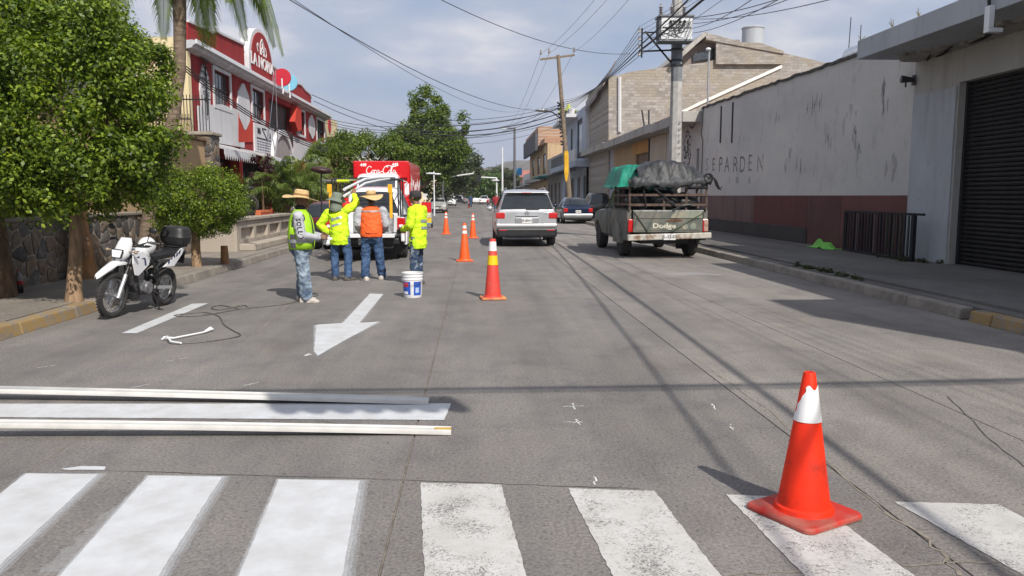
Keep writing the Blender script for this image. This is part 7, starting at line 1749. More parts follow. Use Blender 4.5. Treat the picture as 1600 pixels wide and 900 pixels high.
def hand(b, wrist, d, palm_n, curl=0.5, s=1.0, side=1, thumb=True):
    """palm and five separate fingers; d = pointing direction, palm_n = where the palm faces"""
    d = Vector(d).normalized(); pn = Vector(palm_n); pn = (pn-d*pn.dot(d)).normalized(); ac = d.cross(pn)*side; w = Vector(wrist)
    for k, f in enumerate((-.030, -.010, .010, .030)):
        root = w+d*.075*s+ac*f*s; limb(b, [w+d*.01+ac*f*.6*s, root], [.014*s, .012*s], n=8)
        L = (.06, .074, .078, .068)[k]*s; c1 = curl*.7; c2 = curl*1.5
        p1 = root+(d*math.cos(c1)+pn*math.sin(c1))*L*.45; p2 = p1+(d*math.cos(c2)+pn*math.sin(c2))*L*.32; p3 = p2+(d*math.cos(c2*1.3)+pn*math.sin(c2*1.3))*L*.26
        limb(b, [root, p1, p2, p3], [.0095*s, .009*s, .008*s, .0065*s], n=8)
    r = w+d*.025*s+ac*.034*s; t1 = r+(d*.6+ac*.6+pn*.3).normalized()*.035*s; t2 = t1+(d*.85+ac*.15+pn*.5).normalized()*.03*s
    limb(b, [w+d*.015, r, t1, t2], [.014*s, .013*s, .0105*s, .0085*s], n=8)
def head(b, c, face, s=1.0, nod=0.0):
    """skull, jaw, brow, nose, lips, ears; face = unit direction (horizontal)"""
    f = Vector(face).normalized(); r = Vector((f.y, -f.x, 0)); u = (Vector((0, 0, 1))); c = Vector(c)
    f2 = (f*math.cos(nod)-u*math.sin(nod)); u2 = (u*math.cos(nod)+f*math.sin(nod)); M_ = Matrix((r, f2, u2)).transposed()
    def P(x, y, z): return c+M_ @ Vector((x*s, y*s, z*s))
    b.ell(P(0, -.012, .035), (.075*s, .092*s, .085*s), 18, 12, M_); b.ell(P(0, .018, -.035), (.058*s, .068*s, .075*s), 16, 10, M_)
    b.ell(P(0, .045, -.082), (.032*s, .03*s, .026*s), 12, 8, M_)
    limb(b, [P(0, .082, .02), P(0, .102, -.018)], [.010*s, .0145*s], n=8); b.ell(P(0, .082, -.048), (.024*s, .012*s, .009*s), 10, 6, M_)
    for sd in (-1, 1):
        b.ell(P(sd*.078, -.002, -.005), (.01*s, .02*s, .03*s), 10, 8, M_); b.ell(P(sd*.030, .074, .028), (.02*s, .012*s, .008*s), 8, 6, M_); b.ell(P(sd*.042, .05, -.012), (.02*s, .02*s, .016*s), 8, 6, M_)
    return P
def eyes(parent, P, name='eyes'):
    b = MB()
    for sd in (-1, 1): b.ell(P(sd*.031, .078, .012), (.012, .009, .008), 10, 6)
    b.build('eyes', mat('eye_white', (.55, .52, .5), .2, 0), parent, smooth=60)
    b = MB()
    for sd in (-1, 1): b.ell(P(sd*.031, .086, .012), (.006, .003, .006), 8, 5)
    b.build('pupils', M_HAIR, parent)
def conform(parent, name, target, pts_rows, m, off=.008, thick=.003):
    """strip of tape: a grid of points pulled on to the garment"""
    b = MB(); b.loft(pts_rows, cap=False, closed=False); o = b.build(name, m, parent)
    s = o.modifiers.new('on_cloth', 'SHRINKWRAP'); s.target = target; s.wrap_method = 'NEAREST_SURFACEPOINT'; s.wrap_mode = 'ABOVE_SURFACE'; s.offset = off
    return o
def band(cx, cy, z, rx, ry, a0, a1, h, tilt=0.0, n=16):
    """rows around an ellipse from angle a0 to a1, height h"""
    rows = []
    for dz in (-h/2, 0, h/2):
        rows.append([(cx+rx*math.cos(a0+(a1-a0)*k/n), cy+ry*math.sin(a0+(a1-a0)*k/n), z+dz+tilt*math.cos(a0+(a1-a0)*k/n)*rx) for k in range(n+1)])
    return rows
def shoe(b, ankle, toe_dir, s=1.0, L=.27):
    a = Vector(ankle); d = Vector(toe_dir); d.z = 0; d.normalize(); n = 8
    rings = []
    for t, w, h in ((-.33, .025, .05), (-.30, .036, .075), (-.15, .04, .10), (.05, .042, .095), (.25, .047, .07), (.45, .05, .052), (.60, .042, .042), (.68, .022, .026)):
        c = a+d*L*t; sd = Vector((d.y, -d.x, 0)); z0 = 0.004
        rings.append([Vector((c.x, c.y, z0))+sd*w, Vector((c.x, c.y, h*.55))+sd*w*1.03, Vector((c.x, c.y, h*.9))+sd*w*.6, Vector((c.x, c.y, h))-sd*0, Vector((c.x, c.y, h*.9))-sd*w*.6, Vector((c.x, c.y, h*.55))-sd*w*1.03, Vector((c.x, c.y, z0))-sd*w])
    b.loft(rings)
def straw_hat(parent, c, face, r=.21, tilt=0.0, crown=(.088, .10), wave=.025, band_m=None, roll=0.0):
    f = Vector(face).normalized(); rr = Vector((f.y, -f.x, 0))
    M_ = (Matrix.Rotation(-tilt, 3, rr) @ Matrix.Rotation(roll, 3, f)) @ Matrix((rr, f, Vector((0, 0, 1)))).transposed(); c = Vector(c)
    prof = []; rings = []; n = 40
    P = [(.5*crown[0], crown[1]*.93), (.8*crown[0], crown[1]*1.02), (crown[0]*.96, crown[1]*.97), (crown[0]*1.0, crown[1]*.8), (crown[0]*1.06, .015), (crown[0]*1.15, .0), (r*.7, .0), (r*.97, .004), (r, .0), (r*.97, -.004), (r*.6, -.009), (crown[0]*1.0, -.01), (crown[0]*.95, .012)]
    for pr, pz in P:
        ring = []
        for k in range(n):
            a = 2*PI*k/n; q = max(0, (pr-crown[0])/(r-crown[0])); z = pz+wave*q*q*(1.2*math.sin(a*2+.5)+.5*math.cos(3*a)) - .028*q*math.sin(a)**2*0 - .02*q
            x, y = pr*math.cos(a), pr*1.12*math.sin(a)
            if pz > crown[1]*.75 : z -= .018*math.exp(-(x/.025)**2)
            ring.append(c+M_ @ Vector((x, y, z)))
        rings.append(ring)
    b = MB(); b.loft(rings, cap=True); h = b.build('straw_hat', M_STRAW, parent, smooth=60)
    b = MB(); rings = [[c+M_ @ Vector((rad*math.cos(2*PI*k/n), rad*1.12*math.sin(2*PI*k/n), z)) for k in range(n)] for rad, z in ((crown[0]*1.075, .02), (crown[0]*1.065, .045), (crown[0]*1.05, .048))]
    b.loft(rings, cap=False); b.build('hat_band', band_m or mat('tan_cord', (.3, .17, .07), .8, .2, 20), h, smooth=60); return h
def trousers(b, hips, knees, ankles, waist, r=(.098, .072, .062), w=(.165, .125), belly=0.0):
    for h_, k_, a_ in zip(hips, knees, ankles): limb(b, [h_, Vector(h_).lerp(Vector(k_), .5), k_, Vector(k_).lerp(Vector(a_), .5), a_], [r[0], (r[0]+r[1])/2, r[1], (r[1]+r[2])/2+.004, r[2]])
    cx, cy, z = waist
    stack(b, [(cx, cy, z+.02, w[0]*.93, w[1]*.95), (cx, cy, z-.06, w[0], w[1]), (cx, cy-.005, z-.16, w[0]*1.04, w[1]*1.06), (cx, cy, z-.23, w[0]*.8, w[1]*.8)])

# ---- left worker: lime vest, straw hat, facing right (+X)
p = G(472, 471); W1 = thing('person', 'worker in lime vest, grey sleeves and wide straw hat, side-on at the left', 'person', (p.x, p.y, 0), 0)
# local frame of every person: +Y is where the body faces
W1.rotation_euler = (0, 0, -PI/2+.12)
hips = [(-.085, 0, .80), (.085, 0, .80)]; kn = [(-.09, .02, .43), (.10, .05, .43)]; an = [(-.10, .0, .09), (.12, .07, .09)]
b = MB()
for h_, k_, a_ in zip(hips, kn, an): limb(b, [h_, k_, a_], [.07, .05, .035])
stack(b, [(0, 0, .74, .12, .09), (0, 0, .85, .15, .11), (0, .02, 1.0, .15, .13), (0, .0, 1.15, .16, .12), (0, 0, 1.27, .15, .09), (0, 0, 1.33, .07, .06)])
shL, shR = Vector((-.19, 0, 1.26)), Vector((.19, 0, 1.26)); elL, elR = Vector((-.25, .06, .99)), Vector((.25, .04, .98)); wrL, wrR = Vector((-.10, .29, .96)), Vector((.12, .28, .95))
for s_, e_2, w_2 in ((shL, elL, wrL), (shR, elR, wrR)): limb(b, [s_, e_2, w_2], [.045, .038, .026])
limb(b, [(0, 0, 1.28), (0, .02, 1.40)], [.055, .05]); P = head(b, (0, .035, 1.45), (0, 1, 0), .98, .35)
hand(b, wrR, (-.35, 1, .05), (-.6, -.1, -.3), .9, 1.0, 1); hand(b, wrL, (.35, 1, .0), (.6, -.1, -.2), .9, 1.0, -1)
fuse('body', b, M_SKIND, W1, .0075, 2); eyes(W1, P)
b = MB(); trousers(b, hips, kn, an, (0, .01, .92), (.108, .083, .082), (.175, .15)); fuse('trousers', b, M_DEN_L, W1, .011, 2, .05, .055)
b = MB(); stack(b, [(0, .02, .86, .175, .155), (0, .03, .95, .185, .175), (0, .03, 1.05, .18, .165), (0, .01, 1.2, .19, .135), (0, 0, 1.28, .16, .10), (0, 0, 1.34, .075, .065)])
for s_, e_2, w_2 in ((shL, elL, wrL), (shR, elR, wrR)): limb(b, [s_, e_2, e_2.lerp(w_2, .5), e_2.lerp(w_2, .9)], [.077, .066, .055, .043])
sh_ = fuse('long_sleeved_shirt', b, M_GREYC, W1, .011, 2, .035, .07)
b = MB()          # vest: a shell open at the front, with armholes
n = 30; rings = []
for z, rx, ry, g0 in ((.78, .195, .165, .32), (.88, .20, .172, .30), (1.0, .205, .175, .28), (1.1, .205, .165, .27), (1.2, .20, .15, .30), (1.28, .175, .118, .36), (1.345, .095, .08, .6)):
    rings.append([(rx*math.cos(PI/2+g0+(2*PI-2*g0)*k/n), .02+ry*math.sin(PI/2+g0+(2*PI-2*g0)*k/n), z) for k in range(n+1)])
b.loft(rings, cap=False, closed=False)
# cut the armholes: drop faces near the shoulders
keep = []
for f in b.f:
    c = sum((Vector(b.v[i]) for i in f), Vector())/len(f)
    if abs(abs(c.x)-.20) < .055 and 1.08 < c.z < 1.30 and abs(c.y-.0) < .085: continue
    keep.append(f)
b.f = keep; v_ = b.build('vest', M_LIME, W1, smooth=60); s2 = v_.modifiers.new('t', 'SOLIDIFY'); s2.thickness = .012; s2.offset = 1
for sd in (-1, 1):
    conform(W1, 'dark_trim', v_, [[(sd*(.09+o), .19-.0*k, .80+k*.035) for k in range(15)] for o in (0, .03)], mat('navy_trim', (.02, .025, .05), .8, .1, 5), .006)
conform(W1, 'dark_trim', v_, band(.2, 0, 1.19, .01, .085, 0, 2*PI, .03, n=10) if False else [[(.205+o*.2, .09*math.cos(t), 1.18+.12*math.sin(t)) for t in np.linspace(0, PI, 12)] for o in (0, .12)], mat('navy_trim', (.02, .025, .05)), .006)
conform(W1, 'reflective_tape', v_, band(0, .02, .90, .21, .20, PI/2+.4, PI/2+2*PI-.4, .05, n=30), M_REF, .006)
conform(W1, 'dark_side_panel', v_, [[(.2, -.19+.15*o, .80+.025*k) for k in range(9)] for o in (0, .5, 1)], mat('charcoal_mesh', (.09, .09, .1), .8, .1, 9), .004)
straw_hat(W1, (0, .03, 1.535), (0, 1, 0), .225, .16, (.088, .105), .015)
b = MB(); b.ell(P(0, .03, -.06), (.068, .05, .065), 14, 9); b.ell((0, .01, 1.38), (.075, .07, .05)); b.build('beard', M_HAIR, W1, smooth=60)
b = MB(); shoe(b, (-.10, .0, 0), (-.1, 1, 0)); b.build('shoe', M_SHOEW, W1, smooth=45); b = MB(); shoe(b, (.12, .07, 0), (.2, 1, 0)); b.build('shoe', M_SHOEW, W1, smooth=45)
# sleeve lettering, running down the arm
t = text_mb('SOLLO', .085, depth=.002, bold=.003); d_ = (elR-shR).normalized(); 
for i, ch in enumerate('SOLLO'):
    t = text_mb(ch, .085, depth=.0015, bold=.003); q = shR.lerp(elR, .18+i*.21)
    Mt = Matrix.Translation(q+Vector((.073-.003*i, .0, 0))) @ Matrix.Rotation(PI/2, 4, 'Z') @ Matrix.Rotation(PI/2, 4, 'Y'); xf(t, Mt); t.build('sleeve_letter', mat('black_print', (.02, .02, .03), .7), sh_)
# small spray gun / cloth in his hands
g_ = thing('spray_gun', 'small pale spray gun held in the hands of the left worker', 'spray gun', (0, 0, 0)); M_1 = root_matrix(W1); g_.location = M_1 @ Vector((0, .36, .95)); g_.rotation_euler = W1.rotation_euler
b = MB(); b.bar((0, -.03, -.01), (0, .10, -.03), .03, .035); b.bar((0, .0, -.02), (.01, -.02, -.11), .025, .03); b.build('gun_body', M_WHITE, g_, bevel=.006)
b = MB(); b.ell((.01, .03, -.09), (.05, .04, .04), 10, 8); b.build('pale_rag', M_WHITE, g_, smooth=60)

# ---- second worker: neon yellow jacket, grey green hat with neck cape, arm raised, back to us
p = G(533, 438); W2 = thing('person', 'worker in neon jacket and grey green neck-cape hat reaching up with one arm', 'person', (p.x, p.y, 0), -.22)
hips = [(-.085, 0, .80), (.085, 0, .80)]; kn = [(-.12, .03, .43), (.12, .05, .44)]; an = [(-.10, .0, .09), (.14, -.02, .09)]
b = MB()
for h_, k_, a_ in zip(hips, kn, an): limb(b, [h_, k_, a_], [.07, .05, .035])
lean = .07
stack(b, [(0, 0, .74, .12, .09), (0, 0, .85, .14, .10), (-.01, .0, 1.0, .13, .10), (-.03, .03, 1.15, .14, .10), (-.05, .05, 1.27, .14, .085), (-.06, .06, 1.34, .06, .05)])
shL, shR = Vector((-.21, .04, 1.24)), Vector((.12, .06, 1.29)); elL, wrL = Vector((-.36, -.02, 1.02)), Vector((-.20, .02, .86)); elR, wrR = Vector((.24, .18, 1.42)), Vector((.17, .27, 1.58))
limb(b, [shL, elL, wrL], [.045, .038, .026]); limb(b, [shR, elR, wrR], [.045, .038, .026])
limb(b, [(-.055, .05, 1.3), (-.07, .075, 1.40)], [.052, .048]); P = head(b, (-.075, .085, 1.455), (.15, 1, 0), .96, .1)
hand(b, wrR, (-.1, .2, 1), (-.2, 1, 0), .8, 1.0, 1); hand(b, wrL, (.6, .2, -.7), (.5, 0, .5), .8, 1.0, -1)
fuse('body', b, M_SKIN, W2, .0075, 2); eyes(W2, P)
b = MB(); trousers(b, hips, kn, an, (0, 0, .90), (.092, .07, .062), (.15, .12)); fuse('trousers', b, M_DEN, W2, .011, 2, .035, .06)
b = MB(); stack(b, [(0, 0, .66, .165, .135), (0, 0, .75, .175, .145), (0, 0, .9, .168, .135), (-.02, .02, 1.05, .165, .125), (-.035, .035, 1.2, .175, .115), (-.05, .05, 1.29, .13, .085), (-.06, .06, 1.35, .06, .055)])
limb(b, [shL, elL, elL.lerp(wrL, .5), elL.lerp(wrL, .95)], [.075, .068, .06, .048]); limb(b, [shR, shR.lerp(elR, .5), elR, elR.lerp(wrR, .5), elR.lerp(wrR, .85)], [.08, .072, .066, .056, .046])
jk = fuse('jacket', b, M_NEON, W2, .011, 2, .042, .075)
for z in (1.12, 1.0): conform(W2, 'reflective_tape', jk, [[(-.115+.20*k/9, -.12, z+dz+.06*(k/9)) for k in range(10)] for dz in (-.022, .022)], M_REF, .006)
# bucket hat with cape
b = MB(); c = Vector((-.075, .08, 1.50)); rings = []
for r_, z in ((.03, .115), (.07, .11), (.085, .09), (.095, .02), (.115, .0), (.165, -.035), (.17, -.04), (.16, -.038), (.09, -.0)):
    rings.append([c+Vector((r_*math.cos(2*PI*k/26), r_*1.12*math.sin(2*PI*k/26), z+.01*math.sin(3*2*PI*k/26)*(r_ > .11))) for k in range(26)])
M_HATG = mat('grey_green_hat_cloth', (.17, .20, .16), .85, .12, 8, bump=.2)
b.v = []; b.loft(rings); b.v = [tuple(c+Matrix.Rotation(.18, 3, 'Y') @ (Vector(q)-c)) for q in b.v]; ht_ = b.build('cape_hat', M_HATG, W2, smooth=50)
b = MB(); rings = []
for z, r_ in ((1.50, .10), (1.42, .108), (1.34, .112), (1.27, .125)):
    rings.append([(-.075+r_*math.cos(PI+PI*k/14)*1.0, .06+r_*1.15*math.sin(PI+PI*k/14)-(.02 if z < 1.3 else 0), z+.012*math.sin(k*1.3)) for k in range(15)])
b.loft(rings, cap=False, closed=False); cp_ = b.build('neck_cape', M_HATG, ht_, smooth=60); s2 = cp_.modifiers.new('t', 'SOLIDIFY'); s2.thickness = .006
b = MB(); shoe(b, (-.10, .0, 0), (-.2, 1, 0)); limb(b, [(-.10, 0, .06), (-.10, 0, .13)], [.05, .055]); b.build('boot', M_BOOT, W2, smooth=45)
b = MB(); shoe(b, (.14, -.02, 0), (.5, 1, 0)); limb(b, [(.14, -.02, .06), (.14, -.02, .13)], [.05, .055]); b.build('boot', M_BOOT, W2, smooth=45)

# ---- third worker: orange vest, straw hat, back to us
p = G(582, 438); W3 = thing('person', 'worker in orange vest and straw hat seen from behind at the tailgate', 'person', (p.x, p.y, 0), .03)
hips = [(-.09, 0, .80), (.09, 0, .80)]; kn = [(-.11, .02, .43), (.12, .06, .44)]; an = [(-.12, -.03, .09), (.155, .14, .09)]
b = MB()
for h_, k_, a_ in zip(hips, kn, an): limb(b, [h_, k_, a_], [.07, .05, .035])
stack(b, [(0, 0, .74, .12, .09), (0, 0, .85, .14, .10), (0, .0, 1.0, .13, .10), (0, .0, 1.15, .15, .10), (0, .02, 1.30, .15, .085), (0, .03, 1.37, .06, .055)])
shL, shR = Vector((-.20, .01, 1.28)), Vector((.20, .01, 1.28)); elL, elR = Vector((-.235, -.02, 1.03)), Vector((.24, -.01, 1.03)); wrL, wrR = Vector((-.20, .17, .86)), Vector((.21, .20, .90))
for s_, e_2, w_2 in ((shL, elL, wrL), (shR, elR, wrR)): limb(b, [s_, e_2, w_2], [.045, .038, .026])
limb(b, [(0, .02, 1.32), (0, .05, 1.43)], [.055, .05]); P = head(b, (0, .07, 1.49), (0, 1, 0), .98, .3)
hand(b, wrR, (-.3, 1, -.2), (-1, 0, 0), .9, 1.0, 1); hand(b, wrL, (.3, 1, -.3), (1, 0, 0), .9, 1.0, -1)
fuse('body', b, M_SKIND, W3, .0075, 2); eyes(W3, P)
b = MB(); b.ell((0, .045, 1.50), (.08, .092, .085), 16, 10); b.build('hair', M_HAIR, W3, smooth=60)
b = MB(); trousers(b, hips, kn, an, (0, 0, .92), (.098, .078, .072), (.16, .125)); fuse('trousers', b, MATS['blue_denim'], W3, .011, 2, .038, .06)
b = MB(); stack(b, [(0, 0, .86, .15, .12), (0, 0, 1.0, .155, .125), (0, 0, 1.15, .165, .12), (0, .01, 1.29, .165, .10), (0, .02, 1.36, .075, .065)])
for s_, e_2, w_2 in ((shL, elL, wrL), (shR, elR, wrR)): limb(b, [s_, e_2, e_2.lerp(w_2, .5), e_2.lerp(w_2, .92)], [.078, .066, .056, .044])
fuse('long_sleeved_shirt', b, M_GREYC, W3, .011, 2, .035, .07)
b = MB(); stack(b, [(0, 0, .80, .185, .15), (0, 0, .84, .19, .155), (0, 0, .93, .187, .155), (0, 0, 1.05, .188, .145), (0, 0, 1.2, .186, .132), (0, .005, 1.30, .17, .112), (0, .02, 1.36, .085, .075)], 26)
ve = fuse('vest', b, M_ORG, W3, .011, 2, .03, .07)
conform(W3, 'reflective_tape', ve, band(0, 0, 1.275, .19, .14, PI+.22, 2*PI-.22, .04, n=20), mat('dull_grey_tape', (.36, .27, .24), .5), .005)
conform(W3, 'pocket_flap', ve, [[(-.10+.27*k/8, -.17, z-.03*math.sin(PI*k/8)) for k in range(9)] for z in (.98, .94, .90)], M_ORG, .016)
b = MB(); b.box(-.12, .12, -.168, -.152, .775, .79); b.build('dark_hem', M_BLACK, W3)
straw_hat(W3, (0, .045, 1.555), (0, 1, 0), .205, -.16, (.08, .095), .02)
b = MB(); shoe(b, (-.12, -.03, 0), (-.5, .8, 0)); b.build('shoe', M_SHOEW, W3, smooth=45); b = MB(); shoe(b, (.155, .14, 0), (.25, 1, 0)); b.build('shoe', M_SHOEW, W3, smooth=45)

# ---- fourth worker: neon sweater, dark cap, facing left
p = G(653, 445); W4 = thing('person', 'worker in long neon sweater and dark cap behind the paint bucket', 'person', (p.x, p.y, 0), 1.16)
hips = [(-.08, 0, .80), (.08, 0, .80)]; kn = [(-.085, .02, .43), (.085, .03, .43)]; an = [(-.09, .0, .09), (.09, .02, .09)]
b = MB()
for h_, k_, a_ in zip(hips, kn, an): limb(b, [h_, k_, a_], [.065, .048, .034])
stack(b, [(0, 0, .74, .11, .09), (0, 0, .85, .135, .10), (0, .0, 1.0, .12, .09), (0, -.01, 1.15, .13, .095), (0, -.01, 1.30, .14, .08), (0, .0, 1.38, .055, .05)])
shL, shR = Vector((-.185, -.01, 1.31)), Vector((.185, -.01, 1.31)); elL, elR = Vector((-.23, .0, 1.05)), Vector((.22, .03, 1.05)); wrL, wrR = Vector((-.10, .22, .95)), Vector((.08, .24, .97))
for s_, e_2, w_2 in ((shL, elL, wrL), (shR, elR, wrR)): limb(b, [s_, e_2, w_2], [.042, .036, .025])
limb(b, [(0, 0, 1.33), (0, .02, 1.45)], [.05, .047]); P = head(b, (0, .035, 1.525), (-.05, 1, 0), .98, .0)
hand(b, wrR, (-.4, 1, -.1), (-1, 0, -.4), .7, 1.0, 1); fuse('body', b, M_SKIN, W4, .0075, 2); eyes(W4, P)
b = MB(); hand(b, wrL, (.3, 1, -.25), (1, 0, 0), .5, 1.12, -1); limb(b, [wrL-Vector((.03, .06, 0)), wrL], [.036, .03]); fuse('glove', b, M_BLACK, W4, .0075, 1)
b = MB(); trousers(b, hips, kn, an, (0, 0, .90), (.088, .07, .065), (.145, .115)); fuse('trousers', b, M_DEN_S, W4, .011, 2, .038, .06)
b = MB(); stack(b, [(0, -.01, .64, .155, .135), (0, -.01, .72, .168, .145), (0, -.01, .9, .16, .135), (0, -.01, 1.05, .158, .13), (0, -.02, 1.2, .165, .118), (0, -.01, 1.33, .15, .09), (0, 0, 1.40, .065, .06)])
for s_, e_2, w_2 in ((shL, elL, wrL), (shR, elR, wrR)): limb(b, [s_, e_2, e_2.lerp(w_2, .5), e_2.lerp(w_2, .93)], [.075, .068, .058, .046])
sw4 = fuse('long_sweater', b, M_NEON, W4, .011, 2, .042, .08)
for z in (1.115, 1.0): conform(W4, 'reflective_tape', sw4, [[(-.115+.23*k/9, -.16, z+dz) for k in range(10)] for dz in (-.025, .025)], M_REF, .006)
b = MB(); rings = []
c = Vector((0, .02, 1.565))
for r_, z in ((.085, -.035), (.086, 0), (.083, .035), (.065, .065), (.03, .078)): rings.append([c+Vector((r_*math.cos(2*PI*k/24), r_*1.18*math.sin(2*PI*k/24), z)) for k in range(24)])
b.loft(rings); cap = b.build('cap', mat('charcoal_cap_cloth', (.035, .03, .033), .85, .2, 9), W4, smooth=50)
b = MB(); b.loft([[c+Vector((x, .08+yy*(1-(x/.085)**2*.5), -.022-.15*yy*(.5+x*x*10))) for x in np.linspace(-.075, .075, 9)] for yy in (0, .035, .07)], cap=False, closed=False); pk_ = b.build('cap_peak', MATS['charcoal_cap_cloth'], cap); s2 = pk_.modifiers.new('t', 'SOLIDIFY'); s2.thickness = .005
b = MB(); b.ell((0, .005, 1.535), (.082, .085, .075), 16, 10); b.v = [(x, min(y, .03), z) for x, y, z in b.v]; b.build('hair', M_HAIR, W4, smooth=60)
b = MB(); shoe(b, (-.09, .0, 0), (-.1, 1, 0)); b.build('shoe', M_BOOT, W4, smooth=45); b = MB(); shoe(b, (.09, .02, 0), (.1, 1, 0)); b.build('shoe', M_BOOT, W4, smooth=45)

for w_ in (W1, W2, W3): w_.scale = (1.07, 1.05, 1.0)
W4.scale = (1.08, 1.08, 1.0)
# ---- paint bucket
c = G(645, 464)
bk_ = thing('paint_bucket', 'white paint bucket with blue label standing before the fourth worker', 'bucket', (c.x, c.y, 0))
MB().lathe([(0, 0), (.135, 0), (.14, .01), (.152, .27), (.16, .275), (.16, .29), (.153, .295), (.153, .315), (.161, .32), (.161, .335), (.155, .34), (.155, .36), (.165, .365), (.165, .385), (.15, .385), (.145, .36), (.13, .05), (0, .05)], 36).build('pail', M_WHITE, bk_, smooth=40)
MB().lathe([(0, .33), (.143, .33)], 30).build('paint', mat('wet_white_paint', (.8, .8, .8), .2, 0), bk_)
def label_patch(a0, a1, z0, z1, m, name, par=bk_, lift=.0015):
    n = 14; rows = []
    for z in (z0, z1): r = .14+(.012)*(z-.01)/.26+lift; rows.append([(r*math.cos(a0+(a1-a0)*k/n), r*math.sin(a0+(a1-a0)*k/n), z) for k in range(n+1)])
    b = MB(); b.loft(rows, cap=False, closed=False); return b.build(name, m, par, smooth=60)
label_patch(-2.75, -1.72, .05, .25, mat('blue_label', (.02, .09, .45), .5, .2, 12), 'label'); label_patch(-1.38, -.5, .04, .25, MATS['blue_label'], 'label')
label_patch(-2.6, -1.95, .17, .235, mat('red_label', (.55, .03, .05), .5, .1, 9), 'label', lift=.003); label_patch(-2.6, -2.0, .06, .10, M_WHITE, 'label', lift=.003); label_patch(-1.2, -.8, .08, .16, mat('pale_blue_label', (.4, .5, .7), .5), 'label', lift=.003)
b = MB(); b.tube([(-.163, 0, .33), (-.165, -.06, .26), (-.12, -.125, .22), (0, -.175, .2), (.12, -.125, .22), (.165, -.06, .26), (.163, 0, .33)], .003, 5); b.build('wire_handle', M_STEEL, bk_)

# ---- cones
M_CO = mat('scuffed_orange_red_plastic', (.78, .03, .006), .52, 0, 5, col2=(.36, .025, .012), ramp=(.30, .45), spec=.3, bump=.25, bscale=9, detail=10)  # near cone's own orange red, with darker scuffs from the noise
M_CO2 = mat('orange_cone_plastic', (.85, .11, .015), .5, .1, 7)
M_CO3 = mat('scuffed_red_cone_plastic', (.62, .05, .035), .6, 0, 18, col2=(.4, .12, .08), ramp=(.3, .45))
M_SLV = mat('white_cone_sleeve', (.78, .78, .77), .4, .08, 9)
def cone(loc, H, rb, rt, base, bands, m, label, rot=0.0, base_m=None, base_h=.03, tilt=0):
    t = thing('traffic_cone', label, 'traffic cone', loc, rot, group='traffic cones along the lane')
    R_ = lambda z: rb+(rt-rb)*(z-base_h)/(H-base_h)
    MB().lathe([(rb*1.12, base_h-.002), (rb*1.06, base_h+.02), (R_(.06), .06), (R_(H-.01), H-.01), (R_(H)*.9, H), (rt*.6, H), (rt*.55, H-.05), (rb*.8, base_h+.02)], 40).build('cone_body', m, t, smooth=35)
    b = MB(); hb = base/2; pts = []
    for sx, sy in ((1, 1), (-1, 1), (-1, -1), (1, -1)):
        for k in range(4): a = math.atan2(sy, sx)-PI/4+PI/2*k/3; pts.append((sx*(hb-.04)+.04*math.cos(a), sy*(hb-.04)+.04*math.sin(a)))
    b.loft([[(x, y, .008) for x, y in pts], [(x, y, base_h*.7) for x, y in pts], [(x*.96, y*.96, base_h) for x, y in pts]]); 
    for sx, sy in ((1, 0), (-1, 0), (0, 1), (0, -1)): b.box(sx*hb*.8-.025, sx*hb*.8+.025, sy*hb*.8-.025, sy*hb*.8+.025, 0, .009)
    b.build('base', base_m or m, t, smooth=35)
    for z0, z1, bm_ in bands:
        MB().lathe([(R_(z0)-.001, z0), (R_(z0)+.003, z0), (R_(z1)+.003, z1), (R_(z1)-.001, z1)], 40).build('sleeve', bm_, t, smooth=35)
    return t
p = G(1255, 803)
nc = cone((p.x, p.y, 0), .71, .128, .028, .40, [], M_CO, 'large near orange red cone with a torn white sleeve on the crosswalk', .48, base_m=mat('dusty_red_base', (.45, .03, .02), .65, 0, 8, col2=(.34, .12, .09), ramp=(.35, .6), spec=.3, detail=9), base_h=.032)
# torn sleeve: wraps only part of the way round, ragged at its left edge
rows = []; n = 40; H, rb, rt, bh = .71, .128, .028, .032
a0, a1 = math.radians(-128), math.radians(110)
for i in range(17):
    f = i/16; z = .475+.165*f; r = rb+(rt-rb)*(z-bh)/(H-bh)+.0035; aa_ = -3.65+1.35*f**.8+.10*math.sin(9*f)+.07*math.sin(23*f)
    rows.append([(r*math.cos(aa_+(a1-aa_)*k/n), r*math.sin(aa_+(a1-aa_)*k/n), z+(.012*math.sin(k*.5) if i == 16 else 0)) for k in range(n+1)])
b = MB(); b.loft(rows, cap=False, closed=False); sl = b.build('torn_sleeve', M_SLV, nc, smooth=60); sl.rotation_euler = (0, 0, -.48)
p = G(770, 467)
cone((p.x, p.y, 0), .91, .125, .045, .38, [(.52, .66, mat('yellow_cone_band', (.8, .55, .01), .45, .1, 12)), (.73, .87, M_SLV)], M_CO3, 'scuffed red cone with yellow and white bands in the middle of the lane', .1, base_m=mat('faded_orange_yellow_base', (.6, .3, .08), .6, 0, 8, col2=(.45, .08, .05)), base_h=.035)
for (px, py), lab in (((726, 408), 'orange cone with two white bands, nearer of the pair behind the scuffed cone'), ((739, 372), 'orange cone with two white bands left of the silver car'), ((697, 366), 'orange cone with two white bands nearest the red truck')):
    p = G(px, py); cone((p.x, p.y, 0), .91, .13, .035, .40, [(.66, .73, M_SLV), (.78, .85, M_SLV)], M_CO2, lab, .05)
p = G(735, 320); cone((p.x, 105, 0), 1.0, .16, .05, .45, [(.6, .7, M_SLV)], M_CO2, 'tiny far orange cone far up the road')
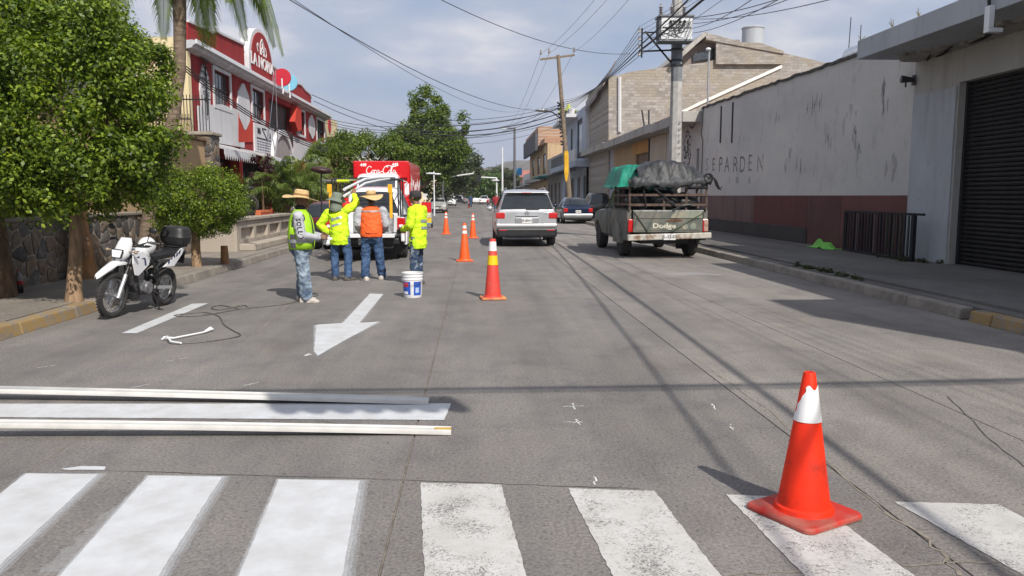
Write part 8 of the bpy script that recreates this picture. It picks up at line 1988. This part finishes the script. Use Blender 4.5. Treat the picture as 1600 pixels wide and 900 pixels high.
# soda bottle on the left pavement
c = G(31, 458, .15)
sb = thing('cola_bottle', 'dark cola bottle with a red label at the foot of the stone wall', 'bottle', (c.x, c.y, .15))
MB().lathe([(0, 0), (.045, 0), (.052, .02), (.052, .13), (.05, .135)], 18).build('dark_drink', mat('dark_cola', (.012, .005, .004), .1, 0, spec=.6), sb, smooth=40)
MB().lathe([(.0525, .13), (.0535, .135), (.0535, .175), (.05, .18)], 18).build('red_label', mat('cola_red_label', (.45, .01, .015), .5), sb, smooth=40)
MB().lathe([(.05, .18), (.052, .2), (.045, .25), (.02, .30), (.014, .31), (.014, .325), (0, .325)], 18).build('clear_neck', mat('clear_plastic', (.25, .22, .22), .1, 0, spec=.6), sb, smooth=40)
MB().lathe([(0, .325), (.016, .325), (.016, .345), (0, .345)], 12).build('cap', MATS['cola_red_label'], sb)
# far pedestrian in red by the silver car, another far up the road
def mini(px, py, Y, top, bottom, label):
    x = AY(px, 310, Y).x; t = thing('person', label, 'person', (x, Y, 0)); b = MB()
    for s in (-1, 1): limb(b, [(s*.08, 0, .85), (s*.1, .02, .45), (s*.1, 0, .06)], [.08, .06, .05]); limb(b, [(s*.19, 0, 1.4), (s*.24, .02, 1.12), (s*.2, .12, .9)], [.055, .045, .04])
    stack(b, [(0, 0, .8, .15, .11), (0, 0, 1.0, .14, .1), (0, 0, 1.25, .17, .11), (0, 0, 1.42, .15, .09), (0, 0, 1.5, .05, .05)]); head(b, (0, .02, 1.62), (0, -1, 0)); fuse('body', b, M_SKIN, t, .02, 1)
    b = MB(); stack(b, [(0, 0, .82, .165, .13), (0, 0, 1.05, .16, .12), (0, 0, 1.3, .185, .125), (0, 0, 1.44, .16, .1), (0, 0, 1.5, .07, .06)])
    for s in (-1, 1): limb(b, [(s*.19, 0, 1.4), (s*.24, .02, 1.15)], [.07, .06])
    fuse('shirt', b, top, t, .02, 1); b = MB()
    for s in (-1, 1): limb(b, [(s*.08, 0, .86), (s*.1, .02, .45), (s*.1, 0, .12)], [.1, .075, .065])
    fuse('trousers', b, bottom, t, .02, 1); b = MB(); b.ell((0, .03, 1.67), (.085, .1, .08)); b.build('hair', M_HAIR, t)
mini(775, 312, 62, mat('dark_red_cloth', (.3, .02, .03), .8), M_DEN, 'far pedestrian in dark red standing just left of the silver car')
mini(735, 312, 104, mat('dark_blue_cloth', (.03, .06, .15), .8), M_DEN, 'far pedestrian in blue behind the tiny far cone')
# ------------------------------------------------------------ poles
M_POLE = mat('pale_concrete_pole', (0.4, 0.385, 0.36), .9, .2, 5, bump=.3)
M_POLED = mat('dark_upper_pole', (0.19, 0.2, 0.215), .9, .2, 5, bump=.3)
M_WOOD = mat('weathered_grey_timber', (.22, .17, .12), .95, .4, 6, bump=.7, stretch=(4, 4, .6))
M_WIRE = mat('black_cable', (.018, .018, .02), .6, .1, 5)
PX, PY = 6.72, 26.4
tp_ = thing('utility_pole', 'octagonal concrete utility pole carrying a white transformer behind the old pickup', 'utility pole', (PX, PY, .15))
zj = AY(1046, 128, PY).z
b = MB(); b.tube([(PX, PY, .1), (PX-.02, PY, zj)], [.235, .195], 8); b.build('pole_lower', M_POLE, tp_, world=True)
b = MB(); b.tube([(PX-.02, PY, zj+.002), (PX-.05, PY, 7.4)], [.193, .18], 8); b.build('pole_middle', M_POLED, tp_, world=True)
b = MB(); b.tube([(PX-.05, PY, 7.402), (PX-.1, PY, 10.8)], [.178, .15], 8); b.build('pole_top', M_POLE, tp_, world=True)
b = MB()
for z in (zj+.5, 5.95, 6.3): b.lathe([(.2, z), (.215, z), (.215, z+.06), (.2, z+.06)], 16, (PX-.03, PY, 0))
b.build('steel_strap', M_IRON, tp_, world=True)
for i, ch in enumerate('PAGUNTY'): pass
# transformer
x0 = AY(1027, 50, PY-.45).x; x1 = AY(1079, 50, PY-.45).x; z0 = AY(1050, 67, PY-.45).z; z1 = AY(1050, 27, PY-.45).z
tr_ = thing('transformer', 'white boxed transformer mounted on the concrete utility pole', 'transformer', ((x0+x1)/2, PY-.45, z0))
b = MB(); b.box(x0+.06, x1-.02, PY-.75, PY-.2, z0+.06, z1-.04); b.build('tank', mat('white_enamel_tank', (.66, .67, .67), .45, .12, 5), tr_, world=True, bevel=.01)
b = MB(); b.box(x0-.02, x1+.03, PY-.80, PY-.15, z1-.039, z1+.01); b.box(x0, x1+.01, PY-.78, PY-.17, z0, z0+.059); b.box(x0+.1, x1-.05, PY-.765, PY-.752, z0+.40, z0+.44); b.build('rim', M_POLED, tr_, world=True)
b = MB()
for k in range(4): x = x0+.36+k*.15; b.lathe([(0, 0), (.045, 0), (.035, .05), (.015, .1), (0, .1)], 10, (0, 0, 0)); n_ = len(b.v)-50; b.v = b.v[:n_]+[(x+p[0], PY-.76-p[2], z1-.2+p[1]) for p in b.v[n_:]]
b.build('low_voltage_bushing', M_IRON, tr_, world=True)
b = MB(); b.box(x0+.02, x0+.055, PY-.7, PY-.25, z0+.07, z1-.05)
for k in range(6): b.box(x0+.0, x0+.02, PY-.68+k*.08, PY-.66+k*.08, z0+.1, z1-.1)
b.build('cooling_fins', M_POLED, tr_, world=True)
for x in (x0+.10, x0+.46, x0+.86):
    prof = [(0, 0)]
    for k in range(6): prof += [(.035, k*.055+.01), (.075, k*.055+.02), (.035, k*.055+.035)]
    prof += [(.02, .36), (.02, .42), (0, .42)]
    b = MB(); b.lathe(prof, 12, (x, PY-.45, z1+.01)); b.build('high_voltage_insulator', mat('brown_grey_porcelain', (.25, .22, .2), .25, .1, 5), tr_, world=True, smooth=30)
b = MB(); rgw = random.Random(3)
for k in range(13):
    xa = x0+.3+rgw.uniform(0, .7); a = Vector((xa, PY-.80, z1-.2+rgw.uniform(-.05, .05))); c = Vector((x0-.1+rgw.uniform(-.3, .9), PY-.85, z0+rgw.uniform(0, .5))); b.tube([a, (a+c)/2+Vector((rgw.uniform(-.2, .2), -.1, -.15)), c], .012, 4)
b.build('lead_wires', M_WIRE, tr_, world=True)
# secondary rack with spools on an arm, brace
xr_ = AY(1003, 60, PY).x; b = MB(); zr0, zr1 = AY(1003, 90, PY).z, AY(1003, 44, PY).z
b.tube([(xr_, PY, zr0), (xr_, PY, zr1)], .03, 6); b.bar((xr_, PY, zr0+.2), (PX-.15, PY, zr0+.25), .05); b.bar((xr_, PY, zr1-.15), (PX-.3, PY, zr1-.1), .04); b.bar((xr_+.1, PY, zr1-.1), (PX-.1, PY, AY(1038, 104, PY).z), .05)
b.build('cable_rack', M_IRON, tp_, world=True)
for k in range(4):
    z = zr0+.12+k*(zr1-zr0-.2)/3; b = MB(); b.lathe([(0, -.06), (.05, -.06), (.03, 0), (.05, .06), (0, .06)], 10, (xr_-.08, PY, z)); b.build('spool_insulator', M_POLE, tp_, world=True)
# painted number column on the pole
for i, ch in enumerate('YTNUGA'):
    t = text_mb(ch, .12, depth=.002, bold=.004); z = AY(1050, 240-i*9.5, PY).z; xf(t, Matrix.Translation((PX+.06, PY-.226, z)) @ Matrix.Rotation(PI/2, 4, 'Y')); t.build('stencil_letter', mat('worn_grey_stencil', (.2, .2, .2), .9, .4, 20), tp_, world=True)
# leaning wooden pole
WYY = 57.0; a = AY(889, 300, WYY); wb_ = AY(872, 86, WYY); base = wb_+(a-wb_)*((wb_.z-.1)/(wb_.z-a.z))
wp_ = thing('wooden_pole', 'leaning wooden power pole with crossarm and street lamp', 'utility pole', (base.x, WYY, .15))
MB().tube([base, wb_], [.2, .13], 10).build('pole', M_WOOD, wp_, world=True, smooth=50)
ca, cb = AY(844, 93, WYY), AY(898, 86, WYY)
MB().bar(ca, cb, .1, .13).build('crossarm', M_WOOD, wp_, world=True)
b = MB()
for px, py in ((845, 84), (858, 82), (897, 80)): q = AY(px, py, WYY); b.lathe([(0, 0), (.07, 0), (.09, .1), (.05, .16), (.06, .3), (0, .34)], 10, (q.x, WYY, q.z-.05))
b.build('pin_insulator', MATS['brown_grey_porcelain'], wp_, world=True)
la, lb = AY(877, 186, WYY), AY(850, 172, WYY)
b = MB(); b.tube([la, la.lerp(lb, .5)+Vector((0, 0, .15)), lb], .05, 6); b.build('lamp_arm', M_IRON, wp_, world=True)
b = MB(); b.ell(lb+Vector((-.2, 0, -.02)), (.45, .2, .12)); b.build('lamp_head', M_STEEL, wp_, world=True, smooth=60)
b = MB(); q0, q1 = AY(884, 236, WYY-.2), AY(884, 285, WYY-.2)
b.lathe([(0, q1.z), (.06, q1.z+.1), (.15, q1.z+.7), (.15, q0.z-.3), (.12, q0.z), (0, q0.z)], 10, (q0.x+.05, WYY-.2, 0), wob=lambda a, r, z: 1+.25*math.sin(3*a+z)); b.build('yellow_cloth', mat('yellow_pennant_cloth', (.75, .42, .02), .7, .15, 5), wp_, world=True)
b = MB()
for k in range(12): z = AY(878, 160+k*6, WYY).z; x = AY(876+k*.55, 160, WYY).x; b.tube([(x-.25, WYY, z), (x+.2, WYY-.1, z+rgw.uniform(-.3, .3))], .06, 4)
b.build('cable_junctions', M_WIRE, wp_, world=True)
# further poles and lamps
def simple_pole(label, px, pyt, Y, r=.12, arm=None, m=None, name='street_lamp', cat='street lamp', x=None):
    q = AY(px, pyt, Y); t = thing(name, label, cat, (q.x, Y, .0)); MB().tube([(q.x, Y, 0), (q.x, Y, q.z)], [r, r*.7], 8).build('pole', m or M_WHITE, t, world=True)
    if arm:
        e = AY(arm[0], arm[1], Y); MB().tube([(q.x, Y, q.z-.1), (e.x, Y, e.z)], r*.5, 6).build('arm', m or M_WHITE, t, world=True); MB().ell((e.x, Y, e.z), (.28+Y*.002, .2, .07)).build('lamp_head', M_WHITE, t, world=True, smooth=60)
    return t
simple_pole('tall dark pole with a pale lamp arm over the far right pavement', 804, 199, 95, .18, (787, 201), mat('dark_grey_pole', (.12, .12, .13), .8), name='lamp_pole')
simple_pole('slender white pole in the middle of the far view', 785, 230, 110, .14, None, M_WHITE, name='white_pole', cat='pole')
t = simple_pole('white double headed street lamp behind the red delivery truck', 678, 268, 62, .06, (673, 271)); e = AY(686, 272, 62); MB().ell((e.x-.1, 62, e.z), (.28, .2, .07)).build('lamp_head', M_WHITE, t, world=True, smooth=60)
t = simple_pole('curved white traffic mast on the left with its long arm over the road', 692, 285, 75, .1, None, name='traffic_mast', cat='traffic mast')
b = MB(); q = [AY(692, 285, 75), AY(694, 280, 75), AY(700, 277, 75), AY(725, 273, 75), AY(740, 271, 75)]; b.tube([Vector((p.x, 75, p.z)) for p in q], .07, 6); b.build('arm', M_WHITE, t, world=True)
b = MB(); q = AY(748, 279, 75); b.box(q.x-.2, q.x+.2, 74.8, 75.2, q.z-.3, q.z+.35); b.build('signal_head', M_BLACK, t, world=True)
t = simple_pole('white traffic mast on the right with its arm reaching left', 776, 278, 78, .1, None, name='traffic_mast', cat='traffic mast')
b = MB(); q = [AY(776, 278, 78), AY(752, 277, 78)]; b.tube(q, .07, 6); q = AY(774, 282, 78); b.ell(tuple(q), (.4, .3, .1)); b.build('arm', M_WHITE, t, world=True)

# ------------------------------------------------------------ overhead cables, each its own object
def cable(a, c, sag, r, label, group='overhead cables along and across the street', n=16):
    o = MB().tube(catenary(a, c, sag, n), r, 5, cap=False).build('overhead_cable', M_WIRE, fix=False); return tag(o, label, 'cable', group)
A_ = [AY(845, 84, WYY), AY(858, 83, WYY), AY(897, 81, WYY)]
for k, q in enumerate(A_):
    side = ['left', 'middle', 'right'][k]
    cable(q, (PX-.5+k*.6, PY, 10.9), .5, .009, side+' thin high wire from the wooden pole crossarm up to the top of the frame')
    cable((PX-.5+k*.6, PY, 10.9), (PX-.6+k*.7, -14, 11.0), .7, .008, side+' thin high wire running overhead towards the viewer')
    f = AY((790, 798, 815)[k], 205, 120); cable(q, f, .8, .012, side+' thin wire from the wooden pole crossarm away down the street')
wj = AY(877, 170, WYY); wk = AY(879, 190, WYY)
for k in range(7):
    z = zr0+.05+k*(zr1-zr0)/6; bun = k in (1, 2)
    cable((xr_-.08, PY, z), (wj.x, WYY, wj.z-.15*k+.6), .35+.05*k, .02 if bun else .010, ['lowest', 'thick lower', 'thick middle', 'fourth', 'fifth', 'sixth', 'topmost'][k]+' cable from the pole rack to the wooden pole')
    cable((xr_-.08, PY, z), ({1: 4.5, 2: 3.4}.get(k, 5.9+.35*k), -16, z+.4), .5+.04*k, {1: .032, 2: .022}.get(k, .006), ['lowest', 'thick lower', 'thick middle', 'fourth', 'fifth', 'sixth', 'topmost'][k]+' cable from the pole rack overhead towards the viewer')
for k, (px, py) in enumerate(((1340, -12), (1290, -25), (1215, -30), (1250, -20))):
    e = AY(px, py, 14.0); cable((PX+.3, PY-.5, z1-.05-.15*k), e, .15, .009, ['highest', 'second', 'third', 'lowest'][k]+' cable leaving the transformer to the upper right')
e = AX(1222, -2, XR); cable((PX+.1, PY-.3, z1), AY(1230, -6, 20), .1, .012, 'dark service cable curving from the transformer to the upper right')
# long wire across the sky from upper left down to the right
cable(AY(440, -8, 18), AY(882, 166, WYY), 1.1, .012, 'long pair of twisted wires slanting across the sky from the top left')
cable(AY(440, -8, 18)+Vector((0, .3, .1)), AY(830, 168, 80), 1.3, .009, 'thin companion wire slanting across the sky below the twisted pair')
cable(AY(680, -5, 24), AY(985, 84, 40), .5, .012, 'thin wire crossing the sky from the top centre to the right')
# wires across the street in the distance
lt = AX(487, 148, XF+.2)
for k in range(2): cable(lt+Vector((0, .4*k, -.25*k)), AY(876, 162+k*3, WYY), 1.9+.15*k, .017, ['upper', 'lower'][k]+' wire from the restaurant roof corner sagging across to the wooden pole')
for k, (y0p, y1p, Yl, r) in enumerate(((196, 168, 46, .028), (203, 176, 48, .035), (206, 183, 50, .035), (186, 163, 44, .015), (214, 188, 52, .014), (222, 196, 60, .012), (192, 170, 55, .012))):
    cable(AY(640, y0p, Yl), AY(877, y1p, WYY), .45+.1*(k % 3), r, ['first', 'second thick', 'third thick', 'fourth', 'fifth', 'sixth', 'seventh'][k]+' sagging cable from the tall green tree across to the wooden pole')
for k, (pa, pb) in enumerate((((500, 182), (640, 196)), ((500, 186), (640, 203)), ((508, 192), (640, 206)))):
    cable(AY(*pa, 44.5), AY(*pb, (46, 48, 50)[k]), .25, .016, ['upper', 'middle', 'lower'][k]+' cable from the restaurant corner to the tall green tree')
for k in range(3): cable(AY(286, 100+k*4, 21), AX(512, 232+k*3, -5.6), .3, .017, ['upper', 'middle', 'lower'][k]+' cable slanting across the front of the restaurant')
cable(AY(0, -30, 12), AY(286, 100, 21), .3, .017, 'cable running through the near tree to the restaurant front')
cable(AY(600, 60, 200), AY(800, 215, 200), 0.0, .02, 'faint far wire') if False else None
# cables crossing the road over the viewer: their shadows lie on the road in front
for z, dy, r in ((6.0, .0, .03), (6.6, -.35, .018), (6.9, .1, .014)):
    yc_ = 6.08-.97*z+dy*.3
    cable((-7.5, yc_+.15, z+.5), (13, yc_+.15, z+.5), .5, r, ['thick', 'thinner', 'thinnest'][(6.0, 6.6, 6.9).index(z)]+' cable crossing over the road just behind the viewer, shadow in front of the boards')
# a pennant string hanging from that cable: its scalloped shadow lies on the boards
pn = thing('fringed_banner', 'scalloped paper banner hanging overhead, its shadow on the boards', 'banner', (1.7, .4, 6))
a_ = G(405, 626); c_ = G(700, 626); zc = 6.0
b = MB(); xs0, xs1 = a_.x+.43*zc, c_.x+.43*zc; yb_ = 6.08-.97*zc-.06; n = 7; w = (xs1-xs0)/n
for k in range(n):
    x = xs0+k*w; pts = [(x, zc-.02), (x+w, zc-.02), (x+w, zc-.35)]+[(x+w/2+w/2*math.cos(t), zc-.35-.16*math.sin(t)) for t in np.linspace(.3, PI-.3, 6)]+[(x, zc-.35)]
    b.prism([(px_, yb_, pz_) for px_, pz_ in pts], (0, .01, 0))
b.build('fringe', mat('pale_paper', (.7, .7, .65), .9), pn, world=True)

# ------------------------------------------------------------ far end of the street
b = MB(); q = AY(676, 300, 120)
t = thing('far_white_house', 'pale house behind the white street lamp at the end of the truck', 'building', (q.x, 120, 0))
x0f, x1f = AY(650, 300, 120).x, AY(691, 300, 120).x
holed_wall('wall', x0f, x1f, 0, AY(670, 281, 120).z, [(x0f+1, x0f+2, 1, 2.4), (x1f-1.6, x1f-.8, 1, 2.4)], .3, lambda u, v, w: (u, 120+w, v), M_CREAM, t)
b = MB(); b.box(x0f, x1f, 120.31, 128, 0, AY(670, 281, 120).z-.01); b.build('body', M_WPL, t, world=True)
b = MB(); b.box(x0f+3, x0f+4.4, 119.9, 119.99, 1.2, 2.2); b.build('green_sign', mat('green_sign_paint', (.02, .25, .15), .6), t, world=True)
# red and white advertising board beyond the restaurant
q = AX(518, 198, -8.6)
t = thing('advertising_building', 'narrow white and red building end with a round red emblem beyond the restaurant', 'building', (-9.6, 45.5, 0))
b = MB(); b.box(-14, -8.3, 44.9, 49, .14, 6.0); b.build('wall', M_CREAM, t, world=True)
b = MB(); b.box(-8.6, -8.25, 44.85, 49.05, .14, 3.6); b.build('red_base', M_REDB, t, world=True)
q = AX(515, 196, -8.28); b = MB(); b.lathe([(0, 0), (.42, 0), (.42, .04), (0, .04)], 24, (-8.3, q.y, q.z), 'x'); b.build('red_emblem', MATS['red_enamel_sign'], t, world=True)
# olive house behind the near trees
t = thing('olive_house', 'olive grey flat roofed house mostly hidden behind the near tree', 'building', (-12, 15, 0))
b = MB(); b.box(-16, -9.6, 11, 21.5, .14, AY(225, 14, 21).z-.3); b.build('wall', plaster_mat('olive_paint', (.2, .2, .15), (.1, .1, .08), .3), t, world=True)
b = MB(); b.box(-16.1, -9.5, 10.9, 21.6, AY(225, 14, 21).z-.299, AY(225, 14, 21).z-.1); b.build('parapet', M_BEIGE, t, world=True)
b = MB(); b.box(-9.58, -9.5, 13, 15, 1.2, 2.8); b.build('window', M_GLASS, t, world=True)
# far trees along the left and at the end of the street
q = AY(745, 292, 150)
fartree('bright green round tree at the end of the street', q.x+1, 150, 3.6, (4.2, 3, 2.6), 50, 1.0, 130, .45, leaf_mat('far_bright_leaf', (.05, .1, .02), (.13, .21, .05)), 41, trunk=.3)
M_FARL = leaf_mat('far_dull_leaf', (.045, .06, .03), (.10, .12, .06))
for k, (px, py, Y, r, rz, lab) in enumerate(((700, 266, 130, 6.0, 4.2, 'large dull green tree left of the far traffic mast'), (725, 280, 170, 6, 3.2, 'dull green tree beyond the left traffic mast'), (768, 284, 190, 6, 3.2, 'greyish tree at the end of the right pavement'), (690, 270, 100, 3.5, 3.3, 'dull tree beside the far white house'),
                                        (655, 262, 150, 6, 4.5, 'dull tree behind the far pale house'), (788, 284, 175, 3.5, 3.0, 'bare branched tree before the far right houses'))):
    q = AY(px, py, Y); fartree(lab, q.x, Y, q.z, (r, 4, rz), 70, 1.1, 100, .5, M_FARL, 50+k, trunk=.35)
# left side far houses as a low row behind the trees
for k in range(5):
    y = 60+k*22; zz = (4.5, 5.5, 4.0, 6.0, 4.5)[k]
    t = thing('left_far_house', ['peach', 'white', 'tan', 'grey', 'cream'][k]+' far house hidden behind the trees on the left side', 'building', (-10, y+10, 0))
    m_ = plaster_mat('left_far_plaster_%d' % k, [(.55, .4, .3), (.6, .6, .58), (.45, .36, .25), (.4, .4, .4), (.6, .55, .42)][k], (.2, .18, .15), .3)
    holed_wall('wall', y, y+21.5, .14, zz, [(y+3, y+5, .15, 2.8), (y+9, y+11, 1, 2.5), (y+15, y+17, .15, 2.8)], .3, lambda u, v, w: (-9.8-w, u, v), m_, t)
    b = MB(); b.box(-20, -10.5, y, y+21.5, .14, zz-.02); b.build('body', m_, t, world=True)
# hills
def hill(name, x0, x1, Y, depth, prof, m, seed, base=-2):
    rg = np.random.default_rng(seed); nx, ny = 110, 26; ph = rg.uniform(0, 6.3, 12); vs = []
    for j in range(ny+1):
        v = j/ny; y = Y+depth*v
        for i in range(nx+1):
            u = i/nx; x = x0+(x1-x0)*u; h = prof(u)*math.sin(min(1, v*1.25)*PI/2)**.9*(1-.0*v)
            h *= 1+.06*math.sin(19*u+4*v+ph[0])+.04*math.sin(41*u-9*v+ph[1])+.025*math.sin(83*u+17*v+ph[2])
            vs.append((x, y+depth*.05*math.sin(13*u+ph[3]), base+h))
    fs = [(j*(nx+1)+i, j*(nx+1)+i+1, (j+1)*(nx+1)+i+1, (j+1)*(nx+1)+i) for j in range(ny) for i in range(nx)]
    b = MB(); b.add(vs, fs); return struct(b.build(name, m, smooth=80, fix=False))
M_HILL = mat('dry_scrub_hillside', (.19, .15, .135), .95, 0, .035, col2=(.10, .105, .085), ramp=(.38, .62), detail=9, bump=.6, bscale=.2)
def hz_(px, Y): return AY(px, 300, Y).x
def pr(pts):
    return lambda u: lerp_list(pts, u)
q = lambda py, Y=700: AY(760, py, Y).z+2
hill('hill', hz_(480, 700), hz_(1150, 700), 700, 350, pr([(0, 22), (.12, q(256)), (.25, q(246)), (.36, q(241)), (.45, q(243)), (.5, q(236)), (.56, q(233)), (.62, q(235)), (.8, q(250)), (1, q(260))]), M_HILL, 3)
M_HILL2 = mat('blue_grey_far_hill', (.15, .15, .165), .95, 0, .01, col2=(.11, .12, .13), detail=7)
hill('far_mountain', hz_(330, 1800), hz_(700, 1800), 1800, 700, pr([(0, 90), (.3, 150), (.52, AY(530, 186, 1800).z+2), (.62, AY(545, 203, 1800).z), (.8, AY(600, 235, 1800).z), (1, 40)]), M_HILL2, 5)
hill('side_hill', -900, hz_(420, 900), 900, 500, pr([(0, 60), (.5, 50), (1, 25)]), M_HILL, 7)
# dust haze over the street
b = MB(); b.box(-1300, 1300, -59, 2700, -3.2, 175)
hz = b.build('haze', None); hz['kind'] = 'stuff'
hm_ = bpy.data.materials.new('dusty_air'); hm_.use_nodes = True; hm_.node_tree.nodes.clear()
ho = hm_.node_tree.nodes.new('ShaderNodeOutputMaterial'); hv = hm_.node_tree.nodes.new('ShaderNodeVolumePrincipled'); hv.inputs['Color'].default_value = (.86, .9, 1, 1); hv.inputs['Density'].default_value = .0003; hv.inputs['Anisotropy'].default_value = .2
hm_.node_tree.links.new(hv.outputs[0], ho.inputs['Volume']); hz.data.materials.append(hm_)
